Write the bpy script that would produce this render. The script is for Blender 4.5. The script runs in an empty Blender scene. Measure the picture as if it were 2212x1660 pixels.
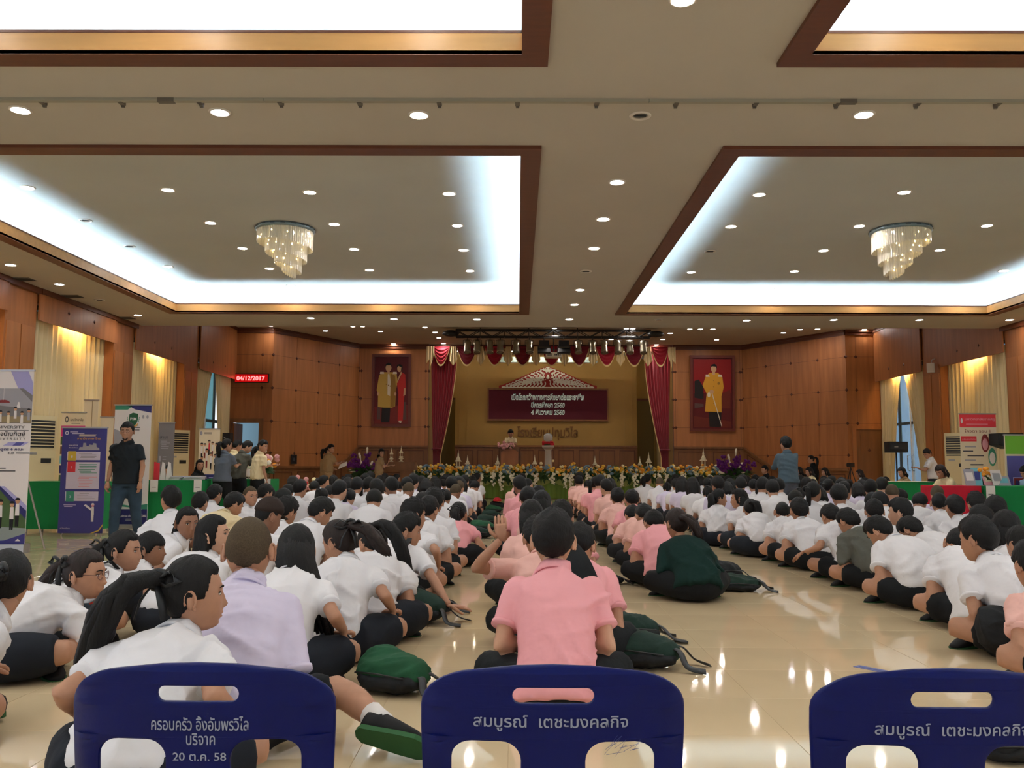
import bpy, bmesh, math, random
import numpy as np
from math import sin, cos, tan, atan, pi, radians as R
from mathutils import Vector, Matrix
random.seed(7)
SC = bpy.context.scene
COL = SC.collection

# ------------------------------------------------------------ camera
CAM_H = 1.02
F_PX, CX, CY = 1880.0, 1106.0, 830.0
cam_data = bpy.data.cameras.new('camera')
cam_data.sensor_width = 36.0
cam_data.lens = F_PX / 2212 * 36.0
cam_data.clip_end = 200
cam = bpy.data.objects.new('camera', cam_data)
COL.objects.link(cam)
CAM_M = Matrix.Rotation(R(0.396), 4, 'Z') @ Matrix.Rotation(R(90 + 5.32), 4, 'X') @ Matrix.Rotation(R(0.25), 4, 'Z')
cam.matrix_world = Matrix.Translation((0, 0, CAM_H)) @ CAM_M
SC.camera = cam

# ------------------------------------------------------------ daylight outside the windows, exposure
world = bpy.data.worlds.new('sky')
SC.world = world
world.use_nodes = True
wnt = world.node_tree
wnt.nodes.clear()
wo = wnt.nodes.new('ShaderNodeOutputWorld')
wb = wnt.nodes.new('ShaderNodeBackground')
wb.inputs[0].default_value = (0.80, 0.88, 1.0, 1)
wb.inputs[1].default_value = 1.5
wnt.links.new(wb.outputs[0], wo.inputs[0])
SC.view_settings.view_transform = 'Standard'
SC.view_settings.look = 'None'
SC.view_settings.exposure = 0.64
SC.view_settings.gamma = 1.0
SC.view_settings.use_curve_mapping = False
SC.cycles.max_bounces = 6
SC.cycles.diffuse_bounces = 4
SC.cycles.glossy_bounces = 3
SC.cycles.transmission_bounces = 5
SC.cycles.transparent_max_bounces = 8
SC.cycles.caustics_reflective = False
SC.cycles.caustics_refractive = False
SC.cycles.sample_clamp_indirect = 4.0
SC.cycles.sample_clamp_direct = 0.0
SC.cycles.use_denoising = True
# the sky enters the glazed rear wall behind the camera: a portal guides its sampling
_pl = bpy.data.lights.new('sky_portal', 'AREA')
_pl.shape, _pl.size, _pl.size_y = 'RECTANGLE', 19.6, 2.9
_pl.cycles.is_portal = True
_po = bpy.data.objects.new('sky_portal', _pl)
COL.objects.link(_po)
_po.location, _po.rotation_euler = (1.1, -4.85, 1.45), (R(90), 0, 0)
# strengths of the hall's own lamps
L_COVE = 110.0      # cool white tubes behind the cove ledges
L_DOWN = 142.0     # warm recessed downlights
L_COOL = 60.0
L_CURT = 100.0     # lamps behind the wooden pelmets


# ------------------------------------------------------------ picture measurements turned into places in the hall
def ray(px, py):
    return (CAM_M.to_3x3() @ Vector(((px - CX) / F_PX, -(py - CY) / F_PX, -1.0))).normalized()


def at(px, py, y):
    d = ray(px, py)
    return Vector((0, 0, CAM_H)) + d * (y / d.y)


def at_x(px, py, x):
    d = ray(px, py)
    return Vector((0, 0, CAM_H)) + d * (x / d.x)


def at_z(px, py, z):
    d = ray(px, py)
    return Vector((0, 0, CAM_H)) + d * ((z - CAM_H) / d.z)


# ------------------------------------------------------------ materials
def lin(c):
    return tuple((v / 255 / 12.92) if v / 255 <= 0.04045 else ((v / 255 + 0.055) / 1.055) ** 2.4 for v in c)


MATS = {}


def mat(name, rgb=(128, 128, 128), rough=0.6, spec=0.4, metal=0.0, emit=None, estr=0.0, noise=0.0, nscale=6.0,
        stretch=(1, 1, 1), bump=0.0, bscale=40.0, sheen=0.0, sss=0.0, alpha=1.0, trans=0.0, obj_coord=True, bdist=0.01, coat=0.0):
    if name in MATS:
        return MATS[name]
    m = bpy.data.materials.new(name)
    m.use_nodes = True
    nt = m.node_tree
    b = nt.nodes['Principled BSDF']
    c = lin(rgb)
    b.inputs['Base Color'].default_value = (*c, 1)
    b.inputs['Roughness'].default_value = rough
    b.inputs['Specular IOR Level'].default_value = spec
    b.inputs['Metallic'].default_value = metal
    b.inputs['Sheen Weight'].default_value = sheen
    b.inputs['Coat Weight'].default_value = coat
    if trans:
        b.inputs['Transmission Weight'].default_value = trans
    if alpha < 1:
        b.inputs['Alpha'].default_value = alpha
    if sss:
        b.inputs['Subsurface Weight'].default_value = sss
        b.inputs['Subsurface Radius'].default_value = (0.02, 0.008, 0.004)
        b.inputs['Subsurface Scale'].default_value = 0.4
    if emit:
        b.inputs['Emission Color'].default_value = (*lin(emit), 1)
        b.inputs['Emission Strength'].default_value = estr
    if noise or bump:
        tc = nt.nodes.new('ShaderNodeTexCoord')
        mp = nt.nodes.new('ShaderNodeMapping')
        mp.inputs['Scale'].default_value = stretch
        nt.links.new(tc.outputs['Object' if obj_coord else 'Generated'], mp.inputs['Vector'])
        if noise:
            n = nt.nodes.new('ShaderNodeTexNoise')
            n.inputs['Scale'].default_value = nscale
            n.inputs['Detail'].default_value = 4
            nt.links.new(mp.outputs[0], n.inputs['Vector'])
            rp = nt.nodes.new('ShaderNodeValToRGB')
            rp.color_ramp.elements[0].position = 0.3
            rp.color_ramp.elements[1].position = 0.7
            rp.color_ramp.elements[0].color = (*[v * (1 - noise) for v in c], 1)
            rp.color_ramp.elements[1].color = (*[min(1, v * (1 + noise)) for v in c], 1)
            nt.links.new(n.outputs['Fac'], rp.inputs['Fac'])
            nt.links.new(rp.outputs['Color'], b.inputs['Base Color'])
        if bump:
            n2 = nt.nodes.new('ShaderNodeTexNoise')
            n2.inputs['Scale'].default_value = bscale
            n2.inputs['Detail'].default_value = 3
            nt.links.new(mp.outputs[0], n2.inputs['Vector'])
            bp = nt.nodes.new('ShaderNodeBump')
            bp.inputs['Strength'].default_value = bump
            bp.inputs['Distance'].default_value = bdist
            nt.links.new(n2.outputs['Fac'], bp.inputs['Height'])
            nt.links.new(bp.outputs[0], b.inputs['Normal'])
    MATS[name] = m
    return m


# ------------------------------------------------------------ mesh helpers
class MB:
    """collects shapes and links them as ONE mesh object"""

    def __init__(self):
        self.v, self.f, self.mi, self.n = [], [], [], 0

    def add(self, verts, faces, mi=0):
        self.v.extend([tuple(p) for p in verts])
        self.f.extend([tuple(i + self.n for i in f) for f in faces])
        self.mi.extend([mi] * len(faces))
        self.n += len(verts)
        return self

    def box(self, x0, x1, y0, y1, z0, z1, mi=0, M=None):
        v = [Vector(p) for p in ((x0, y0, z0), (x1, y0, z0), (x1, y1, z0), (x0, y1, z0), (x0, y0, z1), (x1, y0, z1), (x1, y1, z1), (x0, y1, z1))]
        if M:
            v = [M @ p for p in v]
        return self.add(v, [(0, 3, 2, 1), (4, 5, 6, 7), (0, 1, 5, 4), (1, 2, 6, 5), (2, 3, 7, 6), (3, 0, 4, 7)], mi)

    def prism(self, poly, axis_from, axis_to, to3, mi=0):
        """poly: 2D ring; to3(u, v, t) -> point"""
        n = len(poly)
        v = [to3(u, w, axis_from) for u, w in poly] + [to3(u, w, axis_to) for u, w in poly]
        f = [tuple(range(n - 1, -1, -1)), tuple(range(n, 2 * n))]
        f += [(i, (i + 1) % n, n + (i + 1) % n, n + i) for i in range(n)]
        return self.add(v, f, mi)

    def tube(self, pts, rad, seg=8, mi=0, cap=True, flat=1.0):
        pts = [Vector(p) for p in pts]
        if not hasattr(rad, '__len__'):
            rad = [rad] * len(pts)
        vs, fs = [], []
        t0 = (pts[1] - pts[0]).normalized()
        up = Vector((0, 0, 1)) if abs(t0.z) < 0.9 else Vector((0, 1, 0))
        nrm = (up - t0 * up.dot(t0)).normalized()
        for i, p in enumerate(pts):
            a = pts[max(0, i - 1)]
            b = pts[min(len(pts) - 1, i + 1)]
            t = (b - a).normalized()
            nrm = (nrm - t * nrm.dot(t)).normalized()
            bi = t.cross(nrm)
            for k in range(seg):
                an = 2 * pi * k / seg
                vs.append(p + nrm * (cos(an) * rad[i] * flat) + bi * (sin(an) * rad[i]))
        for i in range(len(pts) - 1):
            for k in range(seg):
                a, b = i * seg + k, i * seg + (k + 1) % seg
                fs.append((a, b, b + seg, a + seg))
        if cap:
            fs.append(tuple(range(seg - 1, -1, -1)))
            fs.append(tuple(range((len(pts) - 1) * seg, len(pts) * seg)))
        return self.add(vs, fs, mi)

    def lathe(self, prof, seg=16, mi=0, c=(0, 0, 0), sx=1, sy=1):
        vs, fs = [], []
        for r, z in prof:
            for k in range(seg):
                a = 2 * pi * k / seg
                vs.append((c[0] + r * cos(a) * sx, c[1] + r * sin(a) * sy, c[2] + z))
        n = len(prof)
        for i in range(n - 1):
            for k in range(seg):
                a, b = i * seg + k, i * seg + (k + 1) % seg
                fs.append((a, b, b + seg, a + seg))
        fs.append(tuple(range(seg - 1, -1, -1)))
        fs.append(tuple(range((n - 1) * seg, n * seg)))
        return self.add(vs, fs, mi)

    def ball(self, c, r, seg=8, rings=5, mi=0, M=None):
        if not hasattr(r, '__len__'):
            r = (r, r, r)
        vs = [Vector((0, 0, -r[2]))]
        for i in range(1, rings):
            p = -pi / 2 + pi * i / rings
            for k in range(seg):
                a = 2 * pi * k / seg
                vs.append(Vector((r[0] * cos(p) * cos(a), r[1] * cos(p) * sin(a), r[2] * sin(p))))
        vs.append(Vector((0, 0, r[2])))
        fs = []
        for k in range(seg):
            fs.append((0, 1 + (k + 1) % seg, 1 + k))
        for i in range(rings - 2):
            for k in range(seg):
                a, b = 1 + i * seg + k, 1 + i * seg + (k + 1) % seg
                fs.append((a, b, b + seg, a + seg))
        t = len(vs) - 1
        o = 1 + (rings - 2) * seg
        for k in range(seg):
            fs.append((o + k, o + (k + 1) % seg, t))
        if M:
            vs = [M @ p for p in vs]
        c = Vector(c)
        return self.add([p + c for p in vs], fs, mi)

    def grid(self, nu, nv, fn, mi=0, thick=0.0, nrm=None, closed_u=False):
        """open sheet fn(u, v); with thick and nrm a closed slab"""
        vs, fs = [], []
        for j in range(nv + 1):
            for i in range(nu + 1):
                vs.append(Vector(fn(i / nu, j / nv)))
        w = nu + 1
        for j in range(nv):
            for i in range(nu):
                a = j * w + i
                fs.append((a, a + 1, a + w + 1, a + w))
        if thick:
            off = Vector(nrm) * thick
            n = len(vs)
            vs += [p + off for p in vs]
            fs += [tuple(reversed([i + n for i in f])) for f in fs]
            for j in range(nv):
                a, b = j * w, (j + 1) * w
                fs.append((a, b, b + n, a + n))
                a, b = j * w + nu, (j + 1) * w + nu
                fs.append((b, a, a + n, b + n))
            for i in range(nu):
                a, b = i, i + 1
                fs.append((b, a, a + n, b + n))
                a, b = nv * w + i, nv * w + i + 1
                fs.append((a, b, b + n, a + n))
        return self.add(vs, fs, mi)

    def mesh(self, name, mats, smooth=False):
        me = bpy.data.meshes.new(name)
        me.from_pydata(self.v, [], self.f)
        for m in (mats if isinstance(mats, (list, tuple)) else [mats]):
            me.materials.append(m)
        if any(self.mi):
            me.polygons.foreach_set('material_index', self.mi)
        if smooth:
            me.polygons.foreach_set('use_smooth', [True] * len(self.f))
        me.update()
        return me

    def build(self, name, mats, parent=None, smooth=False, loc=None, rz=None):
        return link(name, self.mesh(name, mats, smooth), parent, loc, rz)


def link(name, me, parent=None, loc=None, rz=None):
    o = bpy.data.objects.new(name, me)
    COL.objects.link(o)
    if parent:
        o.parent = parent
    if loc is not None:
        o.location = loc
    if rz is not None:
        o.rotation_euler = (0, 0, rz)
    return o


def thing(name, label, cat, loc=(0, 0, 0), rz=0.0, group=None):
    o = bpy.data.objects.new(name, None)
    COL.objects.link(o)
    o.empty_display_size = 0.1
    o.location = loc
    o.rotation_euler = (0, 0, rz)
    return tag(o, label, cat, group)


def tag(o, label=None, cat=None, group=None, kind=None):
    if label:
        o['label'] = label
    if cat:
        o['category'] = cat
    if group:
        o['group'] = group
    if kind:
        o['kind'] = kind
    return o


def struct(name, mb, m, parent=None, smooth=False):
    o = mb.build(name, m, parent, smooth)
    if not parent:
        o['kind'] = 'structure'
    return o


def struct_root(name):
    o = bpy.data.objects.new(name, None)
    COL.objects.link(o)
    o['kind'] = 'structure'
    return o


def dup(root, loc=None, rz=None, label=None, group=None, scale=None, obj_mats=None):
    r = root.copy()
    COL.objects.link(r)
    if loc is not None:
        r.location = loc
    if rz is not None:
        r.rotation_euler = (0, 0, rz)
    if scale is not None:
        r.scale = (scale,) * 3
    if label:
        r['label'] = label
    if group:
        r['group'] = group
    for ch in root.children:
        c = ch.copy()
        COL.objects.link(c)
        c.parent = r
        for g in ch.children:
            d = g.copy()
            COL.objects.link(d)
            d.parent = c
    return r


TXT_N = [0]


def text(name, s, size, m, M, parent=None, align='CENTER', depth=0.002, bold=0.0, width=None, height=None, shear=0.0):
    """flat lettering as a mesh; M: world/parent matrix whose local XY is the lettering plane"""
    c = bpy.data.curves.new('lettering', 'FONT')
    c.body = s
    c.size = size
    c.align_x = align
    c.extrude = depth
    c.offset = bold
    c.shear = shear
    c.resolution_u = 3
    o = bpy.data.objects.new('lettering', c)
    COL.objects.link(o)
    dg = bpy.context.evaluated_depsgraph_get()
    me = bpy.data.meshes.new_from_object(o.evaluated_get(dg))
    bpy.data.objects.remove(o)
    bpy.data.curves.remove(c)
    me.name = name
    xs = np.zeros(len(me.vertices) * 3)
    me.vertices.foreach_get('co', xs)
    xs = xs.reshape(-1, 3)
    if len(xs) and (width or height):
        w0 = xs[:, 0].max() - xs[:, 0].min()
        h0 = xs[:, 1].max() - xs[:, 1].min()
        kx = (width / w0) if width else height / h0
        ky = (height / h0) if height else kx
        if align == 'CENTER':
            xs[:, 0] -= (xs[:, 0].max() + xs[:, 0].min()) / 2
        xs[:, 0] *= kx
        xs[:, 1] *= ky
        me.vertices.foreach_set('co', xs.ravel())
    me.materials.clear()
    me.materials.append(m)
    ob = link(name, me, parent)
    ob.matrix_local = M
    return ob


def frame_m(origin, xdir, zdir=(0, 0, 1)):
    """matrix whose local X runs along xdir, local Y up: a plane for lettering and prints"""
    x = Vector(xdir).normalized()
    y = Vector(zdir).normalized()
    z = x.cross(y)
    M = Matrix((x, y, z)).transposed().to_4x4()
    M.translation = Vector(origin)
    return M


ORD = ['first', 'second', 'third', 'fourth', 'fifth', 'sixth', 'seventh', 'eighth', 'ninth', 'tenth', 'eleventh', 'twelfth',
       'thirteenth', 'fourteenth', 'fifteenth', 'sixteenth', 'seventeenth', 'eighteenth']
# ------------------------------------------------------------ the hall
XL, XR, YB = -8.7, 10.9, -4.6
Z1, Z2, ZC = 4.11, 5.12, 4.58           # main ceiling, higher ceiling before the stage, ceiling inside the coves
YE, YS, YP, YW = 19.25, 26.0, 29.5, 32.3   # ceiling step, corner sections, portrait wall, wall behind the stage
XC = 1.10                                # the hall's centre line
WOOD = mat('orange_veneer', (158, 100, 58), 0.42, 0.35, noise=0.16, nscale=3.0, stretch=(3, 3, 0.25), bump=0.05, bscale=30)
WOOD2 = mat('orange_veneer_light', (170, 110, 64), 0.4, 0.35, noise=0.14, nscale=3.0, stretch=(3, 3, 0.25))
WOODD = mat('dark_brown_wood', (92, 50, 30), 0.45, 0.35, noise=0.12, nscale=4.0, stretch=(1, 6, 6))
WOODB = mat('brown_wainscot', (124, 82, 48), 0.42, 0.35, noise=0.14, nscale=3.0, stretch=(3, 3, 0.3))
GOLDW = mat('golden_brown_wood', (188, 140, 84), 0.4, 0.4, noise=0.1, nscale=3.0, stretch=(0.4, 4, 4))
STUDM = mat('stud_dark_wood', (80, 38, 18), 0.4, 0.4)
CEILM = mat('ceiling_plaster', (184, 178, 166), 0.85, 0.2, noise=0.03, nscale=0.8)
RECM = mat('cove_ceiling_tube_lit', (196, 200, 198), 0.85, 0.2, noise=0.03, nscale=0.8)  # cooler copy of the ceiling plaster; tube light put into its colour
COVEM = mat('cove_white_paint', (225, 228, 226), 0.85, 0.2)
STAGEW = mat('stage_olive_panel', (160, 128, 70), 0.6, 0.3, noise=0.06, nscale=1.2)
TILEM = mat('cream_polished_tile', (218, 198, 162), 0.05, 0.5, noise=0.05, nscale=1.5)
GROUT = mat('tile_grout', (178, 156, 120), 0.5, 0.3)

# floor: polished tiles, the nearest ones picked apart
TS = 0.535
floor = struct('floor', MB().box(XL - 0.3, XR + 0.3, YB - 0.2, YP + 0.4, -0.12, -0.0014), GROUT)
TX0 = -0.05 - TS * 17


def tile_mesh():
    h, g, e = TS / 2, 0.0009, 0.0012
    mb = MB()
    o = [(-h + g, -h + g), (h - g, -h + g), (h - g, h - g), (-h + g, h - g)]
    i = [(-h + g + e, -h + g + e), (h - g - e, -h + g + e), (h - g - e, h - g - e), (-h + g + e, h - g - e)]
    v = [(x, y, -0.0014) for x, y in o] + [(x, y, -0.0006) for x, y in o] + [(x, y, 0) for x, y in i]
    f = [(8, 9, 10, 11)]
    for k in range(4):
        n = (k + 1) % 4
        f += [(k, n, 4 + n, 4 + k), (4 + k, 4 + n, 8 + n, 8 + k)]
    return mb.add(v, f)


tile_me = tile_mesh().mesh('tile', TILEM)
near_tiles, far_tiles = [], []
for i in range(int((XR - XL) / TS) + 2):
    for j in range(int((YP - YB) / TS) + 1):
        x, y = XL + 0.02 + TS / 2 + i * TS, YB + TS / 2 + j * TS
        x += (-0.05 - XL) % TS
        if x + TS / 2 > XR + 0.25:
            continue
        vis = 2.6 < y < 12 and abs(x - 0.03) < y * 0.62
        (near_tiles if vis else far_tiles).append((y, x))
near_tiles.sort()
far_tiles += near_tiles[298:]
for y, x in near_tiles[:298]:
    link('tile', tile_me, floor, (x, y, 0))
mb = MB()
for y, x in far_tiles:
    h = TS / 2 - 0.001
    mb.add([(x - h, y - h, -0.001), (x + h, y - h, -0.001), (x + h, y + h, -0.001), (x - h, y + h, -0.001), (x - h, y - h, 0), (x + h, y - h, 0), (x + h, y + h, 0), (x - h, y + h, 0)],
           [(4, 5, 6, 7), (0, 1, 5, 4), (1, 2, 6, 5), (2, 3, 7, 6), (3, 0, 4, 7)])
tag(mb.build('tile', TILEM, floor), kind='stuff')

# ceiling with four coves
COVES = [(-7.15, 0.22, 8.19, 17.6), (1.98, 9.65, 8.19, 17.6), (-7.15, 0.22, -2.96, 6.45), (1.98, 9.65, -2.96, 6.45)]
xs = [XL - 0.2, -7.15, 0.22, 1.98, 9.65, XR + 0.2]
ys = [YB - 0.2, -2.96, 6.45, 8.19, 17.6, YE]
mb = MB()
for i in range(5):
    for j in range(5):
        if i in (1, 3) and j in (1, 3):
            continue
        mb.box(xs[i], xs[i + 1], ys[j], ys[j + 1], Z1, Z1 + 0.12)
mb.box(XL - 0.2, XR + 0.2, YE, YE + 0.12, Z1, Z2 + 0.1)
mb.box(XL - 0.2, XR + 0.2, YE, 34.2, Z2, Z2 + 0.12)
struct('ceiling', mb, CEILM)
TUBE = mat('cove_tube_light', (255, 255, 255), emit=(206, 236, 255), estr=L_COVE)
n_trim = 0
for (x0, x1, y0, y1) in COVES:
    n_trim += 1
    root = struct_root('trim_%d' % n_trim)
    w, zb, zt = 0.2, Z1 - 0.035, Z1 + 0.135
    # four boards of the wooden cove frame, mitred by simple butt joints
    for nm, (a, b, c, d) in (('frame_board', (x0, x1, y0, y0 + w)), ('frame_board', (x0, x1, y1 - w, y1)),
                             ('frame_board', (x0, x0 + w, y0 + w, y1 - w)), ('frame_board', (x1 - w, x1, y0 + w, y1 - w))):
        MB().box(a, b, c, d, zb, zb + 0.035).build(nm, WOODD, root)
    t = 0.018
    for (a, b, c, d) in ((x0 + w, x1 - w, y0 + w - t, y0 + w), (x0 + w, x1 - w, y1 - w, y1 - w + t), (x0 + w - t, x0 + w, y0 + w, y1 - w), (x1 - w, x1 - w + t, y0 + w, y1 - w)):
        MB().box(a, b, c, d, zb + 0.006, zt).build('fascia_board', GOLDW, root)
        # small dark bead along the top of the fascia
        MB().box(a - 0.004, b + 0.004, c - 0.004, d + 0.004, zt, zt + 0.022).build('bead', WOODD, root)
    # ledge, side walls and ceiling of the recess
    e = 0.16
    mb = MB()
    mb.box(x0 - e, x1 + e, y0 - e, y0 + w - t, Z1 + 0.06, Z1 + 0.075)
    mb.box(x0 - e, x1 + e, y1 - w + t, y1 + e, Z1 + 0.06, Z1 + 0.075)
    mb.box(x0 - e, x0 + w - t, y0 + w - t, y1 - w + t, Z1 + 0.06, Z1 + 0.075)
    mb.box(x1 - w + t, x1 + e, y0 + w - t, y1 - w + t, Z1 + 0.06, Z1 + 0.075)
    mb.build('ledge', COVEM, root)
    mb = MB()
    mb.box(x0 - e - 0.03, x0 - e, y0 - e, y1 + e, Z1 + 0.07, ZC)
    mb.box(x1 + e, x1 + e + 0.03, y0 - e, y1 + e, Z1 + 0.07, ZC)
    mb.box(x0 - e, x1 + e, y0 - e - 0.03, y0 - e, Z1 + 0.07, ZC)
    mb.box(x0 - e, x1 + e, y1 + e, y1 + e + 0.03, Z1 + 0.07, ZC)
    mb.box(x0 - e - 0.03, x1 + e + 0.03, y0 - e - 0.03, y1 + e + 0.03, ZC, ZC + 0.03)
    mb.build('recess', RECM, root)
    zz = Z1 + 0.095
    for (p, q) in (((x0 + 0.03, y0 + 0.03), (x1 - 0.03, y0 + 0.03)), ((x0 + 0.03, y1 - 0.03), (x1 - 0.03, y1 - 0.03)),
                   ((x0 + 0.03, y0 + 0.1), (x0 + 0.03, y1 - 0.1)), ((x1 - 0.03, y0 + 0.1), (x1 - 0.03, y1 - 0.1))):
        MB().tube([(p[0], p[1], zz), (q[0], q[1], zz)], 0.016, 6).build('light_tube', TUBE, root)


# walls: each of veneer panels with recessed joints and small diamond studs
def panel_wall(name, p0, p1, z0, z1, nrm, cols, rows, m=WOOD, studs=True, skip=None):
    """p0->p1 floor line of the wall face, nrm towards the hall; a backing with panels standing proud of it"""
    p0, p1, nrm = Vector((*p0, 0)), Vector((*p1, 0)), Vector((*nrm, 0)).normalized()
    d = (p1 - p0)
    L = d.length
    d = d.normalized()

    def P(u, z, t):
        return p0 + d * u + nrm * t + Vector((0, 0, z))
    root = struct_root(name)

    def slab(u0, u1, a0, a1, t0, t1, nm, mm):
        v = [P(u, z, t) for t in (t0, t1) for z in (a0, a1) for u in (u0, u1)]
        MB().add(v, [(0, 2, 3, 1), (4, 5, 7, 6), (0, 1, 5, 4), (2, 6, 7, 3), (0, 4, 6, 2), (1, 3, 7, 5)]).build(nm, mm, root)
    sk = skip or []
    us = cols if hasattr(cols, '__len__') else [L * i / cols for i in range(cols + 1)]
    zs = rows if hasattr(rows, '__len__') else [z0 + (z1 - z0) * j / rows for j in range(rows + 1)]
    if sk:
        (u0, u1, za, zb) = sk[0]
        slab(0, u0, z0, z1, -0.12, -0.006, 'backing', STUDM)
        slab(u1, L, z0, z1, -0.12, -0.006, 'backing', STUDM)
        slab(u0, u1, zb, z1, -0.12, -0.006, 'backing', STUDM)
    else:
        slab(0, L, z0, z1, -0.12, -0.006, 'backing', STUDM)
    g = 0.004
    for i in range(len(us) - 1):
        for j in range(len(zs) - 1):
            a, b, c, e = us[i] + g, us[i + 1] - g, zs[j] + g, zs[j + 1] - g
            cut = [(a, b, c, e)]
            for (u0, u1, za, zb) in sk:
                if a < u1 and b > u0 and c < zb and e > za:
                    cut = []
                    if a < u0 - 0.02:
                        cut.append((a, u0, c, e))
                    if b > u1 + 0.02:
                        cut.append((u1, b, c, e))
                    if e > zb + 0.02:
                        cut.append((max(a, u0), min(b, u1), zb, e))
            for q in cut:
                slab(*q, -0.006, 0.0, 'panel', m)
    if studs:
        for i in range(0, len(us)):
            for j in range(1, len(zs) - 1):
                u, z = us[i], zs[j]
                if any(u0 - 0.05 < u < u1 + 0.05 and z < zb + 0.1 for (u0, u1, za, zb) in sk):
                    continue
                r = 0.055
                v = [P(u + a, z + b, 0.001) for a, b in ((-r, 0), (0, -r), (r, 0), (0, r))] + [P(u, z, 0.016)]
                MB().add(v, [(0, 1, 4), (1, 2, 4), (2, 3, 4), (3, 0, 4), (3, 2, 1, 0)]).build('stud', STUDM, root)
    return root


# corner sections beside the stage, slanted walls, portrait walls
ZR = [0.95, 1.35, 2.3, 3.3, 4.3, Z2]
ZRP = [1.66, 2.3, 3.25, 4.2, Z2]
panel_wall('wall_corner_left', (XL, YS), (-7.38, YS), 0.0, Z2, (0, -1), [0, 1.0, 1.32], [0, 1.35, 2.3, 3.3, 4.3, Z2], WOOD, skip=[(0.11, 0.99, 0, 2.28)])
panel_wall('wall_slant_left', (-7.38, YS), (-5.42, YP), 0.0, Z2, (0.87, -0.49), 4, ZR, WOOD2)
panel_wall('wall_portrait_left', (-5.42, YP), (-3.04, YP), 0.0, Z2, (0, -1), [0, 0.08, 2.28, 2.38], ZRP, WOOD2)
panel_wall('wall_corner_right', (9.83, YS), (XR, YS), 0.0, Z2, (0, -1), [0, 0.3, 1.07], [0, 1.35, 2.3, 3.3, 4.3, Z2], WOOD2, skip=[(0.2, 1.02, 0, 2.14)])
panel_wall('wall_slant_right', (7.63, YP), (9.83, YS), 0.0, Z2, (-0.85, -0.53), 4, ZR, WOOD)
panel_wall('wall_portrait_right', (5.27, YP), (7.63, YP), 0.0, Z2, (0, -1), [0, 0.08, 2.28, 2.36], ZRP, WOOD2)

struct('light_block_post', MB().tube([(-5.52, 29.67, 0), (-5.52, 29.67, Z2)], 0.11, 8).tube([(7.73, 29.67, 0), (7.73, 29.67, Z2)], 0.11, 8), STUDM)  # unseen posts added behind the corners to block leaking daylight
# cornices under the higher ceiling and wainscot rails
mb = MB()
for (a, b) in (((XL, YS), (-7.38, YS)), ((-7.38, YS), (-5.42, YP)), ((-5.42, YP), (-3.04, YP)), ((5.27, YP), (7.63, YP)), ((7.63, YP), (9.83, YS)), ((9.83, YS), (XR, YS))):
    a, b = Vector((*a, 0)), Vector((*b, 0))
    d = (b - a).normalized()
    n = Vector((d.y, -d.x, 0))
    for z0, z1, t in ((Z2 - 0.16, Z2 - 0.07, 0.035), (Z2 - 0.07, Z2, 0.07)):
        v = [p + n * tt + Vector((0, 0, z)) for tt in (0.001, t) for z in (z0, z1) for p in (a, b)]
        mb.add(v, [(0, 2, 3, 1), (4, 5, 7, 6), (0, 1, 5, 4), (2, 6, 7, 3), (0, 4, 6, 2), (1, 3, 7, 5)])
struct('trim_5', mb, WOODD)


# side walls: bays with tall windows behind curtains, pilasters between, wooden pelmet boxes above
def side_wall(name, x, s, win_open):
    """s = +1 when the hall lies towards +x of the wall"""
    root = struct_root(name)
    PIL = [22.55, 18.63, 14.72, 10.8, 6.9, 3.0, -0.9]
    T = -0.35 * s

    def bx(xa, xb, y0, y1, z0, z1, nm, m, par=root):
        return MB().box(min(xa, xb), max(xa, xb), y0, y1, z0, z1).build(nm, m, par)
    bx(x + T, x, YB, YS + 0.2, 3.9, Z2 + 0.1, 'upper_wall', WOOD)
    bays = []
    edges = [26.0] + PIL + [YB]
    for k, yc in enumerate(PIL):
        bx(x + T, x + 0.16 * s, yc - 0.47, yc + 0.47, 0, Z1 if yc < YE else Z2, 'pilaster', WOOD)
        # proud vertical strips and base block of the pilaster
        for o in (-0.22, 0.22):
            bx(x + 0.16 * s, x + 0.175 * s, yc + o - 0.2, yc + o + 0.2, 0.5, 3.4, 'panel', WOOD2)
        bx(x + 0.16 * s, x + 0.19 * s, yc - 0.48, yc + 0.48, 0, 0.3, 'base_block', WOODB)
        zt = Z1 if yc < YE else Z2
        bx(x, x + 0.24 * s, yc - 0.54, yc + 0.54, zt - 0.1, zt - 0.001, 'capital', WOODD)
    for k in range(len(PIL)):
        y1 = (PIL[k - 1] - 0.47) if k else YS
        y0 = PIL[k] + 0.47
        bays.append((y0, y1))
        zt = Z1 if y1 < YE + 0.2 else Z2
        # pelmet: boards standing 0.3 m off the window, open below so its lamp can wash the curtain
        bx(x + 0.19 * s, x + 0.22 * s, y0, y1, 3.54, zt - 0.001, 'pelmet_board', WOOD)
        bx(x + 0.22 * s, x + 0.255 * s, y0, y1, zt - 0.09, zt - 0.001, 'cornice', WOODD)
        for i in range(1, 3):
            yy = y0 + (y1 - y0) * i / 3
            r = 0.045
            v = [(x + 0.221 * s, yy - r, 3.83), (x + 0.221 * s, yy, 3.83 - r), (x + 0.221 * s, yy + r, 3.83), (x + 0.221 * s, yy, 3.83 + r), (x + 0.235 * s, yy, 3.83)]
            MB().add(v, [(0, 1, 4), (1, 2, 4), (2, 3, 4), (3, 0, 4)]).build('stud', STUDM, root)
    return root, bays


wl, BAYS_L = side_wall('wall_left', XL, 1, 0)
wr, BAYS_R = side_wall('wall_right', XR, -1, 0)
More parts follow.
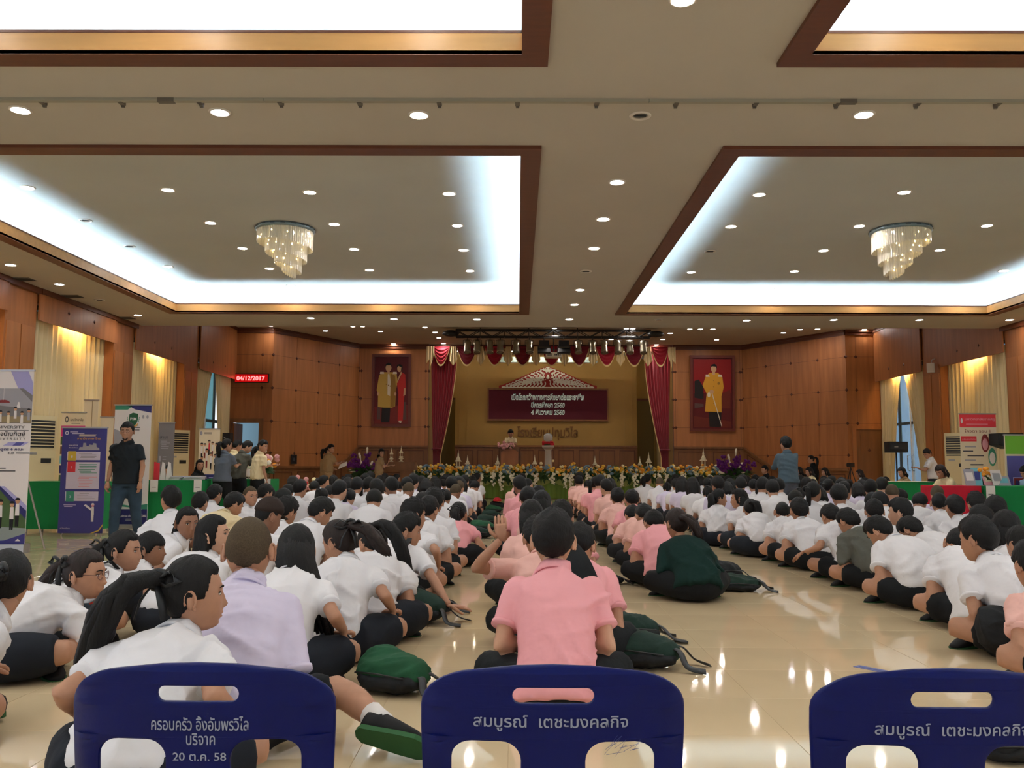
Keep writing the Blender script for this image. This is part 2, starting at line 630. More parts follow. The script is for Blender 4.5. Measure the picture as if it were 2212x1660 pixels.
# the rear wall behind the camera
rear = struct_root('wall_rear')
MB().box(XL, XR, YB - 0.15, YB, 2.9, Z1).build('upper_wall', WOOD, rear)
for i in range(6):
    xx = XL + (XR - XL) * i / 5
    MB().box(xx - 0.35, xx + 0.35, YB - 0.15, YB + 0.05, 0, 2.9).build('pier', WOOD, rear)

# window glazing in every bay that can be seen, daylight beyond
FRAMEM = mat('bronze_window_frame', (44, 46, 48), 0.4, 0.5)
WHITEF = mat('white_aluminium', (225, 230, 232), 0.4, 0.5)
GLASS = mat('window_glass', (190, 225, 228), 0.02, 0.5, alpha=0.28)
STEEL = mat('polished_steel', (200, 205, 208), 0.2, 0.5, metal=1.0)
nw = 10
for i in range(5):
    x0, x1 = XL + (XR - XL) * i / 5 + 0.35, XL + (XR - XL) * (i + 1) / 5 - 0.35
    nw += 1
    root = struct_root('window_%d' % nw)
    for xx in (x0, (x0 + x1) / 2, x1):
        MB().box(xx - 0.03, xx + 0.03, YB - 0.1, YB - 0.04, 0, 2.9).build('mullion', FRAMEM, root)
    for a, b in ((x0, (x0 + x1) / 2), ((x0 + x1) / 2, x1)):
        MB().box(a + 0.03, b - 0.03, YB - 0.075, YB - 0.068, 0.02, 2.88).build('pane', GLASS, root)
nw = 0
for side, x, s, bays in (('left', XL, 1, BAYS_L), ('right', XR, -1, BAYS_R)):
    for k, (y0, y1) in enumerate(bays[:4]):
        nw += 1
        root = struct_root('window_%d' % nw)
        xx = x - 0.16 * s
        n = 4
        for i in range(n + 1):
            yy = y0 + (y1 - y0) * i / n
            mm = WHITEF if (k == 0 and i == 2) else FRAMEM
            MB().box(xx - 0.03, xx + 0.03, yy - 0.04, yy + 0.04, 0, 3.9).build('mullion', mm, root)
        for z in (0.04, 2.25, 3.86):
            MB().box(xx - 0.028, xx + 0.028, y0, y1, z - 0.04, z + 0.04).build('transom', FRAMEM, root)
        for i in range(n):
            ya, yb = y0 + (y1 - y0) * i / n + 0.04, y0 + (y1 - y0) * (i + 1) / n - 0.04
            for za, zb in ((0.08, 2.21), (2.29, 3.82)):
                MB().box(xx - 0.004, xx + 0.004, ya, yb, za, zb).build('pane', GLASS, root)
        if k == 0:
            ym = (y0 + y1) / 2
            for q in (-1, 1):
                yy = ym + q * 0.13
                MB().tube([(xx + 0.03 * s, yy, 0.9), (xx + 0.09 * s, yy, 0.92), (xx + 0.09 * s, yy, 1.33), (xx + 0.03 * s, yy, 1.35)], 0.016, 6).build('handle', STEEL, root, True)
# outdoors: paving, a teal wall with dark shrubs on the left, a blue wall on the right, both raised to block the sky
PAVE = mat('outdoor_paving', (150, 150, 145), 0.8)
VERW = mat('veranda_blue_wall', (100, 132, 160), 0.8, noise=0.1)
TEAL = mat('teal_wall', (60, 120, 128), 0.8, noise=0.1)
DKGREEN = mat('dark_leaf', (26, 46, 34), 0.7, noise=0.3)
PALEB = mat('pale_blue_wall', (176, 214, 232), 0.8)
mb = MB()
mb.box(XL - 12, XL - 0.36, -2, 36, -0.3, -0.13).box(XR + 0.36, XR + 12, -2, 36, -0.3, -0.13).box(XL - 0.36, -5.6, YS + 0.15, 36, -0.3, -0.02)
struct('ground_outdoor', mb, PAVE)
for sx, nm in ((XL - 5.5, 'left'), (XR + 5.5, 'right')):
    struct('wall_outdoor_' + nm, MB().box(sx - 0.1, sx + 0.1, 8, 40, -0.13, 7.0), TEAL if nm == 'left' else VERW)
    rr = random.Random(3)
    for k in range(7):
        sh = thing('shrub', 'dark leafy shrub outdoors, %s beyond the %s window glass' % (ORD[k], nm), 'shrub', (sx + (0.8 if nm == 'left' else -0.8), 18 + k * 2.1, -0.13))
        mb = MB()
        for q in range(60):
            a, b = rr.uniform(0, 2 * pi), rr.uniform(-0.4, 1.4)
            rad = 0.55 * (0.6 + 0.4 * rr.random())
            c = Vector((cos(a) * cos(b) * rad, sin(a) * cos(b) * rad * 1.5, 1.1 + sin(b) * rad * 1.5))
            t1 = Vector((rr.uniform(-1, 1), rr.uniform(-1, 1), rr.uniform(-1, 1))).normalized() * 0.2
            t2 = t1.orthogonal().normalized() * 0.09
            mb.add([c - t1, c + t2, c + t1, c - t2], [(0, 1, 2, 3)])
        mb.ball((0, 0, 1.1), (0.42, 0.6, 0.75), 8, 5)
        mb.build('foliage', DKGREEN, sh)
        MB().tube([(0, 0, 0), (0.03, 0, 0.7)], 0.05, 6).build('stem', STUDM, sh)
struct('wall_lobby', MB().box(-9.2, -6.5, 28.4, 28.5, -0.02, 3.2), PALEB)

# doors: left one open to a pale blue lobby, right one closed
d1 = struct_root('door_1')
fx0, fx1 = XL + 0.11, XL + 0.99
for a, b, c, d in ((fx0 - 0.09, fx0 + 0.03, 0, 2.37), (fx1 - 0.03, fx1 + 0.09, 0, 2.37), (fx0 + 0.03, fx1 - 0.03, 2.25, 2.37)):
    MB().box(a, b, YS - 0.045, YS + 0.14, c, d).build('door_frame', WOODB, d1)
leaf = MB().box(fx0 + 0.03, fx0 + 0.07, YS + 0.1, YS + 0.9, 0.0, 2.24).build('door_leaf', WOOD2, d1)
MB().ball((fx0 + 0.1, YS + 0.8, 1.0), 0.03).build('door_handle', STEEL, leaf, True)
d2 = struct_root('door_2')
gx0, gx1 = 9.83 + 0.2, 9.83 + 1.02
for a, b, c, d in ((gx0 - 0.08, gx0 + 0.03, 0, 2.22), (gx1 - 0.03, gx1 + 0.05, 0, 2.22), (gx0 + 0.03, gx1 - 0.03, 2.12, 2.22)):
    MB().box(a, b, YS - 0.05, YS + 0.05, c, d).build('door_frame', WOOD2, d2)
leaf = MB().box(gx0 + 0.03, gx1 - 0.03, YS - 0.012, YS + 0.03, 0.0, 2.12).build('door_leaf', WOODB, d2)
for za, zb in ((0.2, 0.9), (1.15, 1.95)):
    MB().box(gx0 + 0.16, gx1 - 0.16, YS - 0.02, YS - 0.011, za, zb).build('door_panel', WOODB, leaf)
v = [(9.83 + 0.61, YS - 0.03, 1.5 + 0.055), (9.83 + 0.555, YS - 0.021, 1.5), (9.83 + 0.61, YS - 0.021, 1.445), (9.83 + 0.665, YS - 0.021, 1.5)]
MB().add(v, [(0, 1, 2), (0, 2, 3)]).build('stud', STUDM, leaf)
# ------------------------------------------------------------ recessed downlights
WARM = mat('warm_lamp', (255, 255, 255), emit=(255, 246, 238), estr=L_DOWN)
COOL = mat('cool_lamp', (255, 255, 255), emit=(240, 240, 255), estr=L_COOL)
DEAD = mat('unlit_lamp', (70, 68, 64), 0.3, 0.5)
TRIMW = mat('lamp_trim_ring', (215, 208, 196), 0.4, 0.5)


def downlight_meshes(lamp, dead):
    ring = MB()
    seg = 16
    prof = [(0.098, 0.0), (0.098, -0.006), (0.086, -0.012), (0.074, -0.010), (0.070, 0.002)]
    vs, fs = [], []
    for r, z in prof:
        for k in range(seg):
            a = 2 * pi * k / seg
            vs.append((r * cos(a), r * sin(a), z))
    for i in range(len(prof) - 1):
        for k in range(seg):
            a, b = i * seg + k, i * seg + (k + 1) % seg
            fs.append((a, a + seg, b + seg, b))
    ring.add(vs, fs)
    bulb = MB()
    if dead:
        bulb.lathe([(0.061, 0.0), (0.045, -0.002), (0.03, -0.001)], 12)
        bulb.tube([(-0.05, 0, -0.008), (0.05, 0, -0.008)], 0.008, 6)
    else:
        bulb.lathe([(0.001, -0.016), (0.035, -0.0135), (0.058, -0.008), (0.070, 0.0)], 12)
    return ring.mesh('trim_ring', TRIMW, True), bulb.mesh('bulb', lamp)


DLM = {'w': downlight_meshes(WARM, 0), 'c': downlight_meshes(COOL, 0), 'd': downlight_meshes(DEAD, 1)}
KIND = {'w': 'lit warm', 'c': 'lit white', 'd': 'unlit'}


def downlight(px, py, z, k, where):
    p = at_z(px, py, z)
    t = thing('downlight', '%s round downlight, %s' % (KIND[k], where), 'light', (p.x, p.y, z - 0.0005), 0, 'recessed ceiling downlights')
    r, b = DLM[k]
    link('trim_ring', r, t)
    link('bulb', b, t)


LC, RC = 'left cove', 'right cove'
rows = [
    (Z1, 'between the near and far coves, %s from the left', [(44, 237, 'w'), (475, 242, 'c'), (905, 248, 'w'), (1383, 250, 'd'), (1866, 247, 'w')]),
    (Z1, 'in the aisle strip, %s from the camera', [(1475, -2, 'w'), (1333, 393, 'c'), (1303, 473, 'w'), (1283, 536, 'w'), (1266, 586, 'd'), (1253, 626, 'w'), (1241, 658, 'w'), (1230, 690, 'w')]),
    (Z1, 'along the left wall, %s from the camera', [(23, 572, 'w'), (128, 614, 'c'), (215, 648, 'd'), (298, 681, 'w')]),
    (ZC, LC + ', front row, %s from the left', [(60, 405, 'w'), (363, 410, 'w'), (669, 415, 'w'), (970, 418, 'w')]),
    (ZC, LC + ', second row, %s from the left', [(185, 476, 'd'), (455, 481, 'w'), (722, 484, 'w'), (988, 487, 'c')]),
    (ZC, LC + ', third row, %s from the left', [(280, 532, 'd'), (524, 536, 'w'), (765, 538, 'w'), (1001, 540, 'w')]),
    (ZC, LC + ', fourth row, %s from the left', [(363, 576, 'w'), (582, 580, 'w'), (798, 583, 'w'), (1015, 585, 'w')]),
    (ZC, LC + ', back row, %s from the left', [(428, 613, 'w'), (628, 617, 'w'), (827, 620, 'w'), (1022, 622, 'w')]),
    (ZC, RC + ', front row, %s from the left', [(1640, 420, 'w'), (1953, 415, 'w')]),
    (ZC, RC + ', second row, %s from the left', [(1579, 489, 'w'), (1856, 488, 'w'), (2132, 487, 'w')]),
    (ZC, RC + ', third row, %s from the left', [(1534, 543, 'd'), (1779, 541, 'w'), (2030, 540, 'w')]),
    (ZC, RC + ', fourth row, %s from the left', [(1493, 588, 'c'), (1716, 586, 'w'), (2167, 585, 'w')]),
    (ZC, RC + ', back row, %s from the left', [(1460, 627, 'w'), (1663, 624, 'w'), (1868, 624, 'w'), (2076, 624, 'w')]),
    (Z1, 'just beyond the far edge of the coves, %s from the left', [(671, 687, 'w'), (851, 689, 'w'), (1030, 690, 'w'), (1423, 691, 'd'), (1613, 692, 'w'), (1801, 691, 'c'), (1986, 691, 'w'), (2181, 691, 'w')]),
    (Z2, 'just past the step, %s from the left', [(584, 704, 'w'), (762, 705, 'w'), (783, 705, 'w'), (918, 707, 'w'), (1198, 709, 'w'), (1353, 710, 'w'), (1367, 710, 'w'), (1490, 711, 'w'), (1513, 711, 'w'), (1540, 711, 'w'), (1728, 712, 'w'), (1766, 711, 'w'), (1867, 712, 'w')]),
    (Z2, 'second row past the step, %s from the left', [(703, 715, 'c'), (822, 716, 'c'), (940, 718, 'w'), (1448, 720, 'w'), (1692, 719, 'c')]),
    (Z2, 'in the row about the truss, %s from the left', [(948, 730, 'w'), (1320, 733, 'w'), (1432, 733, 'w'), (1548, 734, 'w')]),
    (Z2, 'close to the stage curtain, %s from the left', [(850, 743, 'w'), (958, 742, 'w'), (1418, 745, 'w'), (1528, 747, 'w')]),
]
for z, where, lst in rows:
    for i, (px, py, k) in enumerate(lst):
        downlight(px, py, z, k, where % ORD[i])
# the near coves carry the same rows as the far ones
for side, cx0 in (('left', -7.15), ('right', 1.98)):
    for j in range(5):
        for i in range(4):
            x, y = cx0 + 1.0 + 5.4 * i / 3, -2.0 + 7.6 * j / 4
            t = thing('downlight', 'warm downlight overhead in the near %s cove, %s row from rear, %s from left' % (side, ORD[j], ORD[i]), 'light', (x, y, ZC - 0.0005), 0, 'recessed ceiling downlights')
            link('trim_ring', DLM['w'][0], t)
            link('bulb', DLM['w'][1], t)
# ceiling air grilles along the left wall
VENTM = mat('grey_grille', (96, 88, 78), 0.5, 0.4)
for i, (px, py) in enumerate([(32, 603), (140, 640), (258, 687)]):
    p = at_z(px, py, Z1)
    t = thing('ceiling_vent', 'dark slatted ceiling air grille by the left wall, %s from the camera' % ORD[i], 'vent', (p.x, p.y, Z1), 0, 'ceiling air grilles')
    mb = MB()
    mb.box(-0.3, 0.3, -0.12, -0.1, -0.012, -0.0005).box(-0.3, 0.3, 0.1, 0.12, -0.012, -0.0005).box(-0.3, -0.28, -0.1, 0.1, -0.012, -0.0005).box(0.28, 0.3, -0.1, 0.1, -0.012, -0.0005)
    mb.build('frame', VENTM, t)
    for q in range(5):
        M = Matrix.Translation((0, -0.08 + q * 0.04, -0.006)) @ Matrix.Rotation(R(35), 4, 'X')
        MB().box(-0.28, 0.28, -0.014, 0.014, -0.001, 0.001, M=M).build('slat', VENTM, t)

# grey cable trunking with clips across the ceiling
TRK = mat('grey_trunking', (150, 146, 130), 0.5, 0.3)
t = thing('cable_trunking', 'thin grey cable trunking clipped across the whole ceiling between near and far coves', 'trunking', (0, 7.12, Z1))
for i in range(6):
    x0 = XL + 0.02 + i * (XR - XL - 0.04) / 6
    MB().box(x0, x0 + (XR - XL - 0.04) / 6 - 0.004, -0.022, 0.022, -0.03, -0.0005).build('duct', TRK, t)
CLIPM = mat('dark_clip', (96, 90, 80), 0.5)
for px in (105, 273, 441, 612, 781, 951, 1118, 1287, 1457, 1627, 1802, 1974, 2146):
    p = at_z(px, 226, Z1)
    MB().box(p.x - 0.02, p.x + 0.02, 0.0, 0.075, -0.034, -0.0005).box(p.x - 0.014, p.x + 0.014, 0.06, 0.078, -0.05, -0.03).build('clip', CLIPM, t)
for px in (374, 1820):
    p = at_z(px, 228, Z1)
    MB().box(p.x - 0.07, p.x + 0.07, -0.026, 0.026, -0.036, -0.0005).build('joint_cover', CLIPM, t)

# crystal chandeliers
CRY = mat('crystal_rods', (240, 236, 222), 0.12, 0.9, alpha=0.62)
PLATE = mat('chandelier_plate', (120, 138, 146), 0.3, 0.5, metal=0.6)
CBULB = mat('chandelier_bulb', (255, 255, 255), emit=(255, 220, 150), estr=22)


def chandelier(px, side, turn):
    p = at_z(px, 492, ZC)
    t = thing('chandelier', 'tiered crystal rod chandelier under the %s ceiling cove' % side, 'chandelier', (p.x, 12.9, ZC), turn)
    plate = MB().lathe([(0.36, -0.001), (0.44, -0.001), (0.445, -0.045), (0.41, -0.06), (0.36, -0.06)], 32).build('mounting_plate', PLATE, t, True)
    mb = MB()
    for k in range(18):
        a = 2 * pi * k / 18
        M = Matrix.Rotation(a, 4, 'Z')
        mb.box(0.442, 0.449, -0.035, 0.035, -0.03, -0.02, M=M)
    mb.build('slot', mat('slot_dark', (60, 70, 76), 0.5), plate)
    tiers = [(0.41, 0.0, -0.06, -0.27, 0.055), (0.305, 0.02, -0.20, -0.44, 0.07), (0.20, 0.05, -0.36, -0.60, 0.08), (0.10, 0.07, -0.5, -0.70, 0.05)]
    for i, (r, ox, z0, z1, sl) in enumerate(tiers):
        mb = MB()
        n = int(r * 190)
        for k in range(n):
            a = 2 * pi * k / n
            c, s = cos(a), sin(a)
            zb = z1 - sl * c + 0.003 * ((k % 2) * 2 - 1)
            w = pi * r / n * 0.95
            v = []
            for z in (z0, zb):
                for (dr, dt) in ((0.008, 0), (0, w), (-0.006, 0), (0, -w)):
                    v.append((ox + (r + dr) * c - dt * s, (r + dr) * s + dt * c, z))
            v.append((ox + r * c, r * s, zb - 0.018))
            mb.add(v, [(0, 1, 5, 4), (1, 2, 6, 5), (2, 3, 7, 6), (3, 0, 4, 7), (4, 5, 8), (5, 6, 8), (6, 7, 8), (7, 4, 8), (3, 2, 1, 0)])
        tag(mb.build('crystal_tier', CRY, t), kind='stuff')
        mb = MB()
        mb.tube([(ox + (r - 0.02) * cos(q * pi / 12), (r - 0.02) * sin(q * pi / 12), z0 + 0.004) for q in range(25)], 0.008, 5)
        mb.build('tier_ring', PLATE, t)
        for k in range(max(3, int(r * 26))):
            a = 2 * pi * (k + 0.5) / max(3, int(r * 26))
            MB().ball((ox + (r - 0.035) * cos(a), (r - 0.035) * sin(a), z0 - 0.075 + 0.02 * sin(k * 2.3)), (0.010, 0.010, 0.016), 6, 4).build('bulb', CBULB, t)
    MB().tube([(0.05, 0, -0.05), (0.05, 0, -0.42)], 0.02, 6).build('stem', PLATE, t)


chandelier(615, 'left', R(20))
chandelier(1953, 'right', R(160))

# ------------------------------------------------------------ cream curtains in the window bays and the lamps that wash them
CURT = mat('cream_curtain', (226, 208, 162), 0.8, 0.15, sheen=0.2, noise=0.05, nscale=2.0, stretch=(6, 6, 0.4))
PLAMP = mat('pelmet_lamp', (255, 255, 255), emit=(255, 206, 120), estr=L_CURT)


def curtain_panel(x, s, fy0, fy1, amp, pleats, label, z0=0.04, z1=3.72, dx=0.06):
    """fy0(t), fy1(t): the two edges along the wall at height fraction t (0 top, 1 bottom)"""
    def fn(u, v):
        a, b = fy0(v), fy1(v)
        am = amp * (0.8 + 0.4 * sin(u * 9.1)) * min(1, u * 10, (1 - u) * 10)
        ph = u * pleats * 2 * pi + 0.5 * sin(v * 3 + u * 6)
        return (am * sin(ph) * s, a + (b - a) * u + 0.012 * sin(ph * 2), z1 + (z0 - z1) * v)
    mb = MB().grid(int(pleats * 7), 10, fn)
    o = mb.build('curtain', CURT, None, True, (x + dx * s, 0, 0))
    tag(o, label, 'curtain', 'cream curtains along the side walls')
    h = MB().grid(int(pleats * 7), 1, lambda u, v: (fn(u, 0)[0] * 1.0 + 0.004 * s, fn(u, 0)[1], z1 + 0.01 - 0.09 * v))
    h.build('heading_tape', CURT, o, True)
    hem = MB().grid(int(pleats * 7), 1, lambda u, v: (fn(u, 1)[0] + 0.004 * s, fn(u, 1)[1], z0 + 0.1 - 0.1 * v))
    hem.build('hem', CURT, o, True)


for side, x, s, bays in (('left', XL, 1, BAYS_L), ('right', XR, -1, BAYS_R)):
    for k, (y0, y1) in enumerate(bays):
        ym = (y0 + y1) / 2
        if k == 0:
            wsh = lambda v: min(1, v * 1.25) ** 0.8
            curtain_panel(x, s, lambda v: y0 + 0.003, lambda v: ym - 0.05 - (ym - y0) * 0.62 * wsh(v), 0.035, 9,
                          'cream curtain drawn back on the near side of the %s glass door' % side)
            curtain_panel(x, s, lambda v: ym + 0.05 + (y1 - ym) * 0.45 * wsh(v), lambda v: y1 - 0.003, 0.035, 9,
                          'cream curtain drawn back on the stage side of the %s glass door' % side)
        elif k < 5:
            curtain_panel(x, s, lambda v: y0 + 0.003, lambda v: ym + 0.04, 0.035, 9, 'near half of the closed cream curtains, %s bay from the stage, %s wall' % (ORD[k], side))
            curtain_panel(x, s, lambda v: ym - 0.04, lambda v: y1 - 0.003, 0.035, 9, 'far half of the closed cream curtains, %s bay from the stage, %s wall' % (ORD[k], side), dx=-0.03)
        if k < 4 and not (side == 'left' and k == 0):
            t = thing('pelmet_lamp', 'warm lamp behind the pelmet of the %s bay from the stage, %s wall' % (ORD[k], side), 'light', (x + 0.15 * s, ym, 3.66), 0, 'lamps behind the pelmets')
            MB().box(-0.03, 0.03, -0.52, 0.52, 0.0, 0.04).build('housing', TRIMW, t)
            MB().tube([(0, -0.5, -0.02), (0, 0.5, -0.02)], 0.016, 6).build('tube', PLAMP, t)
# ------------------------------------------------------------ stage
ZS = 0.72                 # stage floor
YF = 26.6                 # stage front edge
SFLOOR = mat('stage_floor_wood', (120, 74, 40), 0.35, 0.4, noise=0.1, nscale=3, stretch=(0.3, 3, 3))
struct('floor_stage', MB().box(-5.35, 7.56, YF, 33.6, 0, ZS), SFLOOR)


def wainscot(root, p0, p1, z0, z1, nrm, n, m=WOODB, zend=None):
    """panelled dado: board, rail and proud frames; zend: (z0, z1) at the far end when it slopes"""
    p0, p1, nrm = Vector((*p0, 0)), Vector((*p1, 0)), Vector((*nrm, 0)).normalized()
    d = p1 - p0
    e0, e1 = zend or (z0, z1)

    def P(u, w, t):
        a, b = z0 + (e0 - z0) * u, z1 + (e1 - z1) * u
        return p0 + d * u + nrm * t + Vector((0, 0, a + (b - a) * w))

    def slab(u0, u1, w0, w1, t0, t1, nm, mm):
        v = [P(u, w, t) for t in (t0, t1) for w in (w0, w1) for u in (u0, u1)]
        MB().add(v, [(0, 2, 3, 1), (4, 5, 7, 6), (0, 1, 5, 4), (2, 6, 7, 3), (0, 4, 6, 2), (1, 3, 7, 5)]).build(nm, mm, root)
    slab(0, 1, 0, 0.98, 0.001, 0.022, 'board', m)
    slab(0, 1, 0.93, 1.0, 0.022, 0.07, 'rail', WOODB)
    slab(0, 1, 0.0, 0.1, 0.022, 0.036, 'skirting', m)
    L = d.length
    for i in range(n):
        a, b = (i + 0.12) / n, (i + 0.88) / n
        t = 0.025 / L
        slab(a, b, 0.8, 0.8 + 0.03, 0.022, 0.034, 'moulding', WOODD)
        slab(a, b, 0.18, 0.18 + 0.03, 0.022, 0.034, 'moulding', WOODD)
        slab(a, a + t, 0.21, 0.8, 0.022, 0.034, 'moulding', WOODD)
        slab(b - t, b, 0.21, 0.8, 0.022, 0.034, 'moulding', WOODD)


wr_ = struct_root('trim_6')
wainscot(wr_, (-5.42, YP), (-3.04, YP), 0.74, 1.66, (0, -1), 2)
wainscot(wr_, (5.27, YP), (7.63, YP), 0.74, 1.66, (0, -1), 2)
wainscot(wr_, (-7.38, YS), (-5.9, 28.64), 0.0, 0.95, (0.87, -0.49), 3)
wainscot(wr_, (-5.9, 28.64), (-5.42, YP), 0.0, 0.95, (0.87, -0.49), 1, zend=(0.74, 1.66))
wainscot(wr_, (8.35, 28.33), (9.83, YS), 0.0, 0.95, (-0.85, -0.53), 3)
wainscot(wr_, (7.63, YP), (8.35, 28.33), 0.74, 1.66, (-0.85, -0.53), 1, zend=(0.0, 0.95))
wainscot(wr_, (XL + 1.08, YS), (-7.38, YS), 0.0, 0.95, (0, -1), 1)

# wall behind the stage: projecting olive centre, recessed sides with tall doorways
back = struct_root('wall_stage')
BX0, BX1 = -2.33, 4.42
MB().box(BX0, BX1, YW, YW + 0.9, ZS, Z2).build('centre_panel', STAGEW, back)
MB().box(-3.3, BX0, 33.4, 33.5, ZS, Z2).build('side_panel', STAGEW, back)
MB().box(BX1, 5.5, 33.4, 33.5, ZS, Z2).build('side_panel', STAGEW, back)
for x0, x1 in ((-3.14, -3.04), (5.27, 5.37)):
    MB().box(x0, x1, YP + 0.13, 33.4, ZS, Z2).build('side_wall', STAGEW, back)
for x in (BX0 + 0.14, BX0 + 0.42, BX1 - 0.44, BX1 - 0.16):
    MB().box(x - 0.018, x + 0.018, YW - 0.02, YW, 1.8, Z2 - 0.35).build('moulding', STAGEW, back)
for x0, x1 in ((BX0 + 0.14, BX0 + 0.42), (BX1 - 0.44, BX1 - 0.16)):
    MB().box(x0, x1, YW - 0.02, YW, Z2 - 0.36, Z2 - 0.32).build('moulding', STAGEW, back)
DOORO = mat('dark_olive_door', (104, 86, 44), 0.5, 0.3)
for i, (x0, x1) in enumerate(((-2.98, BX0 - 0.02), (BX1 + 0.02, 5.21))):
    dr = struct_root('door_%d' % (i + 3))
    MB().box(x0, x1, 33.36, 33.4, ZS, 3.5).build('door_leaf', DOORO, dr)
    MB().box(x0 - 0.03, x1 + 0.03, 33.33, 33.4, 3.5, 3.58).build('door_frame', WOODD, dr)
wainscot(back, (BX0, YW), (BX1, YW), ZS, 1.75, (0, -1), 9)
STUBE = mat('stage_tube_light', (255, 255, 255), emit=(255, 240, 205), estr=60)
for i, x in enumerate((-1.9, 0.35, 1.75, 4.1)):
    t = thing('stage_batten', 'fluorescent batten behind the stage swags, %s from the left' % ORD[i], 'light', (x, YP + 0.45, 4.98), 0, 'battens behind the swags')
    MB().box(-0.6, 0.6, -0.04, 0.04, 0, 0.05).build('housing', TRIMW, t)
    MB().tube([(-0.58, 0, -0.02), (0.58, 0, -0.02)], 0.016, 6).build('tube', STUBE, t)

# sign board with the event's title
MAROON = mat('maroon_board', (84, 26, 42), 0.7, 0.2)
SBX0, SBX1, SBZ0, SBZ1 = -1.08, 3.30, 2.71, 3.80
SY = YW - 0.08
sb = thing('sign_board', 'wide maroon board with white Thai lettering in a wooden frame above the stage', 'sign', ((SBX0 + SBX1) / 2, SY, SBZ0))
hw, hh = (SBX1 - SBX0) / 2, SBZ1 - SBZ0
MB().box(-hw, hw, 0, 0.06, 0, hh).build('panel', MAROON, sb)
for q in ((-hw - 0.05, hw + 0.05, hh, hh + 0.06), (-hw - 0.05, hw + 0.05, -0.06, 0), (-hw - 0.05, -hw, 0, hh), (hw, hw + 0.05, 0, hh)):
    MB().box(q[0], q[1], -0.03, 0.075, q[2], q[3]).build('frame', WOODB, sb)
LETW = mat('white_lettering', (236, 246, 240), 0.6, emit=(220, 240, 230), estr=0.10)
LETG = mat('green_lettering', (60, 110, 100), 0.6)
for s, z, w, h in (('เปิดโลกกว้างทางการศึกษาต่อและอาชีพ', 0.73, 2.70, 0.27), ('ปีการศึกษา 2560', 0.45, 1.25, 0.22), ('4 ธันวาคม 2560', 0.18, 1.25, 0.22)):
    text('lettering', s, 0.25, LETW, frame_m((0, -0.006, z), (1, 0, 0)), sb, depth=0.004, bold=0.012, width=w, height=h, shear=0.12)
    text('lettering', s, 0.25, LETG, frame_m((0, -0.012, z + 0.018), (1, 0, 0)), sb, depth=0.003, bold=-0.003, width=w * 0.985, height=h * 0.86, shear=0.12)

# white carved gable over it
REDB = mat('red_backing', (150, 34, 34), 0.6)
FRETW = mat('white_fretwork', (240, 244, 240), 0.6)
gz, gx = SBZ1 + 0.08, (SBX0 + SBX1) / 2
gb = thing('carved_gable', 'white scrolled fretwork gable with red edge above the maroon board', 'ornament', (gx, SY, gz))
GW, GH = 1.72, 0.76


def gable_h(u):
    u = abs(u)
    return GH * (0.03 + 0.97 * (1 - u) ** 1.25 * (1 + 0.35 * u)) + 0.012 * math.sin(u * 60)


top = [(GW * 1.06 * u, gable_h(u) + 0.055) for u in [i / 30 - 1 for i in range(61)]]
poly = [(-GW * 1.06, -0.02)] + top + [(GW * 1.06, -0.02)]
MB().prism(poly, 0.03, 0.06, lambda u, w, t: (u, t, w)).build('backing', REDB, gb)
mb = MB()
mb.box(-GW, GW, -0.0, 0.03, -0.005, 0.035)
rr = random.Random(11)


SCN = [0]


def scroll(cx, cz, r, a0, turns, sgn, wd):
    pts = []
    SCN[0] += 1
    yy = 0.012 + (SCN[0] % 23) * 0.0009
    for i in range(15):
        t = i / 14
        a = a0 + sgn * turns * 2 * pi * t
        q = r * (1 - 0.82 * t)
        pts.append((cx + q * cos(a), yy, cz + q * sin(a)))
    for i in range(14):
        p, n = Vector(pts[i]), Vector(pts[i + 1])
        d = (n - p).normalized()
        o = Vector((-d.z, 0, d.x)) * wd * (1 - 0.5 * i / 14)
        f = Vector((0, 0.016, 0))
        mb.add([p - o - f, n - o - f, n + o - f, p + o - f, p - o + f, n - o + f, n + o + f, p + o + f], [(0, 1, 2, 3), (4, 7, 6, 5), (0, 4, 5, 1), (3, 2, 6, 7)])


for s in (-1, 1):
    for k in range(12):
        u = 0.10 + 0.86 * k / 11
        h = gable_h(u)
        r = min(0.17, h * 0.36)
        if h > 0.06:
            scroll(s * GW * u, h - r - 0.01, r, pi * 0.5, 1.3, s, 0.022)
            if h > 0.2:
                scroll(s * GW * (u + 0.02), 0.04 + r * 0.8, r * 0.85, -pi * 0.5, 1.2, -s, 0.02)
            if h > 0.38:
                scroll(s * GW * (u - 0.02), h * 0.5, r * 0.7, pi, 1.1, s, 0.018)
                scroll(s * GW * (u + 0.045), h * 0.45, r * 0.5, 0, 1.1, -s, 0.016)
    for i in range(30):
        u0, u1 = i / 30, (i + 1) / 30
        a, b = Vector((s * GW * u0, 0, gable_h(u0) - 0.01)), Vector((s * GW * u1, 0, gable_h(u1) - 0.01))
        mb.add([a, b, b + Vector((0, 0, 0.025)), a + Vector((0, 0, 0.025)), a + Vector((0, .03, 0)), b + Vector((0, .03, 0)), b + Vector((0, .03, 0.025)), a + Vector((0, .03, 0.025))],
               [(0, 1, 2, 3), (4, 7, 6, 5), (0, 4, 5, 1), (3, 2, 6, 7)] if s > 0 else [(3, 2, 1, 0), (5, 6, 7, 4), (1, 5, 4, 0), (7, 6, 2, 3)])
        if i % 2 == 0 and i < 28:
            c = (a + b) / 2
            mb.add([c + Vector((-0.035, 0, 0.01)), c + Vector((0.035, 0, 0.01)), c + Vector((s * 0.01, 0.0, 0.06)), c + Vector((-0.035, .03, 0.01)), c + Vector((0.035, .03, 0.01)), c + Vector((s * 0.01, 0.03, 0.06))],
                   [(0, 1, 2), (5, 4, 3), (0, 3, 4, 1), (1, 4, 5, 2), (2, 5, 3, 0)])
mb.build('fretwork', FRETW, gb)
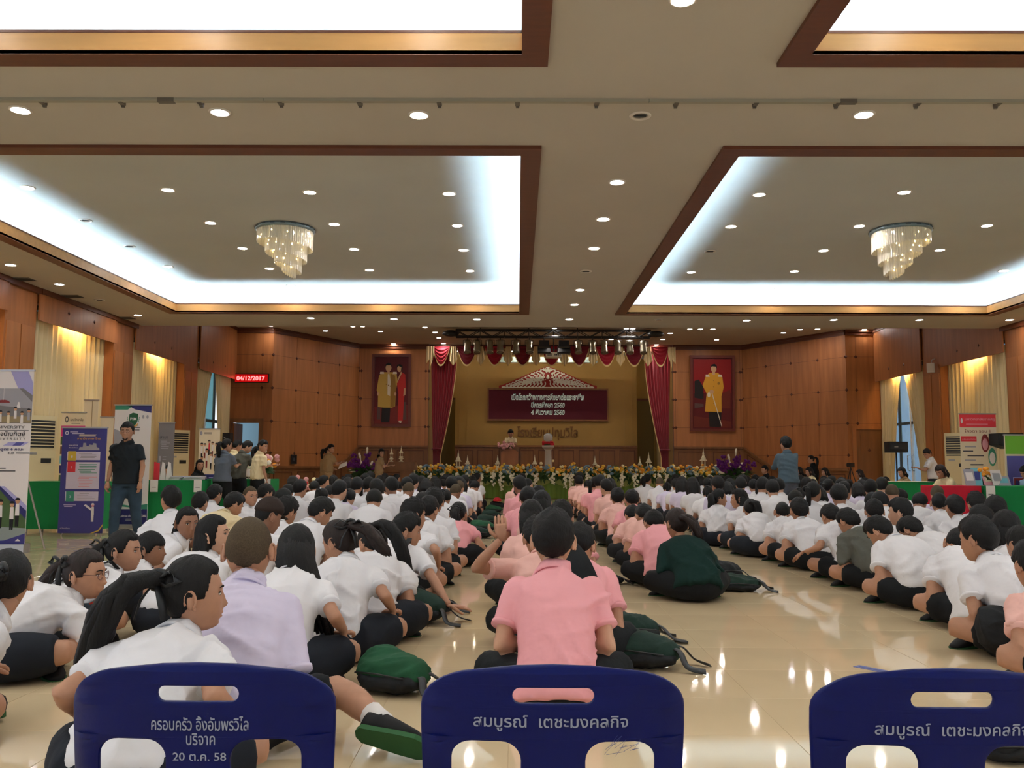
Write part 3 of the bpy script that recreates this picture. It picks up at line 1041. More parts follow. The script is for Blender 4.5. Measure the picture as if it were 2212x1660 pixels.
MB().lathe([(0.001, 0), (0.09, 0.01), (0.13, 0.02), (0.13, 0.03)], 16).mesh('x', REDB)
em = MB()
em.prism([(0.11 * cos(a), 0.15 * sin(a)) for a in [i * pi / 10 for i in range(20)]], -0.012, 0.01, lambda u, w, t: (u, t, w + 0.42))
em.build('emblem', REDB, gb)
em = MB()
em.prism([(-0.045, -0.08), (0.045, -0.08), (0.06, -0.02), (0.0, 0.1), (-0.06, -0.02)], -0.02, -0.011, lambda u, w, t: (u, t, w + 0.41))
em.prism([(-0.05, 0), (0.05, 0), (0.11, 0.10), (0.04, 0.09), (0.0, 0.2), (-0.04, 0.09), (-0.11, 0.10)], -0.01, 0.02, lambda u, w, t: (u, t, w + 0.6))
em.build('finial', FRETW, gb)
for s in (-1, 1):
    MB().prism([(s * 0.16 + q * 0.05, z) for q, z in ((0, 0.17), (1, 0.25), (0.6, 0.29), (0, 0.26), (-0.6, 0.29), (-1, 0.25))], -0.012, 0.01, lambda u, w, t: (u, t, w)).build('heart', REDB, gb)

# school name in raised brown letters on the olive wall
NAMEM = mat('brown_letters', (112, 74, 26), 0.5, 0.4)
p0, p1 = at(1117, 950, YW), at(1248, 920, YW)
nm = thing('wall_lettering', 'raised brown Thai letters of the school name on the olive stage wall', 'sign', ((p0.x + p1.x) / 2, YW - 0.02, p0.z + 0.10))
text('letters', 'โรงเรียนปทุมวิไล', 0.5, NAMEM, frame_m((0, 0, 0), (1, 0, 0)), nm, depth=0.018, bold=0.008, width=p1.x - p0.x, height=(p1.z - p0.z))

# ------------------------------------------------------------ red stage curtains, swags and cream jabots
RED = mat('crimson_velvet', (150, 24, 40), 0.75, 0.2, sheen=0.25)
REDDK = mat('wine_velvet', (112, 20, 34), 0.75, 0.2, sheen=0.25)
CREAM = mat('cream_fringe_cloth', (226, 206, 160), 0.75, 0.2)
FRINGE = mat('gold_fringe', (216, 190, 130), 0.6, 0.3)
YC = YP + 0.12
for side, xo, s in (('left', -3.0, 1), ('right', 5.23, -1)):
    def fn(u, v):
        k = min(1, max(0, (v - 0.12) / 0.75))
        w = 0.86 + (0.24 - 0.86) * (k ** 1.35)
        x = xo + s * (0.02 + w * u + 0.10 * k)
        a = 0.05 * (1 - 0.3 * k)
        return (x, YC + a * sin(u * 8 * 2 * pi), 5.05 + (ZS + 0.02 - 5.05) * v)
    t = thing('stage_curtain', 'tall crimson velvet curtain gathered in at the %s edge of the stage' % side, 'curtain', (0, 0, 0), 0, 'crimson stage curtains')
    MB().grid(64, 24, fn).build('drape', RED, t, True)
    MB().grid(2, 24, lambda u, v: (fn(1, v)[0] + s * (0.03 * u), fn(1, v)[1] - 0.01, fn(1, v)[2])).build('fringe', FRINGE, t, True)
    zt = 1.55
    MB().tube([(xo + s * (0.08 + 0.32 * q), YC - 0.085 * sin(pi * min(1, max(0, q))) - 0.02, zt) for q in (0, 0.25, 0.5, 0.75, 1)], 0.03, 6).build('tieback', REDDK, t, True)


def swag(px, wpx, m, label, i):
    c = at(px, 748, YC - 0.1)
    w = wpx / 1880 * YC
    t = thing('curtain_swag', label, 'curtain', (c.x, YC - 0.2, 5.06), 0, 'swags along the stage top')

    def fn(u, v):
        q = 2 * u - 1
        dep = 0.60 * (1 - abs(q) ** 2.2) * v
        x = q * w * 0.5 * (1 - 0.08 * v * (1 - q * q))
        return (x, -0.03 - 0.07 * sin(pi * u) * (0.4 + v) - 0.022 * cos(v * 5 * 2 * pi) * sin(pi * u), -0.02 - dep - 0.06 * v)
    MB().grid(14, 22, fn).build('swag', m, t, True)
    MB().grid(14, 1, lambda u, v: (fn(u, 1)[0], fn(u, 1)[1] - 0.008, fn(u, 1)[2] + 0.02 - 0.06 * v)).build('fringe', FRINGE, t, True)


swags = [(954, 36), (1009.6, 43), (1069, 43), (1129, 44), (1191, 44), (1250, 44), (1309, 44), (1368, 44), (1424, 36)]
for i, (px, w) in enumerate(swags):
    swag(px, w, (RED, REDDK)[i % 2 if i not in (0, 8) else 0], '%s red swag along the stage top, %s from the left' % ('bright' if i % 2 == 0 or i in (0, 8) else 'dark', ORD[i]), i)
for i, px in enumerate([931, 980, 1039, 1098, 1158, 1218.6, 1280, 1339, 1398, 1449]):
    c = at(px, 748, YC - 0.1)
    t = thing('curtain_jabot', 'cream pleated jabot hanging between red swags, %s from the left' % ORD[i], 'curtain', (c.x, YC - 0.27, 5.06), 0, 'cream jabots along the stage top')
    long = 1.5 if i in (0, 9) else 1.0
    if long > 1:
        fnj = lambda u, v: ((u - 0.5) * 0.26, 0.035 * sin(u * 3 * 2 * pi), -0.03 - v * (0.25 + (0.75 if (u > 0.5) == (i == 0) else 0.25) * abs(u - (0 if i == 9 else 1)) * 1.2))
    else:
        fnj = lambda u, v: ((u - 0.5) * (0.16 + 0.14 * v), 0.035 * sin(u * 3 * 2 * pi), -0.03 - v * (0.42 + 0.22 * (1 - abs(2 * u - 1))))
    MB().grid(24, 8, fnj).build('cloth', CREAM, t, True)
    MB().grid(24, 1, lambda u, v: (fnj(u, 1)[0], fnj(u, 1)[1] - 0.006, fnj(u, 1)[2] + 0.01 - 0.04 * v)).build('fringe', FRINGE, t, True)
# wooden header the swags hang from and the pale rolled screen behind them
struct('beam', MB().box(-3.04, 5.27, YP + 0.02, YP + 0.08, 4.9, Z2), WOODD)
SCRM = mat('pale_blue_screen_case', (176, 206, 216), 0.4, 0.5)
a, b = at(1080, 783, YP + 0.9), at(1290, 776, YP + 0.9)
rs = thing('rolled_screen', 'long pale blue rolled screen case hanging behind the swags', 'screen', ((a.x + b.x) / 2, YP + 0.9, a.z))
hw = (b.x - a.x) / 2
MB().box(-hw, hw, -0.06, 0.06, 0, b.z - a.z + 0.06).build('case', SCRM, rs)
for q in (-0.6, 0.6):
    MB().tube([(hw * q, 0, 0.1), (hw * q, 0, Z2 - a.z)], 0.012, 5).build('hanger', STUDM, rs)
MB().box(-hw + 0.02, hw - 0.02, -0.03, 0.03, -0.03, 0).build('weight_bar', TRIMW, rs)

# ------------------------------------------------------------ lighting truss
BLACK = mat('black_steel', (18, 18, 20), 0.45, 0.5)
CAN = mat('aluminium_can', (190, 182, 160), 0.28, 0.5, metal=0.85)
LENS = mat('lamp_lens', (110, 104, 90), 0.1, 0.8)
YT = 25.8
ta, tb = at(985, 728, YT), at(1405, 728, YT)
zb, zt = ta.z, ta.z + 0.22
tr = thing('lighting_truss', 'long black lattice truss under the ceiling before the stage', 'truss', ((ta.x + tb.x) / 2, YT, zb))
L = (tb.x - ta.x) / 2
for y in (-0.13, 0.13):
    for z in (0, 0.2):
        MB().tube([(-L, y, z), (L, y, z)], 0.022, 6).build('chord', BLACK, tr)
n = 16
for i in range(n):
    x0, x1 = -L + 2 * L * i / n, -L + 2 * L * (i + 1) / n
    for y in (-0.13, 0.13):
        z0, z1 = (0, 0.2) if i % 2 else (0.2, 0)
        MB().tube([(x0, y, z0), (x1, y, z1)], 0.013, 5).build('brace', BLACK, tr)
    if i % 2 == 0:
        MB().tube([(x0, -0.13, 0), (x0, 0.13, 0)], 0.013, 5).build('brace', BLACK, tr)
        MB().tube([(x0, -0.13, 0), (x0, -0.13, 0.2)], 0.013, 5).build('brace', BLACK, tr)
for s in (-1, 1):
    MB().ball((s * (L + 0.16), 0, 0.1), (0.26, 0.16, 0.1), 8, 6).build('cloth_bundle', BLACK, tr, True)
for q in (-0.75, -0.25, 0.25, 0.75):
    MB().tube([(L * q, 0, 0.2), (L * q, 0, Z2 - zb)], 0.015, 5).build('hanger', BLACK, tr)


def par_can(px, i):
    p = at(px, 731, YT)
    t = thing('stage_spotlight', 'silver can spotlight hanging from the black truss, %s from the left' % ORD[i], 'spotlight', (p.x, YT, zb - 0.02), 0, 'can spotlights on the truss')
    MB().tube([(0, 0, 0.045), (0, 0, -0.06)], 0.014, 6).build('clamp', BLACK, t)
    mb = MB()
    for s in (-1, 1):
        mb.tube([(0, 0, -0.06), (s * 0.13, 0, -0.08), (s * 0.13, 0, -0.24)], 0.008, 5)
    mb.build('yoke', BLACK, t)
    M = Matrix.Rotation(R(-24), 4, 'X')
    body = MB().lathe([(0.03, 0.02), (0.085, -0.01), (0.105, -0.08), (0.092, -0.14), (0.088, -0.2), (0.10, -0.26), (0.10, -0.36), (0.112, -0.4), (0.112, -0.41)], 14, c=(0, 0, -0.08))
    body.v = [tuple(M @ (Vector(v) + Vector((0, 0, 0.2))) - Vector((0, 0, 0.2))) for v in body.v]
    b = body.build('can', CAN, t, True)
    l = MB().lathe([(0.098, -0.49), (0.05, -0.5), (0.01, -0.502)], 14)
    l.v = [tuple(M @ (Vector(v) + Vector((0, 0, 0.2))) - Vector((0, 0, 0.2))) for v in l.v]
    l.build('lens', LENS, b, True)


for i, zx in enumerate((420, 500, 605, 690, 820, 930, 1330, 1450, 1545, 1655, 1755, 1865)):
    par_can(900 + zx / 3.814, i)
for i, zx in enumerate((1050, 1212)):
    p = at(900 + zx / 3.814, 742, YT)
    t = thing('flood_light', 'black barn door floodlight under the middle of the truss, %s one' % ('left' if i == 0 else 'right'), 'spotlight', (p.x, YT, zb - 0.03), 0, 'black floodlights on the truss')
    MB().tube([(0, 0, 0.05), (0, 0, -0.08)], 0.014, 6).build('clamp', BLACK, t)
    MB().box(-0.15, 0.15, -0.12, 0.12, -0.26, -0.08).build('housing', BLACK, t)
    mb = MB().add([(-0.17, -0.12, -0.26), (0.17, -0.12, -0.26), (0.19, -0.3, -0.46), (-0.19, -0.3, -0.46), (-0.17, -0.11, -0.26), (0.17, -0.11, -0.26), (0.19, -0.29, -0.46), (-0.19, -0.29, -0.46)], [(0, 1, 2, 3), (7, 6, 5, 4), (0, 4, 5, 1), (1, 5, 6, 2), (2, 6, 7, 3), (3, 7, 4, 0)])
    mb.build('barn_door', BLACK, t)
    MB().box(-0.19, 0.19, -0.16, 0.1, -0.47, -0.262).build('hood', BLACK, t)
    MB().box(-0.16, 0.16, -0.165, -0.16, -0.44, -0.29).build('lens', LENS, t)
p = at(1196, 770, 26.3)
t = thing('projector', 'cream ceiling projector hanging on a pole before the red swags', 'projector', (p.x, 26.3, p.z - 0.05))
MB().box(-0.24, 0.24, -0.2, 0.2, 0, 0.15).build('body', mat('projector_shell', (226, 216, 190), 0.5), t)
MB().box(-0.20, -0.06, -0.205, -0.2, 0.03, 0.12).build('lens_panel', mat('projector_grey', (150, 145, 130), 0.4), t)
MB().lathe([(0.05, 0), (0.045, 0.02)], 12, c=(0, 0, 0)).mesh('x', LENS)
for k in range(4):
    MB().box(0.02 + k * 0.05, 0.05 + k * 0.05, -0.206, -0.2, 0.05, 0.1).build('port', BLACK, t)
MB().tube([(0, 0, 0.15), (0, 0, Z2 - p.z + 0.044)], 0.02, 6).build('pole', BLACK, t)
MB().tube([(-0.1, 0, 0.15), (-0.12, 0, 0.25), (0.12, 0, 0.25), (0.1, 0, 0.15)], 0.012, 5).build('bracket', BLACK, t)


# ------------------------------------------------------------ painted portraits beside the stage
def poly_part(name, pts, y, m, par, thick=0.003):
    return MB().prism(pts, y - thick, y, lambda u, w, t: (u, t, w)).build(name, m, par)


def ell(cx, cz, rx, rz, n=16):
    return [(cx + rx * cos(2 * pi * i / n), cz + rz * sin(2 * pi * i / n)) for i in range(n)]


PAINT = {k: mat('paint_' + k, c, 0.5, 0.3) for k, c in dict(bgdark=(92, 22, 26), bgred=(140, 24, 26), skin=(206, 162, 122), gold=(196, 160, 74), goldd=(150, 112, 46), white=(222, 210, 186), red=(190, 44, 38),
                                                       dark=(34, 28, 28), blackhair=(24, 20, 20), grey=(92, 66, 62), yellow=(214, 156, 48), brownred=(110, 42, 30), floor=(120, 40, 34)).items()}
FRAME = mat('portrait_frame', (104, 40, 26), 0.35, 0.5)


def portrait(x0p, x1p, y0p, y1p, label, kind, tilt):
    a, b = at(x0p, y1p, YP - 0.06), at(x1p, y0p, YP - 0.06)
    w, h = (b.x - a.x), (b.z - a.z)
    t = thing('portrait', label, 'painting', ((a.x + b.x) / 2, YP - 0.035, a.z))
    t.rotation_euler = (tilt, 0, 0)
    fw = 0.09
    for q in ((-w / 2, w / 2, h - fw, h), (-w / 2, w / 2, 0, fw), (-w / 2, -w / 2 + fw, fw, h - fw), (w / 2 - fw, w / 2, fw, h - fw)):
        MB().box(q[0], q[1], -0.05, 0.03, q[2], q[3]).build('frame', FRAME, t)
    MB().box(-w / 2 + fw, w / 2 - fw, -0.01, 0.02, fw, h - fw).build('canvas', PAINT['bgdark'], t)
    P = lambda n, pts, lay, c: poly_part(n, [(p[0] * w, p[1] * h) for p in pts], -0.0102 - 0.0022 * lay, PAINT[c], t, 0.002)
    if kind == 2:
        P('print', [(-0.43, 0.04), (0.43, 0.04), (0.43, 0.30), (-0.43, 0.27)], 0, 'floor')
        for x in (-0.36, 0.3):
            P('print', [(x, 0.1), (x + 0.09, 0.1), (x + 0.08, 0.34), (x + 0.01, 0.34)], 1, 'grey')
        P('coat_shape', [(-0.34, 0.27), (-0.02, 0.25), (0.10, 0.28), (0.12, 0.52), (0.16, 0.62), (0.13, 0.72), (0.06, 0.75), (-0.24, 0.75), (-0.32, 0.7), (-0.38, 0.5), (-0.34, 0.46)], 2, 'gold')
        P('print', [(-0.02, 0.26), (0.09, 0.28), (0.12, 0.52), (0.09, 0.7), (-0.02, 0.73)], 3, 'goldd')
        P('print', [(-0.1, 0.44), (-0.03, 0.42), (-0.02, 0.62), (-0.06, 0.73), (-0.1, 0.72)], 4, 'white')
        P('print', [(-0.25, 0.06), (-0.04, 0.06), (-0.02, 0.26), (-0.24, 0.26)], 3, 'dark')
        for x in (-0.30, 0.03):
            P('print', [(x, 0.725), (x + 0.11, 0.725), (x + 0.1, 0.755), (x + 0.01, 0.755)], 5, 'white')
        P('print', ell(-0.08, 0.81, 0.075, 0.055), 5, 'skin')
        P('print', [(-0.16, 0.82), (-0.15, 0.86), (-0.08, 0.885), (-0.01, 0.86), (-0.0, 0.82), (-0.03, 0.845), (-0.13, 0.845)], 6, 'blackhair')
        P('print', [(-0.11, 0.73), (-0.05, 0.73), (-0.05, 0.78), (-0.11, 0.78)], 4, 'skin')
        for x in (-0.36, 0.08):
            P('print', ell(x + 0.02, 0.45, 0.03, 0.025, 8), 5, 'skin')
        P('print', [(0.17, 0.08), (0.30, 0.08), (0.33, 0.4), (0.37, 0.5), (0.35, 0.72), (0.26, 0.75), (0.22, 0.66), (0.14, 0.6), (0.18, 0.45)], 4, 'red')
        P('print', [(0.2, 0.66), (0.27, 0.74), (0.24, 0.76), (0.16, 0.66), (0.15, 0.6)], 5, 'skin')
        P('print', ell(0.2, 0.80, 0.058, 0.048), 5, 'skin')
        P('print', [(0.13, 0.80), (0.14, 0.85), (0.21, 0.865), (0.28, 0.84), (0.28, 0.78), (0.24, 0.77), (0.25, 0.82), (0.17, 0.835)], 6, 'blackhair')
        P('print', [(0.31, 0.42), (0.36, 0.44), (0.36, 0.53), (0.32, 0.53)], 5, 'skin')
        P('print', [(0.19, 0.065), (0.26, 0.05), (0.27, 0.08), (0.2, 0.08)], 5, 'white')
        for k in range(5):
            P('print', [(-0.14 + 0.05 * k - 0.002, 0.55 + 0.012 * abs(k - 2)), (-0.14 + 0.05 * k + 0.03, 0.55 + 0.012 * abs(k - 2)), (-0.14 + 0.05 * k + 0.03, 0.565 + 0.012 * abs(k - 2)), (-0.14 + 0.05 * k, 0.565 + 0.012 * abs(k - 2))], 6, 'goldd')
    else:
        P('print', [(-0.42, 0.5), (0.42, 0.5), (0.42, 0.95), (-0.42, 0.95)], 0, 'bgred')
        P('print', [(-0.42, 0.05), (0.42, 0.05), (0.42, 0.13), (-0.42, 0.2)], 1, 'brownred')
        P('print', [(-0.4, 0.44), (-0.2, 0.42), (-0.2, 0.58), (-0.3, 0.68), (-0.4, 0.66)], 1, 'dark')
        P('print', [(-0.4, 0.3), (-0.2, 0.32), (-0.2, 0.36), (-0.4, 0.37)], 2, 'grey')
        P('print', [(0.2, 0.3), (0.4, 0.3), (0.4, 0.55), (0.22, 0.5)], 1, 'brownred')
        P('print', [(-0.17, 0.26), (0.2, 0.25), (0.2, 0.46), (0.25, 0.58), (0.22, 0.72), (0.12, 0.77), (-0.06, 0.77), (-0.15, 0.72), (-0.22, 0.6), (-0.13, 0.5)], 3, 'yellow')
        P('print', [(-0.07, 0.06), (0.18, 0.05), (0.2, 0.26), (-0.08, 0.27)], 2, 'dark')
        for x in (-0.15, 0.13):
            P('print', [(x, 0.715), (x + 0.09, 0.715), (x + 0.07, 0.745), (x, 0.745)], 4, 'white')
        P('print', [(0.0, 0.74), (0.06, 0.74), (0.06, 0.8), (0.0, 0.8)], 4, 'skin')
        P('print', ell(0.03, 0.825, 0.062, 0.052), 5, 'skin')
        P('print', [(-0.04, 0.83), (-0.02, 0.875), (0.05, 0.89), (0.10, 0.86), (0.10, 0.82), (0.07, 0.85), (-0.01, 0.855)], 6, 'blackhair')
        P('print', ell(-0.02, 0.52, 0.05, 0.028, 10), 5, 'skin')
        P('print', ell(-0.08, 0.48, 0.035, 0.035, 10), 5, 'white')
        P('print', [(-0.02, 0.5), (0.0, 0.5), (0.21, 0.07), (0.195, 0.065)], 6, 'white')
        P('print', ell(0.14, 0.63, 0.03, 0.018, 10), 5, 'goldd')
        for z in (0.36, 0.44, 0.58, 0.66):
            P('print', [(0.02, z), (0.035, z), (0.035, z + 0.012), (0.02, z + 0.012)], 5, 'goldd')


portrait(802, 889, 766, 922, 'tall framed painting of a couple in gold coat and red dress, left of stage', 2, R(1.5))
portrait(1491, 1585, 769, 932, 'tall framed painting of a man in a yellow coat, right of stage', 1, R(3))

# ------------------------------------------------------------ green skirt, flowers and ornaments along the stage edge
GSK = mat('green_satin_skirt', (104, 132, 44), 0.45, 0.4, sheen=0.2)
GDK = mat('dark_green_leaves', (38, 66, 24), 0.6, 0.3, noise=0.3, nscale=9)
GMID = mat('mid_green_fern', (104, 120, 50), 0.6, 0.3, noise=0.2, nscale=9)
LACE = mat('pale_green_lace', (150, 156, 88), 0.7, 0.2)
SX0, SX1 = -3.24, 6.17
sk = thing('stage_skirt', 'pleated green satin skirt with lace swags along the stage front', 'skirt', (0, YF - 0.06, 0))
MB().grid(900, 3, lambda u, v: (SX0 + (SX1 - SX0) * u, -0.05 + 0.035 * abs(sin(u * 64 * pi)) ** 0.7 + 0.01 * sin(u * 171), 0.70 + (0.015 - 0.70) * v)).build('pleated_cloth', GSK, sk, True)
nl = 11
for i in range(nl):
    x0, x1 = SX0 + (SX1 - SX0) * i / nl, SX0 + (SX1 - SX0) * (i + 1) / nl
    MB().grid(12, 4, lambda u, v: (x0 + (x1 - x0) * u, -0.10 - 0.012 * v, 0.71 - v * (0.16 + 0.16 * sin(pi * u) + 0.015 * abs(sin(u * 18))))).build('lace_swag', LACE, sk, True)

rr = random.Random(5)
FL = {k: mat('petal_' + k, c, 0.7, 0.2, sss=0.0) for k, c in dict(yellow=(232, 186, 72), orange=(226, 150, 50), cream=(236, 222, 172), blue=(116, 142, 158), white=(240, 234, 214), purple=(96, 30, 110), pink=(220, 160, 160), red=(196, 44, 52)).items()}


def blossom(mb, c, r, mi=0):
    """a small open flower: ball core with a ruffled ring of petals"""
    n = 7
    vs = [Vector((0, -r * 0.55, 0))]
    a0 = rr.uniform(0, 6)
    for k in range(n):
        a = a0 + 2 * pi * k / n
        vs.append(Vector((cos(a) * r * 0.55, -r * 0.5, sin(a) * r * 0.55)))
    for k in range(n):
        a = a0 + 2 * pi * (k + 0.5) / n
        vs.append(Vector((cos(a) * r, 0.0, sin(a) * r)))
    vs.append(Vector((0, r * 0.5, 0)))
    fs = []
    for k in range(n):
        k1 = (k + 1) % n
        fs += [(0, 1 + k1, 1 + k), (1 + k, 1 + k1, 8 + k), (1 + k1, 8 + k1, 8 + k), (8 + k, 8 + k1, 15)]
    M = Matrix.Rotation(rr.uniform(-0.7, 0.7), 3, 'Z') @ Matrix.Rotation(rr.uniform(-0.7, 0.4), 3, 'X')
    mb.add([M @ v + Vector(c) for v in vs], fs, mi)


def leaf(mb, p, d, ln, wd, droop=0.3):
    d = Vector(d).normalized()
    s = d.cross(Vector((0, -1, 0.3))).normalized() * wd
    a, b, c = Vector(p), Vector(p) + d * ln * 0.5 + Vector((0, -0.03, 0)), Vector(p) + d * ln - Vector((0, 0, droop * ln))
    n = Vector((0, 0.006, 0))
    mb.add([a, b - s, c, b + s, a + n, b - s + n, c + n, b + s + n], [(0, 1, 2, 3), (7, 6, 5, 4), (0, 4, 5, 1), (1, 5, 6, 2), (2, 6, 7, 3), (3, 7, 4, 0)])


gar = thing('flower_garland', 'long garland of yellow, cream and blue flowers along the stage edge', 'flowers', (0, YF - 0.02, ZS))
gl = MB()
for i in range(420):
    x = rr.uniform(SX0 - 0.05, SX1 + 0.05)
    leaf(gl, (x, rr.uniform(-0.2, -0.12), rr.uniform(-0.12, 0.16)), (rr.uniform(-1, 1), -0.3, rr.uniform(-0.9, 0.4)), rr.uniform(0.16, 0.3), rr.uniform(0.03, 0.06))
tag(gl.build('leaves', GDK, gar), kind='stuff')
gl = MB().tube([(SX0, -0.06, 0.05), (SX1, -0.06, 0.05)], 0.1, 8)
gl.build('foam_base', GDK, gar)
groups = {'yellow': MB(), 'orange': MB(), 'cream': MB()}
for i in range(620):
    x = rr.uniform(SX0, SX1)
    ph = sin(x * 2.3) + 0.5 * sin(x * 5.1 + 1)
    c = rr.choices(['yellow', 'orange', 'cream'], [3, 2 + ph, 2.5 - ph])[0]
    blossom(groups[c], (x, rr.uniform(-0.24, -0.14), rr.gauss(0.14, 0.075)), rr.uniform(0.035, 0.065))
for k, g in groups.items():
    tag(g.build(k + '_blossoms', FL[k], gar), kind='stuff')
for i in range(15):
    x = SX0 + 0.35 + (SX1 - SX0 - 0.6) * i / 14 + rr.uniform(-0.15, 0.15)
    mb = MB()
    for q in range(26):
        a, b = rr.uniform(0, 2 * pi), rr.uniform(-pi / 2, pi / 2)
        blossom(mb, (x + 0.13 * cos(a) * cos(b), -0.22 + 0.06 * sin(a) * cos(b), 0.16 + 0.12 * sin(b)), 0.04)
    mb.build('hydrangea', FL['blue'], gar)
for i in range(26):
    x = SX0 + 0.2 + (SX1 - SX0 - 0.3) * i / 25 + rr.uniform(-0.12, 0.12)
    mb = MB()
    ln = rr.uniform(0.26, 0.5)
    for q in range(22):
        t = q / 21
        blossom(mb, (x + rr.gauss(0, 0.05 * (1 - 0.5 * t)), -0.24 - 0.04 * sin(pi * t), 0.04 - ln * t), 0.045 * (1 - 0.35 * t))
    mb.build('orchid_spray', FL['white'], gar)
for px in (918, 1040, 1118, 1242, 1334, 1388, 1455):
    x = at(px, 1000, YF).x
    mb = MB()
    for q in range(46):
        leaf(mb, (x + rr.uniform(-0.12, 0.12), rr.uniform(-0.16, -0.05), 0.08), (rr.uniform(-0.9, 0.9), rr.uniform(-0.3, 0.3), 1.2), rr.uniform(0.2, 0.38), 0.014, 0.35)
    mb.build('fern_tuft', GMID, gar)

IVORY = mat('ivory_plaster', (236, 226, 192), 0.5, 0.4)


def pagoda(px, ytop, ybase, y, where, z0=None):
    p, q = at(px, ytop, y), at(px, ybase, y)
    zb = z0 if z0 is not None else q.z
    h = p.z - zb
    t = thing('ornamental_pagoda', 'ivory miniature pagoda lantern %s' % where, 'ornament', (p.x, y, zb), 0, 'ivory pagodas')
    MB().lathe([(0.14 * h, 0), (0.15 * h, 0.02 * h), (0.09 * h, 0.05 * h), (0.07 * h, 0.12 * h), (0.14 * h, 0.17 * h), (0.15 * h, 0.22 * h), (0.08 * h, 0.27 * h), (0.12 * h, 0.31 * h), (0.125 * h, 0.34 * h)], 10).build('base', IVORY, t, True)
    for k in range(4):
        a = pi / 4 + k * pi / 2
        MB().tube([(0.075 * h * cos(a), 0.075 * h * sin(a), 0.34 * h), (0.075 * h * cos(a), 0.075 * h * sin(a), 0.52 * h)], 0.017 * h, 5).build('column', IVORY, t)
    MB().lathe([(0.13 * h, 0.52 * h), (0.14 * h, 0.54 * h), (0.08 * h, 0.60 * h), (0.095 * h, 0.62 * h), (0.045 * h, 0.70 * h), (0.03 * h, 0.76 * h), (0.036 * h, 0.78 * h), (0.012 * h, 0.9 * h), (0.002 * h, h)], 10).build('spire', IVORY, t, True)


for i, (px, yt) in enumerate([(990, 972), (1010, 983), (1075, 983), (1155, 983), (1285, 985), (1382, 986), (1401, 976), (1519, 968)]):
    pagoda(px, yt, 1004, YF + 0.3, 'among the stage edge flowers, %s from the left' % ORD[i], ZS)

# brown side table with two pagodas, left of the flowers
y0 = 25.7
a, b = at(838, 998, y0), at(900, 1016, y0)
t = thing('side_table', 'brown wooden pedestal table left of the garland holding pagodas', 'table', ((a.x + b.x) / 2, y0, 0))
w = (b.x - a.x) / 2
MB().prism([(-w, 0), (w, 0), (w, 0.02), (w * 0.92, 0.24), (-w * 0.8, 0.24), (-w, 0.16)], -0.28, 0.28, lambda u, q, tt: (u, tt, 0.86 + q)).build('top_box', WOODB, t)
MB().box(-w * 0.1, w * 0.75, -0.2, 0.2, 0.06, 0.86).build('pedestal', WOODB, t)
MB().box(-w * 0.4, w * 0.95, -0.26, 0.26, 0, 0.06).build('foot', WOODD, t)
pagoda(846, 967, 1000, y0, 'on the brown side table, the left one', 1.1005)
pagoda(867, 963, 998, y0, 'on the brown side table, the right one', 1.1005)


# tall arrangements of purple orchids and white lilies at both ends
def big_bouquet(px, label):
    c = at(px, 1040, 25.4)
    t = thing('flower_arrangement', label, 'flowers', (c.x, 25.2, 0))
    MB().lathe([(0.22, 0), (0.24, 0.04), (0.1, 0.1), (0.08, 0.45), (0.2, 0.55), (0.26, 0.72), (0.24, 0.73), (0.05, 0.66)], 14).build('urn', mat('grey_green_urn', (96, 104, 84), 0.5), t, True)
    mb = MB()
    for q in range(150):
        a = rr.uniform(0, 2 * pi)
        leaf(mb, (rr.uniform(-0.15, 0.15), rr.uniform(-0.12, 0.12), 0.74), (cos(a), -0.4 + 0.5 * sin(a), rr.uniform(-0.5, 1.3)), rr.uniform(0.3, 0.55), 0.035, 0.3)
    tag(mb.build('leaves', GDK, t), kind='stuff')
    for k, (dx, dz) in enumerate([(-0.42, 0.42), (-0.3, 0.55), (0.08, 0.58), (0.0, 0.3), (0.42, 0.45), (0.52, 0.32), (-0.5, 0.3)]):
        mb = MB()
        MB.tube(mb, [(0, 0, 0.72), (dx * 0.6, -0.05, 0.72 + dz * 0.6), (dx, -0.12, 0.72 + dz)], 0.008, 5)
        for q in range(14):
            f = 0.45 + 0.55 * q / 13
            blossom(mb, (dx * f + rr.gauss(0, 0.05), -0.14 + rr.gauss(0, 0.03), 0.74 + dz * f + rr.gauss(0, 0.05)), 0.05, 0)
        mb.build('orchid_stem', FL['purple'], t)
    for k, (dx, dz) in enumerate([(0.06, 0.74), (-0.16, 0.58), (0.2, 0.35), (-0.12, 0.38), (-0.4, 0.12), (0.25, 0.1)]):
        mb = MB()
        d = Vector((dx, -0.1, dz)).normalized()
        p = Vector((dx, -0.16, 0.72 + dz))
        mb.tube([p - d * 0.16, p - d * 0.05, p + d * 0.03, p + d * 0.06], [0.012, 0.035, 0.03, 0.008], 7)
        mb.build('lily', FL['white'], t, True)


big_bouquet(792, 'urn of purple orchids and white lilies left of the stage')
big_bouquet(1580, 'urn of purple orchids and white lilies right of the stage')

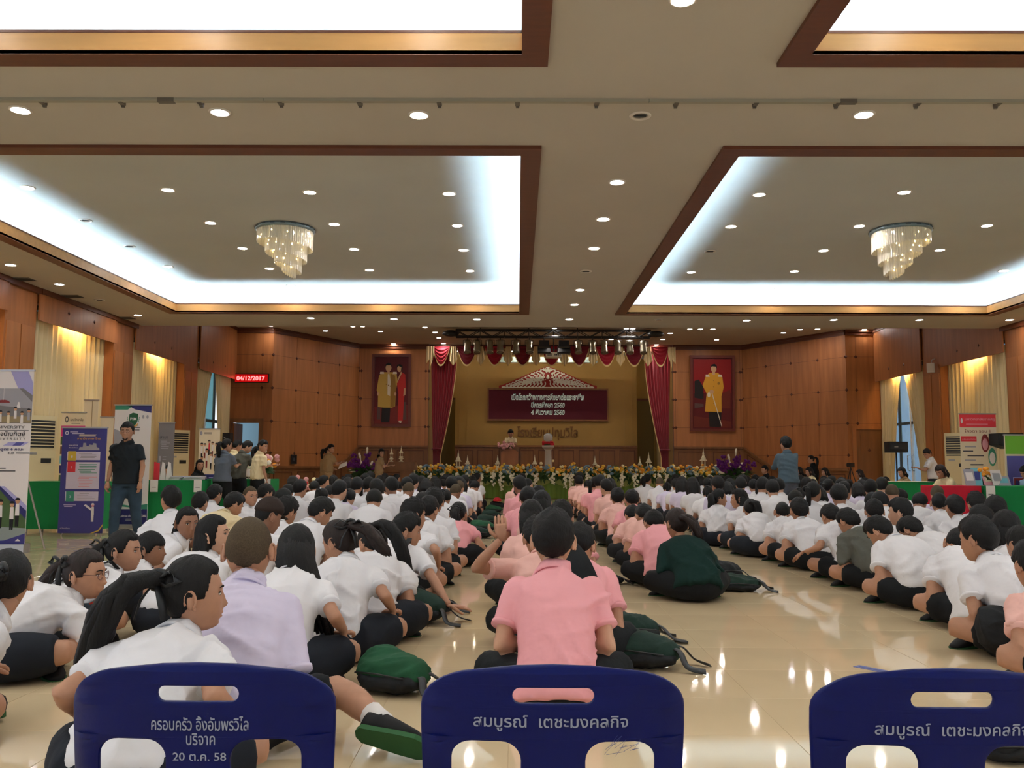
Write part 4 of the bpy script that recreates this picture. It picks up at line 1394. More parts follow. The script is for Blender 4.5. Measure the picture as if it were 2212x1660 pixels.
# podium, pink flowers on it, pedestal with glass trophy on a wreath
yp = 28.6
a, b = at(1078, 998, yp), at(1124, 963, yp)
t = thing('podium', 'brown wooden podium with an arched front panel on the stage', 'podium', ((a.x + b.x) / 2, yp, ZS))
w, h = (b.x - a.x) / 2, b.z - ZS
poly = [(-w, 0), (w, 0), (w, h * 0.9), (w * 0.5, h * 0.97), (0, h), (-w * 0.5, h * 0.97), (-w, h * 0.9)]
MB().prism(poly, -0.03, 0.0, lambda u, q, tt: (u, tt, q)).build('front_panel', WOODB, t)
poly2 = [(-w * 0.8, h * 0.1), (w * 0.8, h * 0.1), (w * 0.8, h * 0.78), (w * 0.4, h * 0.86), (0, h * 0.89), (-w * 0.4, h * 0.86), (-w * 0.8, h * 0.78)]
MB().prism(poly2, -0.042, -0.03, lambda u, q, tt: (u, tt, q)).build('arched_panel', WOOD2, t)
for s in (-1, 1):
    MB().box(s * w - 0.02, s * w + 0.02, -0.03, 0.5, 0, h * 0.9).build('side_panel', WOODB, t)
MB().box(-w, w, 0.0, 0.5, h * 0.82, h * 0.85).build('top', WOODB, t)
fp = thing('flower_bunch', 'bunch of pink flowers on the left of the podium top', 'flowers', (t.location.x - 0.1, yp - 0.1, ZS + h * 0.9))
mb = MB()
for q in range(40):
    blossom(mb, (rr.gauss(-0.05, 0.12), rr.gauss(0, 0.05), abs(rr.gauss(0.07, 0.06))), 0.05)
mb.build('blossoms', FL['pink'], fp)
mb = MB()
for q in range(20):
    leaf(mb, (rr.uniform(-0.1, 0.1), 0, 0), (rr.uniform(-1, 1), rr.uniform(-0.4, 0.2), 0.4), 0.16, 0.025)
mb.build('leaves', GDK, fp)
yp = 28.2
c = at(1184, 963, yp)
WHITEP = mat('white_pedestal', (206, 200, 186), 0.6, 0.3)
t = thing('pedestal', 'white fluted column pedestal in the middle of the stage', 'pedestal', (c.x, yp, ZS))
h = c.z - ZS
MB().lathe([(0.2, 0), (0.2, 0.05), (0.13, 0.09), (0.115, 0.12), (0.105, h - 0.16), (0.13, h - 0.12)], 16).build('shaft', WHITEP, t, True)
MB().lathe([(0.13, h - 0.12), (0.19, h - 0.06), (0.2, h - 0.02), (0.2, h)], 16).build('capital', WHITEP, t, True)
t = thing('wreath', 'ring of red flowers on top of the white pedestal', 'flowers', (c.x, yp, ZS + h))
mb = MB()
for q in range(44):
    a = rr.uniform(0, 2 * pi)
    blossom(mb, (0.16 * cos(a), 0.12 * sin(a) - 0.02, 0.05 + rr.uniform(-0.02, 0.06)), 0.045)
mb.build('blossoms', FL['red'], t)
MB().tube([(0.13 * cos(k * pi / 6), 0.11 * sin(k * pi / 6), 0.02) for k in range(13)], 0.02, 6).build('ring', GDK, t)
t = thing('glass_globe', 'round glass trophy globe above the red wreath', 'trophy', (c.x, yp, ZS + h))
MB().lathe([(0.06, 0.0), (0.06, 0.02), (0.02, 0.04), (0.02, 0.12)], 12).build('stand', BLACK, t, True)
MB().ball((0, 0, 0.24), (0.15, 0.15, 0.15), 18, 12).build('globe', mat('clear_glass', (220, 225, 225), 0.05, 0.8, alpha=0.45), t, True)
MB().tube([(0.155 * cos(a), -0.01, 0.24 + 0.155 * sin(a)) for a in [R(20 + k * 14) for k in range(11)]], 0.012, 6).build('rim', STEEL, t, True)
# ------------------------------------------------------------ banners, tables and things along the side walls
PR = {k: mat('print_' + k, c, 0.55, 0.25) for k, c in dict(white=(232, 226, 226), lav=(168, 164, 214), indigo=(62, 60, 124), grey=(120, 116, 118), dgrey=(72, 72, 76), mid=(160, 158, 166), black=(28, 26, 30), skin=(198, 150, 118),
       green=(36, 84, 56), teal=(64, 140, 116), navy=(44, 44, 100), yellow=(206, 176, 66), red=(206, 52, 62), pinkband=(206, 60, 130), card=(214, 206, 226), rose=(224, 160, 170), leafy=(70, 92, 56), road=(140, 150, 148),
       brown=(110, 80, 54), cyan=(110, 176, 190), cream=(228, 214, 186), lime=(112, 176, 58), purple=(86, 84, 150), tan=(150, 132, 100), maroon=(120, 40, 40), gold=(216, 160, 90)).items()}
ALU = mat('brushed_aluminium', (170, 170, 172), 0.35, 0.5, metal=0.7)


class Banner:
    """roll-up banner: printed sheet, bars, base and a rear pole; prints are thin shapes on the sheet"""

    def __init__(self, x0, x1, z0, z1, y, label, ground, rz=0.0, back=True):
        self.w, self.h = x1 - x0, z1 - z0
        self.t = thing('roll_up_banner', label, 'banner', ((x0 + x1) / 2, y, 0), rz)
        w = self.w / 2
        self.z0 = z0
        MB().box(-w, w, -0.004, 0.004, z0, z1).build('printed_sheet', PR[ground], self.t)
        MB().box(-w - 0.01, w + 0.01, -0.014, 0.014, z1, z1 + 0.022).build('top_bar', ALU, self.t)
        if back:
            MB().box(-w - 0.02, w + 0.02, -0.06, 0.08, 0, max(0.03, z0)).build('base', ALU, self.t)
            MB().tube([(0, 0.02, 0.02), (0, 0.03, z1)], 0.01, 6).build('pole', ALU, self.t)
        self.k = 0

    def P(self, pts, c, lay=1, name='print'):
        self.k += 1
        q = [((u - 0.5) * self.w, self.z0 + v * self.h) for u, v in pts]
        y = -0.0042 - 0.0012 * lay
        return MB().prism(q, y - 0.001, y + 0.001, lambda a, b, t: (a, t, b)).build(name, PR[c], self.t)

    def R(self, u0, u1, v0, v1, c, lay=1):
        return self.P([(u0, v0), (u1, v0), (u1, v1), (u0, v1)], c, lay)

    def T(self, s, u, v, width, c, height=None, bold=0.0, lay=3):
        y = -0.0052 - 0.0012 * lay
        return text('lettering', s, 0.08, PR[c], frame_m(((u - 0.5) * self.w, y, self.z0 + v * self.h), (1, 0, 0)), self.t, depth=0.0006, bold=bold, width=width * self.w, height=height * self.h if height else None)

    def lines(self, u0, u1, v0, v1, n, c, seed=1):
        r = random.Random(seed)
        for i in range(n):
            v = v0 + (v1 - v0) * i / max(1, n - 1)
            a = u0 + (u1 - u0) * r.uniform(0, 0.15)
            self.R(a, a + (u1 - a) * r.uniform(0.5, 1), v, v + 0.006, c, 3)

    def man(self, u, v, s, shirt='white', low='black', head='skin', lay=2, hair='black'):
        self.P([(u - 0.05 * s, v + 0.10 * s), (u + 0.05 * s, v + 0.10 * s), (u + 0.042 * s, v + 0.21 * s), (u - 0.042 * s, v + 0.21 * s)], shirt, lay)
        if low:
            self.P([(u - 0.04 * s, v), (u - 0.004 * s, v), (u, v + 0.06 * s), (u + 0.004 * s, v), (u + 0.04 * s, v), (u + 0.045 * s, v + 0.10 * s), (u - 0.045 * s, v + 0.10 * s)], low, lay)
        a = self.h / self.w
        self.P([(u + 0.022 * s * a * cos(t), v + 0.235 * s + 0.026 * s * sin(t)) for t in [i * pi / 5 for i in range(10)]], head, lay + 1)
        self.P([(u + 0.024 * s * a * cos(t), v + 0.243 * s + 0.024 * s * sin(t)) for t in [i * pi / 6 for i in range(7)]], hair, lay + 2)


def brect(px0, px1, yt, yb, y):
    a, b = at(px0, yb, y), at(px1, yt, y)
    return a.x, b.x, a.z, b.z


# the big lavender and white university banner at the left edge
x0, x1, z0, z1 = brect(-95, 74, 803, 1196, 10.0)
b = Banner(x0, x1, 0.10, z1, 10.0, 'tall white and lavender university banner at the left edge of the hall', 'white')
b.P([(0.0, 1.0), (0.62, 1.0), (0.78, 0.89), (0.0, 0.89)], 'white', 1)
b.P([(0.66, 1.0), (0.92, 1.0), (1.0, 0.93), (1.0, 0.86), (0.86, 0.9), (0.78, 0.9)], 'lav', 2)
b.R(0, 1, 0.695, 0.9, 'grey', 1)
b.P([(0.4, 0.9), (0.8, 0.9), (1.0, 0.82), (1.0, 0.78), (0.5, 0.8)], 'mid', 2)
b.R(0, 1, 0.70, 0.735, 'tan', 3)
for i, (u, v) in enumerate(((0.42, 0.70), (0.54, 0.705), (0.66, 0.70), (0.76, 0.725), (0.86, 0.70), (0.96, 0.715))):
    b.man(u, v - 0.045, 0.42, ('cream', 'white', 'cream', 'white', 'white', 'mid')[i], None, 'skin', 4)
b.P([(0.57 + 0.1 * cos(t), 0.815 + 0.018 * sin(t)) for t in [i * pi / 8 for i in range(9)]], 'maroon', 3)
b.R(0.57, 0.575, 0.83, 0.9, 'white', 3)
b.P([(0.77, 0.785), (0.83, 0.785), (0.81, 0.82), (0.79, 0.82)], 'white', 3)
b.T('UNIVERSITY', 0.68, 0.665, 0.46, 'dgrey', 0.016)
b.R(0.3, 0.97, 0.652, 0.655, 'dgrey', 2)
b.T('ธุรกิจบัณฑิตย์', 0.66, 0.622, 0.52, 'black', 0.036, 0.001)
b.T('U N I V E R S I T Y', 0.68, 0.598, 0.50, 'dgrey', 0.014)
b.P([(0.6, 0.565), (0.68, 0.585), (0.98, 0.585), (0.9, 0.565)], 'lav', 1)
b.P([(0.74, 0.565), (0.80, 0.585), (0.92, 0.585), (0.86, 0.565)], 'purple', 2)
b.T('หลักสูตร 6 คณะ', 0.68, 0.537, 0.46, 'navy', 0.022, 0.001)
b.T('4.0', 0.72, 0.516, 0.1, 'black', 0.012)
b.R(0.8, 1.0, 0.519, 0.525, 'black', 2)
b.lines(0.3, 0.62, 0.44, 0.49, 3, 'dgrey', 4)
b.lines(0.3, 0.85, 0.415, 0.43, 2, 'dgrey', 6)
b.P([(0.0, 0.0), (1.0, 0.0), (1.0, 0.19), (0.62, 0.33), (0.0, 0.33)], 'leafy', 1)
b.P([(0.55, 0.33), (0.66, 0.33), (1.0, 0.20), (1.0, 0.14)], 'navy', 2)
b.P([(0.60, 0.33), (0.66, 0.33), (1.0, 0.22), (1.0, 0.19)], 'lav', 3)
b.P([(0.0, 0.0), (1.0, 0.0), (1.0, 0.09), (0.0, 0.11)], 'road', 2)
b.P([(0.0, 0.0), (1.0, 0.0), (1.0, 0.06), (0.7, 0.02)], 'indigo', 3)
for u, v in ((0.5, 0.09), (0.62, 0.09), (0.79, 0.08), (0.87, 0.1)):
    b.man(u, v, 0.62, 'white', 'black', 'skin', 4)
b.P([(0.86, 0.016), (0.94, 0.016), (0.9, 0.03)], 'white', 4)
MB().tube([(0.3, 0.05, 1.0), (0.46, 0.3, 0.012)], 0.01, 6).build('stand_leg', ALU, b.t)

# blue poster with numbered cards
x0, x1, z0, z1 = brect(124, 232, 926, 1160, 12.3)
b = Banner(x0, x1, 0.04, z1, 12.3, 'blue poster banner with yellow, red and green numbered cards', 'indigo', 0.0, False)
for s in (-1, 1):
    MB().tube([(s * b.w * 0.45, 0.03, 0.0), (0, 0.25, 0.7), (-s * b.w * 0.45, 0.02, b.z0 + b.h)], 0.008, 6).build('stand_rod', ALU, b.t)
b.P([(0.10 + 0.04 * cos(t), 0.955 + 0.018 * sin(t)) for t in [i * pi / 8 for i in range(16)]], 'white', 1)
b.P([(0.10 + 0.024 * cos(t), 0.955 + 0.011 * sin(t)) for t in [i * pi / 8 for i in range(16)]], 'indigo', 2)
b.lines(0.17, 0.5, 0.945, 0.962, 2, 'card', 2)
b.lines(0.36, 0.86, 0.925, 0.935, 2, 'cream', 3)
b.T('สาขาวิชาภาษาไทย', 0.6, 0.893, 0.52, 'gold', 0.022, 0.001)
b.T('แผนการ', 0.26, 0.83, 0.2, 'white', 0.012)
b.T('รับสมัคร', 0.26, 0.808, 0.2, 'white', 0.012)
b.P([(0.38, 0.79), (0.85, 0.79), (0.84, 0.81), (0.78, 0.82), (0.77, 0.855), (0.7, 0.86), (0.69, 0.84), (0.62, 0.845), (0.6, 0.83), (0.55, 0.83), (0.54, 0.86), (0.48, 0.86), (0.47, 0.82), (0.4, 0.82)], 'mid', 1)
for (v0, v1, c, d, nn) in ((0.695, 0.775, 'yellow', 0.7, '1'), (0.42, 0.675, 'red', 0.585, '2'), (0.305, 0.395, 'teal', 0.3, '3')):
    b.R(0.13, 0.87, v0, v1, 'card', 1)
    b.R(0.15, 0.33, max(v0 - 0.005, v1 - 0.095), v1 + 0.005, c, 2)
    b.T(nn, 0.24, v1 - 0.06, 0.03, 'card', 0.022)
b.lines(0.39, 0.8, 0.715, 0.755, 4, 'mid', 5)
b.lines(0.39, 0.85, 0.57, 0.65, 6, 'teal', 6)
b.lines(0.39, 0.86, 0.44, 0.53, 7, 'rose', 7)
b.lines(0.39, 0.8, 0.325, 0.375, 4, 'mid', 8)
b.lines(0.1, 0.4, 0.25, 0.265, 2, 'card', 9)
b.man(0.76, 0.11, 0.66, 'white', 'white', 'rose', 2, 'white')
b.P([(0.56, 0.265), (0.6, 0.275), (0.73, 0.235), (0.72, 0.215)], 'white', 2)
b.T('สมัครเรียน', 0.16, 0.04, 0.22, 'card', 0.016)
b.P([(0.72, 0.0), (1.0, 0.0), (1.0, 0.09), (0.9, 0.03)], 'yellow', 1)
b.P([(0.78, 0.0), (1.0, 0.0), (1.0, 0.07), (0.92, 0.02)], 'navy', 2)

# white banner with a green shield
x0, x1, z0, z1 = brect(237, 328, 877, 1140, 13.9)
b = Banner(x0, x1, 0.06, z1, 13.9, 'white banner with a green shield emblem behind the man in black', 'white')
b.P([(0, 1), (0.5, 1), (0.35, 0.965), (0, 0.965)], 'teal', 1)
b.P([(0.35, 1), (1, 1), (1, 0.94), (0.55, 0.968)], 'navy', 1)
b.P([(0.40, 0.925), (0.5, 0.94), (0.64, 0.93), (0.64, 0.88), (0.6, 0.845), (0.51, 0.82), (0.43, 0.85), (0.39, 0.88)], 'green', 2)
b.T('PIM', 0.515, 0.875, 0.17, 'white', 0.024, 0.001, 3)
for s in (-1, 1):
    for k in range(5):
        b.P([(0.515 + s * (0.16 - 0.01 * k), 0.905 - 0.016 * k), (0.515 + s * (0.18 - 0.012 * k), 0.9 - 0.016 * k), (0.515 + s * (0.155 - 0.012 * k), 0.885 - 0.016 * k)], 'teal', 2)
b.P([(0.5, 0.825), (0.58, 0.835), (0.66, 0.855), (0.62, 0.825), (0.55, 0.815)], 'gold', 3)
for u in (0.78, 0.9):
    b.P([(u + 0.03 * cos(t), 0.905 + 0.016 * sin(t)) for t in [i * pi / 6 for i in range(12)]], 'mid', 2)
b.lines(0.5, 0.75, 0.79, 0.81, 2, 'dgrey', 3)
b.P([(0.0, 0.55), (0.3, 0.6), (0.3, 0.73), (0.12, 0.79), (0.0, 0.8)], 'mid', 1)
b.P([(0, 0.16), (1, 0.12), (1, 0.17), (0.6, 0.15), (0.0, 0.18)], 'teal', 1)
b.R(0, 1, 0.0, 0.125, 'navy', 2)
b.T('www.pim.ac.th   0 2855 0000', 0.55, 0.06, 0.86, 'white', 0.026, 0.001)
b.lines(0.4, 0.9, 0.03, 0.04, 2, 'mid', 4)

# activity banner, plain white and cream banners behind, grey banner
x0, x1, z0, z1 = brect(124, 186, 893, 1090, 15.0)
b = Banner(x0, x1, 0.06, z1, 15.0, 'banner with a magenta activities band behind the blue poster', 'cream')
b.P([(0.22 + 0.07 * cos(t), 0.94 + 0.03 * sin(t)) for t in [i * pi / 6 for i in range(12)]], 'dgrey', 2)
b.P([(0.22 + 0.04 * cos(t), 0.94 + 0.018 * sin(t)) for t in [i * pi / 6 for i in range(12)]], 'cream', 3)
b.T('มหาวิทยาลัย', 0.64, 0.925, 0.52, 'black', 0.026)
b.lines(0.4, 0.9, 0.9, 0.905, 1, 'dgrey', 3)
b.R(0, 1, 0.78, 0.88, 'pinkband', 1)
b.T('Activities', 0.54, 0.80, 0.8, 'white', 0.055, 0.001)
for i, c in enumerate(('leafy', 'brown', 'cyan', 'navy', 'leafy', 'cream', 'teal')):
    b.R(0, 1, 0.70 - 0.09 * i, 0.775 - 0.09 * i, c, 1)
    b.P([(0.1, 0.70 - 0.09 * i), (0.5, 0.70 - 0.09 * i), (0.4, 0.75 - 0.09 * i), (0.2, 0.76 - 0.09 * i)], ('brown', 'gold', 'white', 'mid', 'tan', 'mid', 'white')[i], 2)
x0, x1, z0, z1 = brect(172, 213, 866, 1090, 16.2)
b = Banner(x0, x1, 0.06, z1, 16.2, 'plain cream white banner seen from its back, taller of two', 'cream')
b.R(0.55, 0.6, 0.0, 1.0, 'tan', 1)
x0, x1, z0, z1 = brect(209, 246, 903, 1090, 15.4)
b = Banner(x0, x1, 0.06, z1, 15.4, 'plain cream banner seen from its back, shorter of two', 'cream')
x0, x1, z0, z1 = brect(336, 378, 915, 1100, 16.4)
b = Banner(x0, x1, 0.06, z1, 16.4, 'grey banner with a portrait at its foot beside the white shield banner', 'grey')
b.T('สาขา', 0.35, 0.83, 0.5, 'dgrey', 0.03)
b.lines(0.15, 0.8, 0.72, 0.80, 5, 'mid', 3)
b.R(0.1, 0.2, 0.58, 0.64, 'mid', 1)
b.lines(0.3, 0.6, 0.6, 0.63, 2, 'mid', 3)
b.P([(0.35, 0.14), (0.95, 0.14), (0.85, 0.4), (0.45, 0.4)], 'cream', 2)
b.P([(0.62 + 0.1 * cos(t), 0.47 + 0.05 * sin(t)) for t in [i * pi / 6 for i in range(12)]], 'skin', 3)
b.P([(0.64 + 0.13 * cos(t), 0.5 + 0.05 * sin(t)) for t in [i * pi / 6 for i in range(7)]], 'black', 4)
# white picture banner with people over a blue lower half
x0, x1, z0, z1 = brect(426, 476, 928, 1060, 18.2)
b = Banner(x0, x1, 0.06, z1, 18.2, 'white banner with printed people over a blue half, before the glass door', 'cream')
b.R(0, 1, 0, 0.44, 'navy', 1)
b.lines(0.5, 0.9, 0.15, 0.4, 8, 'lav', 3)
b.P([(0.1 + 0.06 * cos(t), 0.95 + 0.025 * sin(t)) for t in [i * pi / 6 for i in range(12)]], 'mid', 2)
b.lines(0.22, 0.7, 0.94, 0.955, 2, 'dgrey', 3)
for i, (u, v, s) in enumerate(((0.15, 0.62, 0.8), (0.3, 0.64, 0.7), (0.5, 0.68, 0.7), (0.66, 0.66, 0.7), (0.85, 0.62, 0.8), (0.4, 0.52, 0.9), (0.6, 0.5, 0.8), (0.18, 0.48, 0.7), (0.8, 0.48, 0.8))):
    b.man(u, v, s, ('white', 'white', 'red', 'white', 'cream')[i % 5], ('black', 'maroon')[i % 2], 'skin', 2 + i % 3)
# right: red headed banner, green and purple banner
x0, x1, z0, z1 = brect(2080, 2150, 896, 1090, 15.6)
b = Banner(x0, x1, 0.06, z1, 15.6, 'white banner with a red heading and two round photos on the right', 'cream')
b.R(0, 1, 0.88, 1.0, 'red', 1)
b.P([(0.06 + 0.03 * cos(t), 0.94 + 0.025 * sin(t)) for t in [i * pi / 6 for i in range(12)]], 'white', 2)
b.T('มหาวิทยาลัยราชภัฏ', 0.56, 0.945, 0.82, 'rose', 0.03, 0.001)
b.lines(0.15, 0.95, 0.905, 0.91, 1, 'rose', 3)
b.T('โควตา รอบ 1', 0.48, 0.83, 0.7, 'maroon', 0.03)
b.R(0.02, 0.45, 0.745, 0.795, 'red', 1)
b.T('หลักสูตรที่เปิด', 0.235, 0.76, 0.36, 'rose', 0.018)
for i in range(11):
    u = (0.12, 0.06, 0.18, 0.1, 0.25, 0.1, 0.2, 0.12, 0.5, 0.2, 0.55)[i]
    b.R(u, u + (0.3, 0.28, 0.45, 0.3, 0.35, 0.34, 0.2, 0.3, 0.25, 0.6, 0.25)[i], 0.69 - 0.042 * i, 0.702 - 0.042 * i, ('mid', 'dgrey', 'dgrey')[i % 3], 2)
for (u, v, c, d) in ((0.68, 0.73, 'maroon', 'rose'), (0.86, 0.60, 'teal', 'white')):
    b.P([(u + 0.11 * cos(t), v + 0.085 * sin(t)) for t in [i * pi / 10 for i in range(20)]], c, 2)
    b.P([(u + 0.08 * cos(t), v + 0.055 * sin(t) - 0.01) for t in [i * pi / 8 for i in range(16)]], d, 3)
b.P([(0.1, 0.22), (0.14, 0.32), (0.26, 0.24), (0.2, 0.18)], 'rose', 2)
x0, x1, z0, z1 = brect(2176, 2262, 942, 1100, 13.9)
b = Banner(x0, x1, 0.06, z1, 13.9, 'green topped purple banner at the right edge', 'cream')
b.R(0.02, 1, 0.80, 1.0, 'lime', 1)
b.R(0.04, 1, 0.12, 0.78, 'purple', 1)
b.R(0.16, 1, 0.15, 0.55, 'lav', 2)
b.R(0.18, 1, 0.16, 0.54, 'maroon', 3)
b.P([(0.2, 0.44), (0.34, 0.44), (0.36, 0.5), (0.22, 0.52)], 'navy', 4)
b.P([(0.4, 0.36), (0.7, 0.36), (0.7, 0.48), (0.5, 0.46)], 'brown', 4)
b.P([(0.36, 0.16), (0.7, 0.16), (0.7, 0.34), (0.5, 0.36)], 'cyan', 4)

# ------------------------------------------------------------ floor standing air conditioners
ACM = mat('cream_appliance', (220, 206, 164), 0.5, 0.35)


def aircon(x, y, rz, label):
    t = thing('air_conditioner', label, 'air conditioner', (x, y, 0), rz, 'floor standing air conditioners')
    MB().box(-0.28, 0.28, -0.18, 0.18, 0.0, 1.82).build('body', ACM, t)
    MB().box(-0.24, 0.24, -0.19, -0.18, 1.28, 1.74).build('outlet_recess', BLACK, t)
    for k in range(8):
        MB().box(-0.24, 0.24, -0.2, -0.186, 1.31 + k * 0.055, 1.325 + k * 0.055).build('louvre', ACM, t)
    MB().box(0.02, 0.2, -0.186, -0.18, 1.02, 1.1).build('control_panel', BLACK, t)
    MB().box(-0.2, -0.06, -0.184, -0.18, 1.16, 1.2).build('name_plate', ALU, t)
    MB().box(-0.24, 0.24, -0.186, -0.18, 0.1, 0.7).build('intake_panel', ACM, t)
    for k in range(9):
        MB().box(-0.22, 0.22, -0.19, -0.186, 0.14 + k * 0.06, 0.15 + k * 0.06).build('slot', mat('slot_shadow', (120, 110, 84), 0.6), t)


aircon(XL + 0.46, 14.8, R(62), 'cream floor standing air conditioner behind the big left banner')
aircon(XL + 0.46, 20.9, R(55), 'cream floor standing air conditioner beside the grey banner')
aircon(XR - 0.46, 20.7, R(-40), 'cream floor standing air conditioner by the right curtains')

# ------------------------------------------------------------ cloth covered tables with their goods
GCL = mat('green_table_cloth', (18, 112, 58), 0.8, 0.2, bump=0.2, bscale=8, bdist=0.02)
RCL = mat('red_table_cloth', (176, 24, 44), 0.8, 0.2)
WCL = mat('white_table_cloth', (214, 206, 176), 0.8, 0.2)
PGC = mat('pale_green_cloth', (150, 168, 120), 0.8, 0.2)
TH = 0.745


def cloth_table(x0, x1, y0, y1, label, m, h=TH, top_m=None):
    t = thing('cloth_table', label, 'table', ((x0 + x1) / 2, (y0 + y1) / 2, 0), 0, 'cloth covered display tables')
    w, d = (x1 - x0) / 2, (y1 - y0) / 2
    MB().box(-w + 0.02, w - 0.02, -d + 0.02, d - 0.02, h - 0.03, h - 0.006).build('table_top', WOODB, t)
    for sx in (-1, 1):
        for sy in (-1, 1):
            MB().tube([(sx * (w - 0.08), sy * (d - 0.08), 0), (sx * (w - 0.08), sy * (d - 0.08), h - 0.03)], 0.016, 6).build('leg', ALU, t)
    per = [(-w, -d), (w, -d), (w, d), (-w, d), (-w, -d)]
    seg = []
    for a, b in zip(per[:-1], per[1:]):
        n = max(6, int(math.hypot(b[0] - a[0], b[1] - a[1]) * 14))
        for i in range(n):
            f = i / n
            nx, ny = (b[1] - a[1]), -(b[0] - a[0])
            L = math.hypot(nx, ny)
            seg.append((a[0] + (b[0] - a[0]) * f, a[1] + (b[1] - a[1]) * f, nx / L, ny / L))
    mb = MB()
    n = len(seg)
    vs = []
    for j, z in enumerate((h, h * 0.6, h * 0.25, 0.05)):
        for i, (x, y, nx, ny) in enumerate(seg):
            o = (0.012 + 0.016 * sin(i * 0.9) + 0.01 * sin(i * 0.37 + 1)) * j / 3 + 0.004
            vs.append((x + nx * o, y + ny * o, z))
    fs = [tuple(range(n))]
    for j in range(3):
        for i in range(n):
            a, b = j * n + i, j * n + (i + 1) % n
            fs.append((a, a + n, b + n, b))
    mb.add(vs, fs)
    mb.build('cloth', m, t)
    if top_m:
        MB().box(-w - 0.01, w + 0.01, -d - 0.012, d, h + 0.001, h + 0.006).build('top_cloth', top_m, t)
    return t


cloth_table(-7.35, -6.15, 12.9, 13.5, 'green clothed table behind the blue poster', GCL)
cloth_table(-6.12, -5.25, 14.35, 14.95, 'green clothed table with a white tag, right of the shield banner', GCL)
cloth_table(-5.60, -4.45, 15.75, 16.3, 'green clothed table where people stand, by the flowers', GCL)
cloth_table(6.15, 6.72, 12.75, 13.4, 'red clothed table of the writing woman', RCL)
cloth_table(6.78, 8.3, 12.7, 13.35, 'green clothed table with leaflets on the right', GCL)
cloth_table(6.7, 7.6, 15.9, 16.5, 'green table with a white top cloth by the right glass door', GCL, TH, WCL)
a = at(768, 1035, 25.0)
cloth_table(a.x - 0.35, a.x + 0.3, 26.0, 26.5, 'pale clothed table left of the big orchid urn', PGC, 0.7)
a = at(1615, 1035, 25.0)
cloth_table(a.x - 0.3, a.x + 0.35, 26.0, 26.5, 'pale clothed table right of the big orchid urn', PGC, 0.7)
PAPER = mat('white_paper', (228, 226, 222), 0.7, 0.2)


def slab(name, label, cat, x, y, z, w, d, h, m, rz=0.0, group=None, part='cover', pages=True):
    t = thing(name, label, cat, (x, y, z), rz, group)
    MB().box(-w, w, -d, d, 0, h * 0.15).box(-w, w, -d, d, h * 0.85, h).box(-w, -w + 0.004, -d, d, h * 0.15, h * 0.85).build(part, m, t)
    if pages:
        MB().box(-w + 0.004, w - 0.004, -d + 0.003, d - 0.003, h * 0.15, h * 0.85).build('pages', PAPER, t)
    return t


def tag_paper(px, py, y, label):
    p = at(px, py, y)
    t = thing('paper_tag', label, 'paper', (p.x, y, TH + 0.004), 0, 'white paper tags on the green cloth')
    MB().grid(2, 8, lambda u, v: ((u - 0.5) * 0.13, -0.05 + (0.11 * v if v > 0.3 else 0) * 0 - (0.05 if v > 0.25 else 0.2 * v), 0.004 - (max(0, v - 0.25)) * 0.26)).build('sheet', PAPER, t)
    MB().box(-0.035, 0.035, -0.104, -0.101, -0.12, -0.112).build('print', PR['dgrey'], t)


tag_paper(338, 1050, 14.35, 'white paper tag hanging on the cloth beside the shield banner')
tag_paper(432, 1046, 14.35, 'white paper tag hanging on the cloth, second along the table')
tag_paper(580, 1040, 15.75, 'white paper tag at the end of the green table')
tag_paper(2132, 1060, 12.7, 'white paper tag on the right green table')
# stands of leaflets, books and flowers
sm = random.Random(4)
for i, (x, y) in enumerate(((-5.68, 14.6), (-5.49, 14.66), (-5.35, 14.62))):
    for k in range(5):
        slab('booklet', 'booklet in the %s stack on the green table, %s from the bottom' % (ORD[i], ORD[k]), 'book', x + sm.uniform(-0.01, 0.01), y, TH + 0.001 + k * 0.0135, 0.09, 0.12, 0.013, PR[('white', 'mid', 'cream', 'lav', 'white')[k]], sm.uniform(-0.2, 0.2), 'booklets on the left green table')
for i, (x, c) in enumerate(((-6.0, 'red'), (-5.9, 'white'), (-5.8, 'white'))):
    t = thing('leaflet_stand', '%s folded leaflet standing on the green table, %s from the left' % ('red' if c == 'red' else 'white', ORD[i]), 'leaflet', (x, 14.5, TH + 0.002), 0.2, 'standing leaflets on the left table')
    MB().prism([(-0.045, 0), (0.045, 0), (0.03 if c == 'white' else 0.045, 0.28), (-0.01 if c == 'white' else -0.045, 0.3)], -0.004, 0.0, lambda u, w, tt: (u, tt, w)).build('front_leaf', PR[c], t)
    MB().prism([(-0.045, 0), (0.045, 0), (0.03, 0.28), (-0.01, 0.28)], 0.0, 0.004, lambda u, w, tt: (u, tt + w * 0 + (0.28 - w) * 0.3, w)).build('rear_leaf', PR['white'], t)
for i in range(3):
    slab('booklet', 'booklet by the standing people, %s from the left' % ORD[i], 'book', -5.3 + 0.25 * i, 15.95, TH + 0.001, 0.1, 0.13, 0.02, PR[('white', 'cream', 'mid')[i]], 0.1 * i, 'booklets on the third table')
t = thing('flower_bouquet', 'pink and white bouquet at the end of the left green table', 'flowers', (-4.62, 15.95, TH + 0.002))
MB().lathe([(0.07, 0), (0.09, 0.1), (0.1, 0.14), (0.02, 0.13)], 10).build('pot', WOODB, t)
for k, c in (('pink', 12), ('white', 12), ('orange', 6)):
    mb = MB()
    for q in range(c):
        blossom(mb, (rr.gauss(0.0, 0.11), rr.gauss(0, 0.07), 0.2 + abs(rr.gauss(0, 0.12))), 0.05)
    mb.build(k + '_blossoms', FL[k], t)
mb = MB()
for q in range(30):
    leaf(mb, (0, 0, 0.14), (rr.uniform(-1, 1), rr.uniform(-1, 0.4), rr.uniform(0, 1)), 0.2, 0.03)
mb.build('leaves', GDK, t)
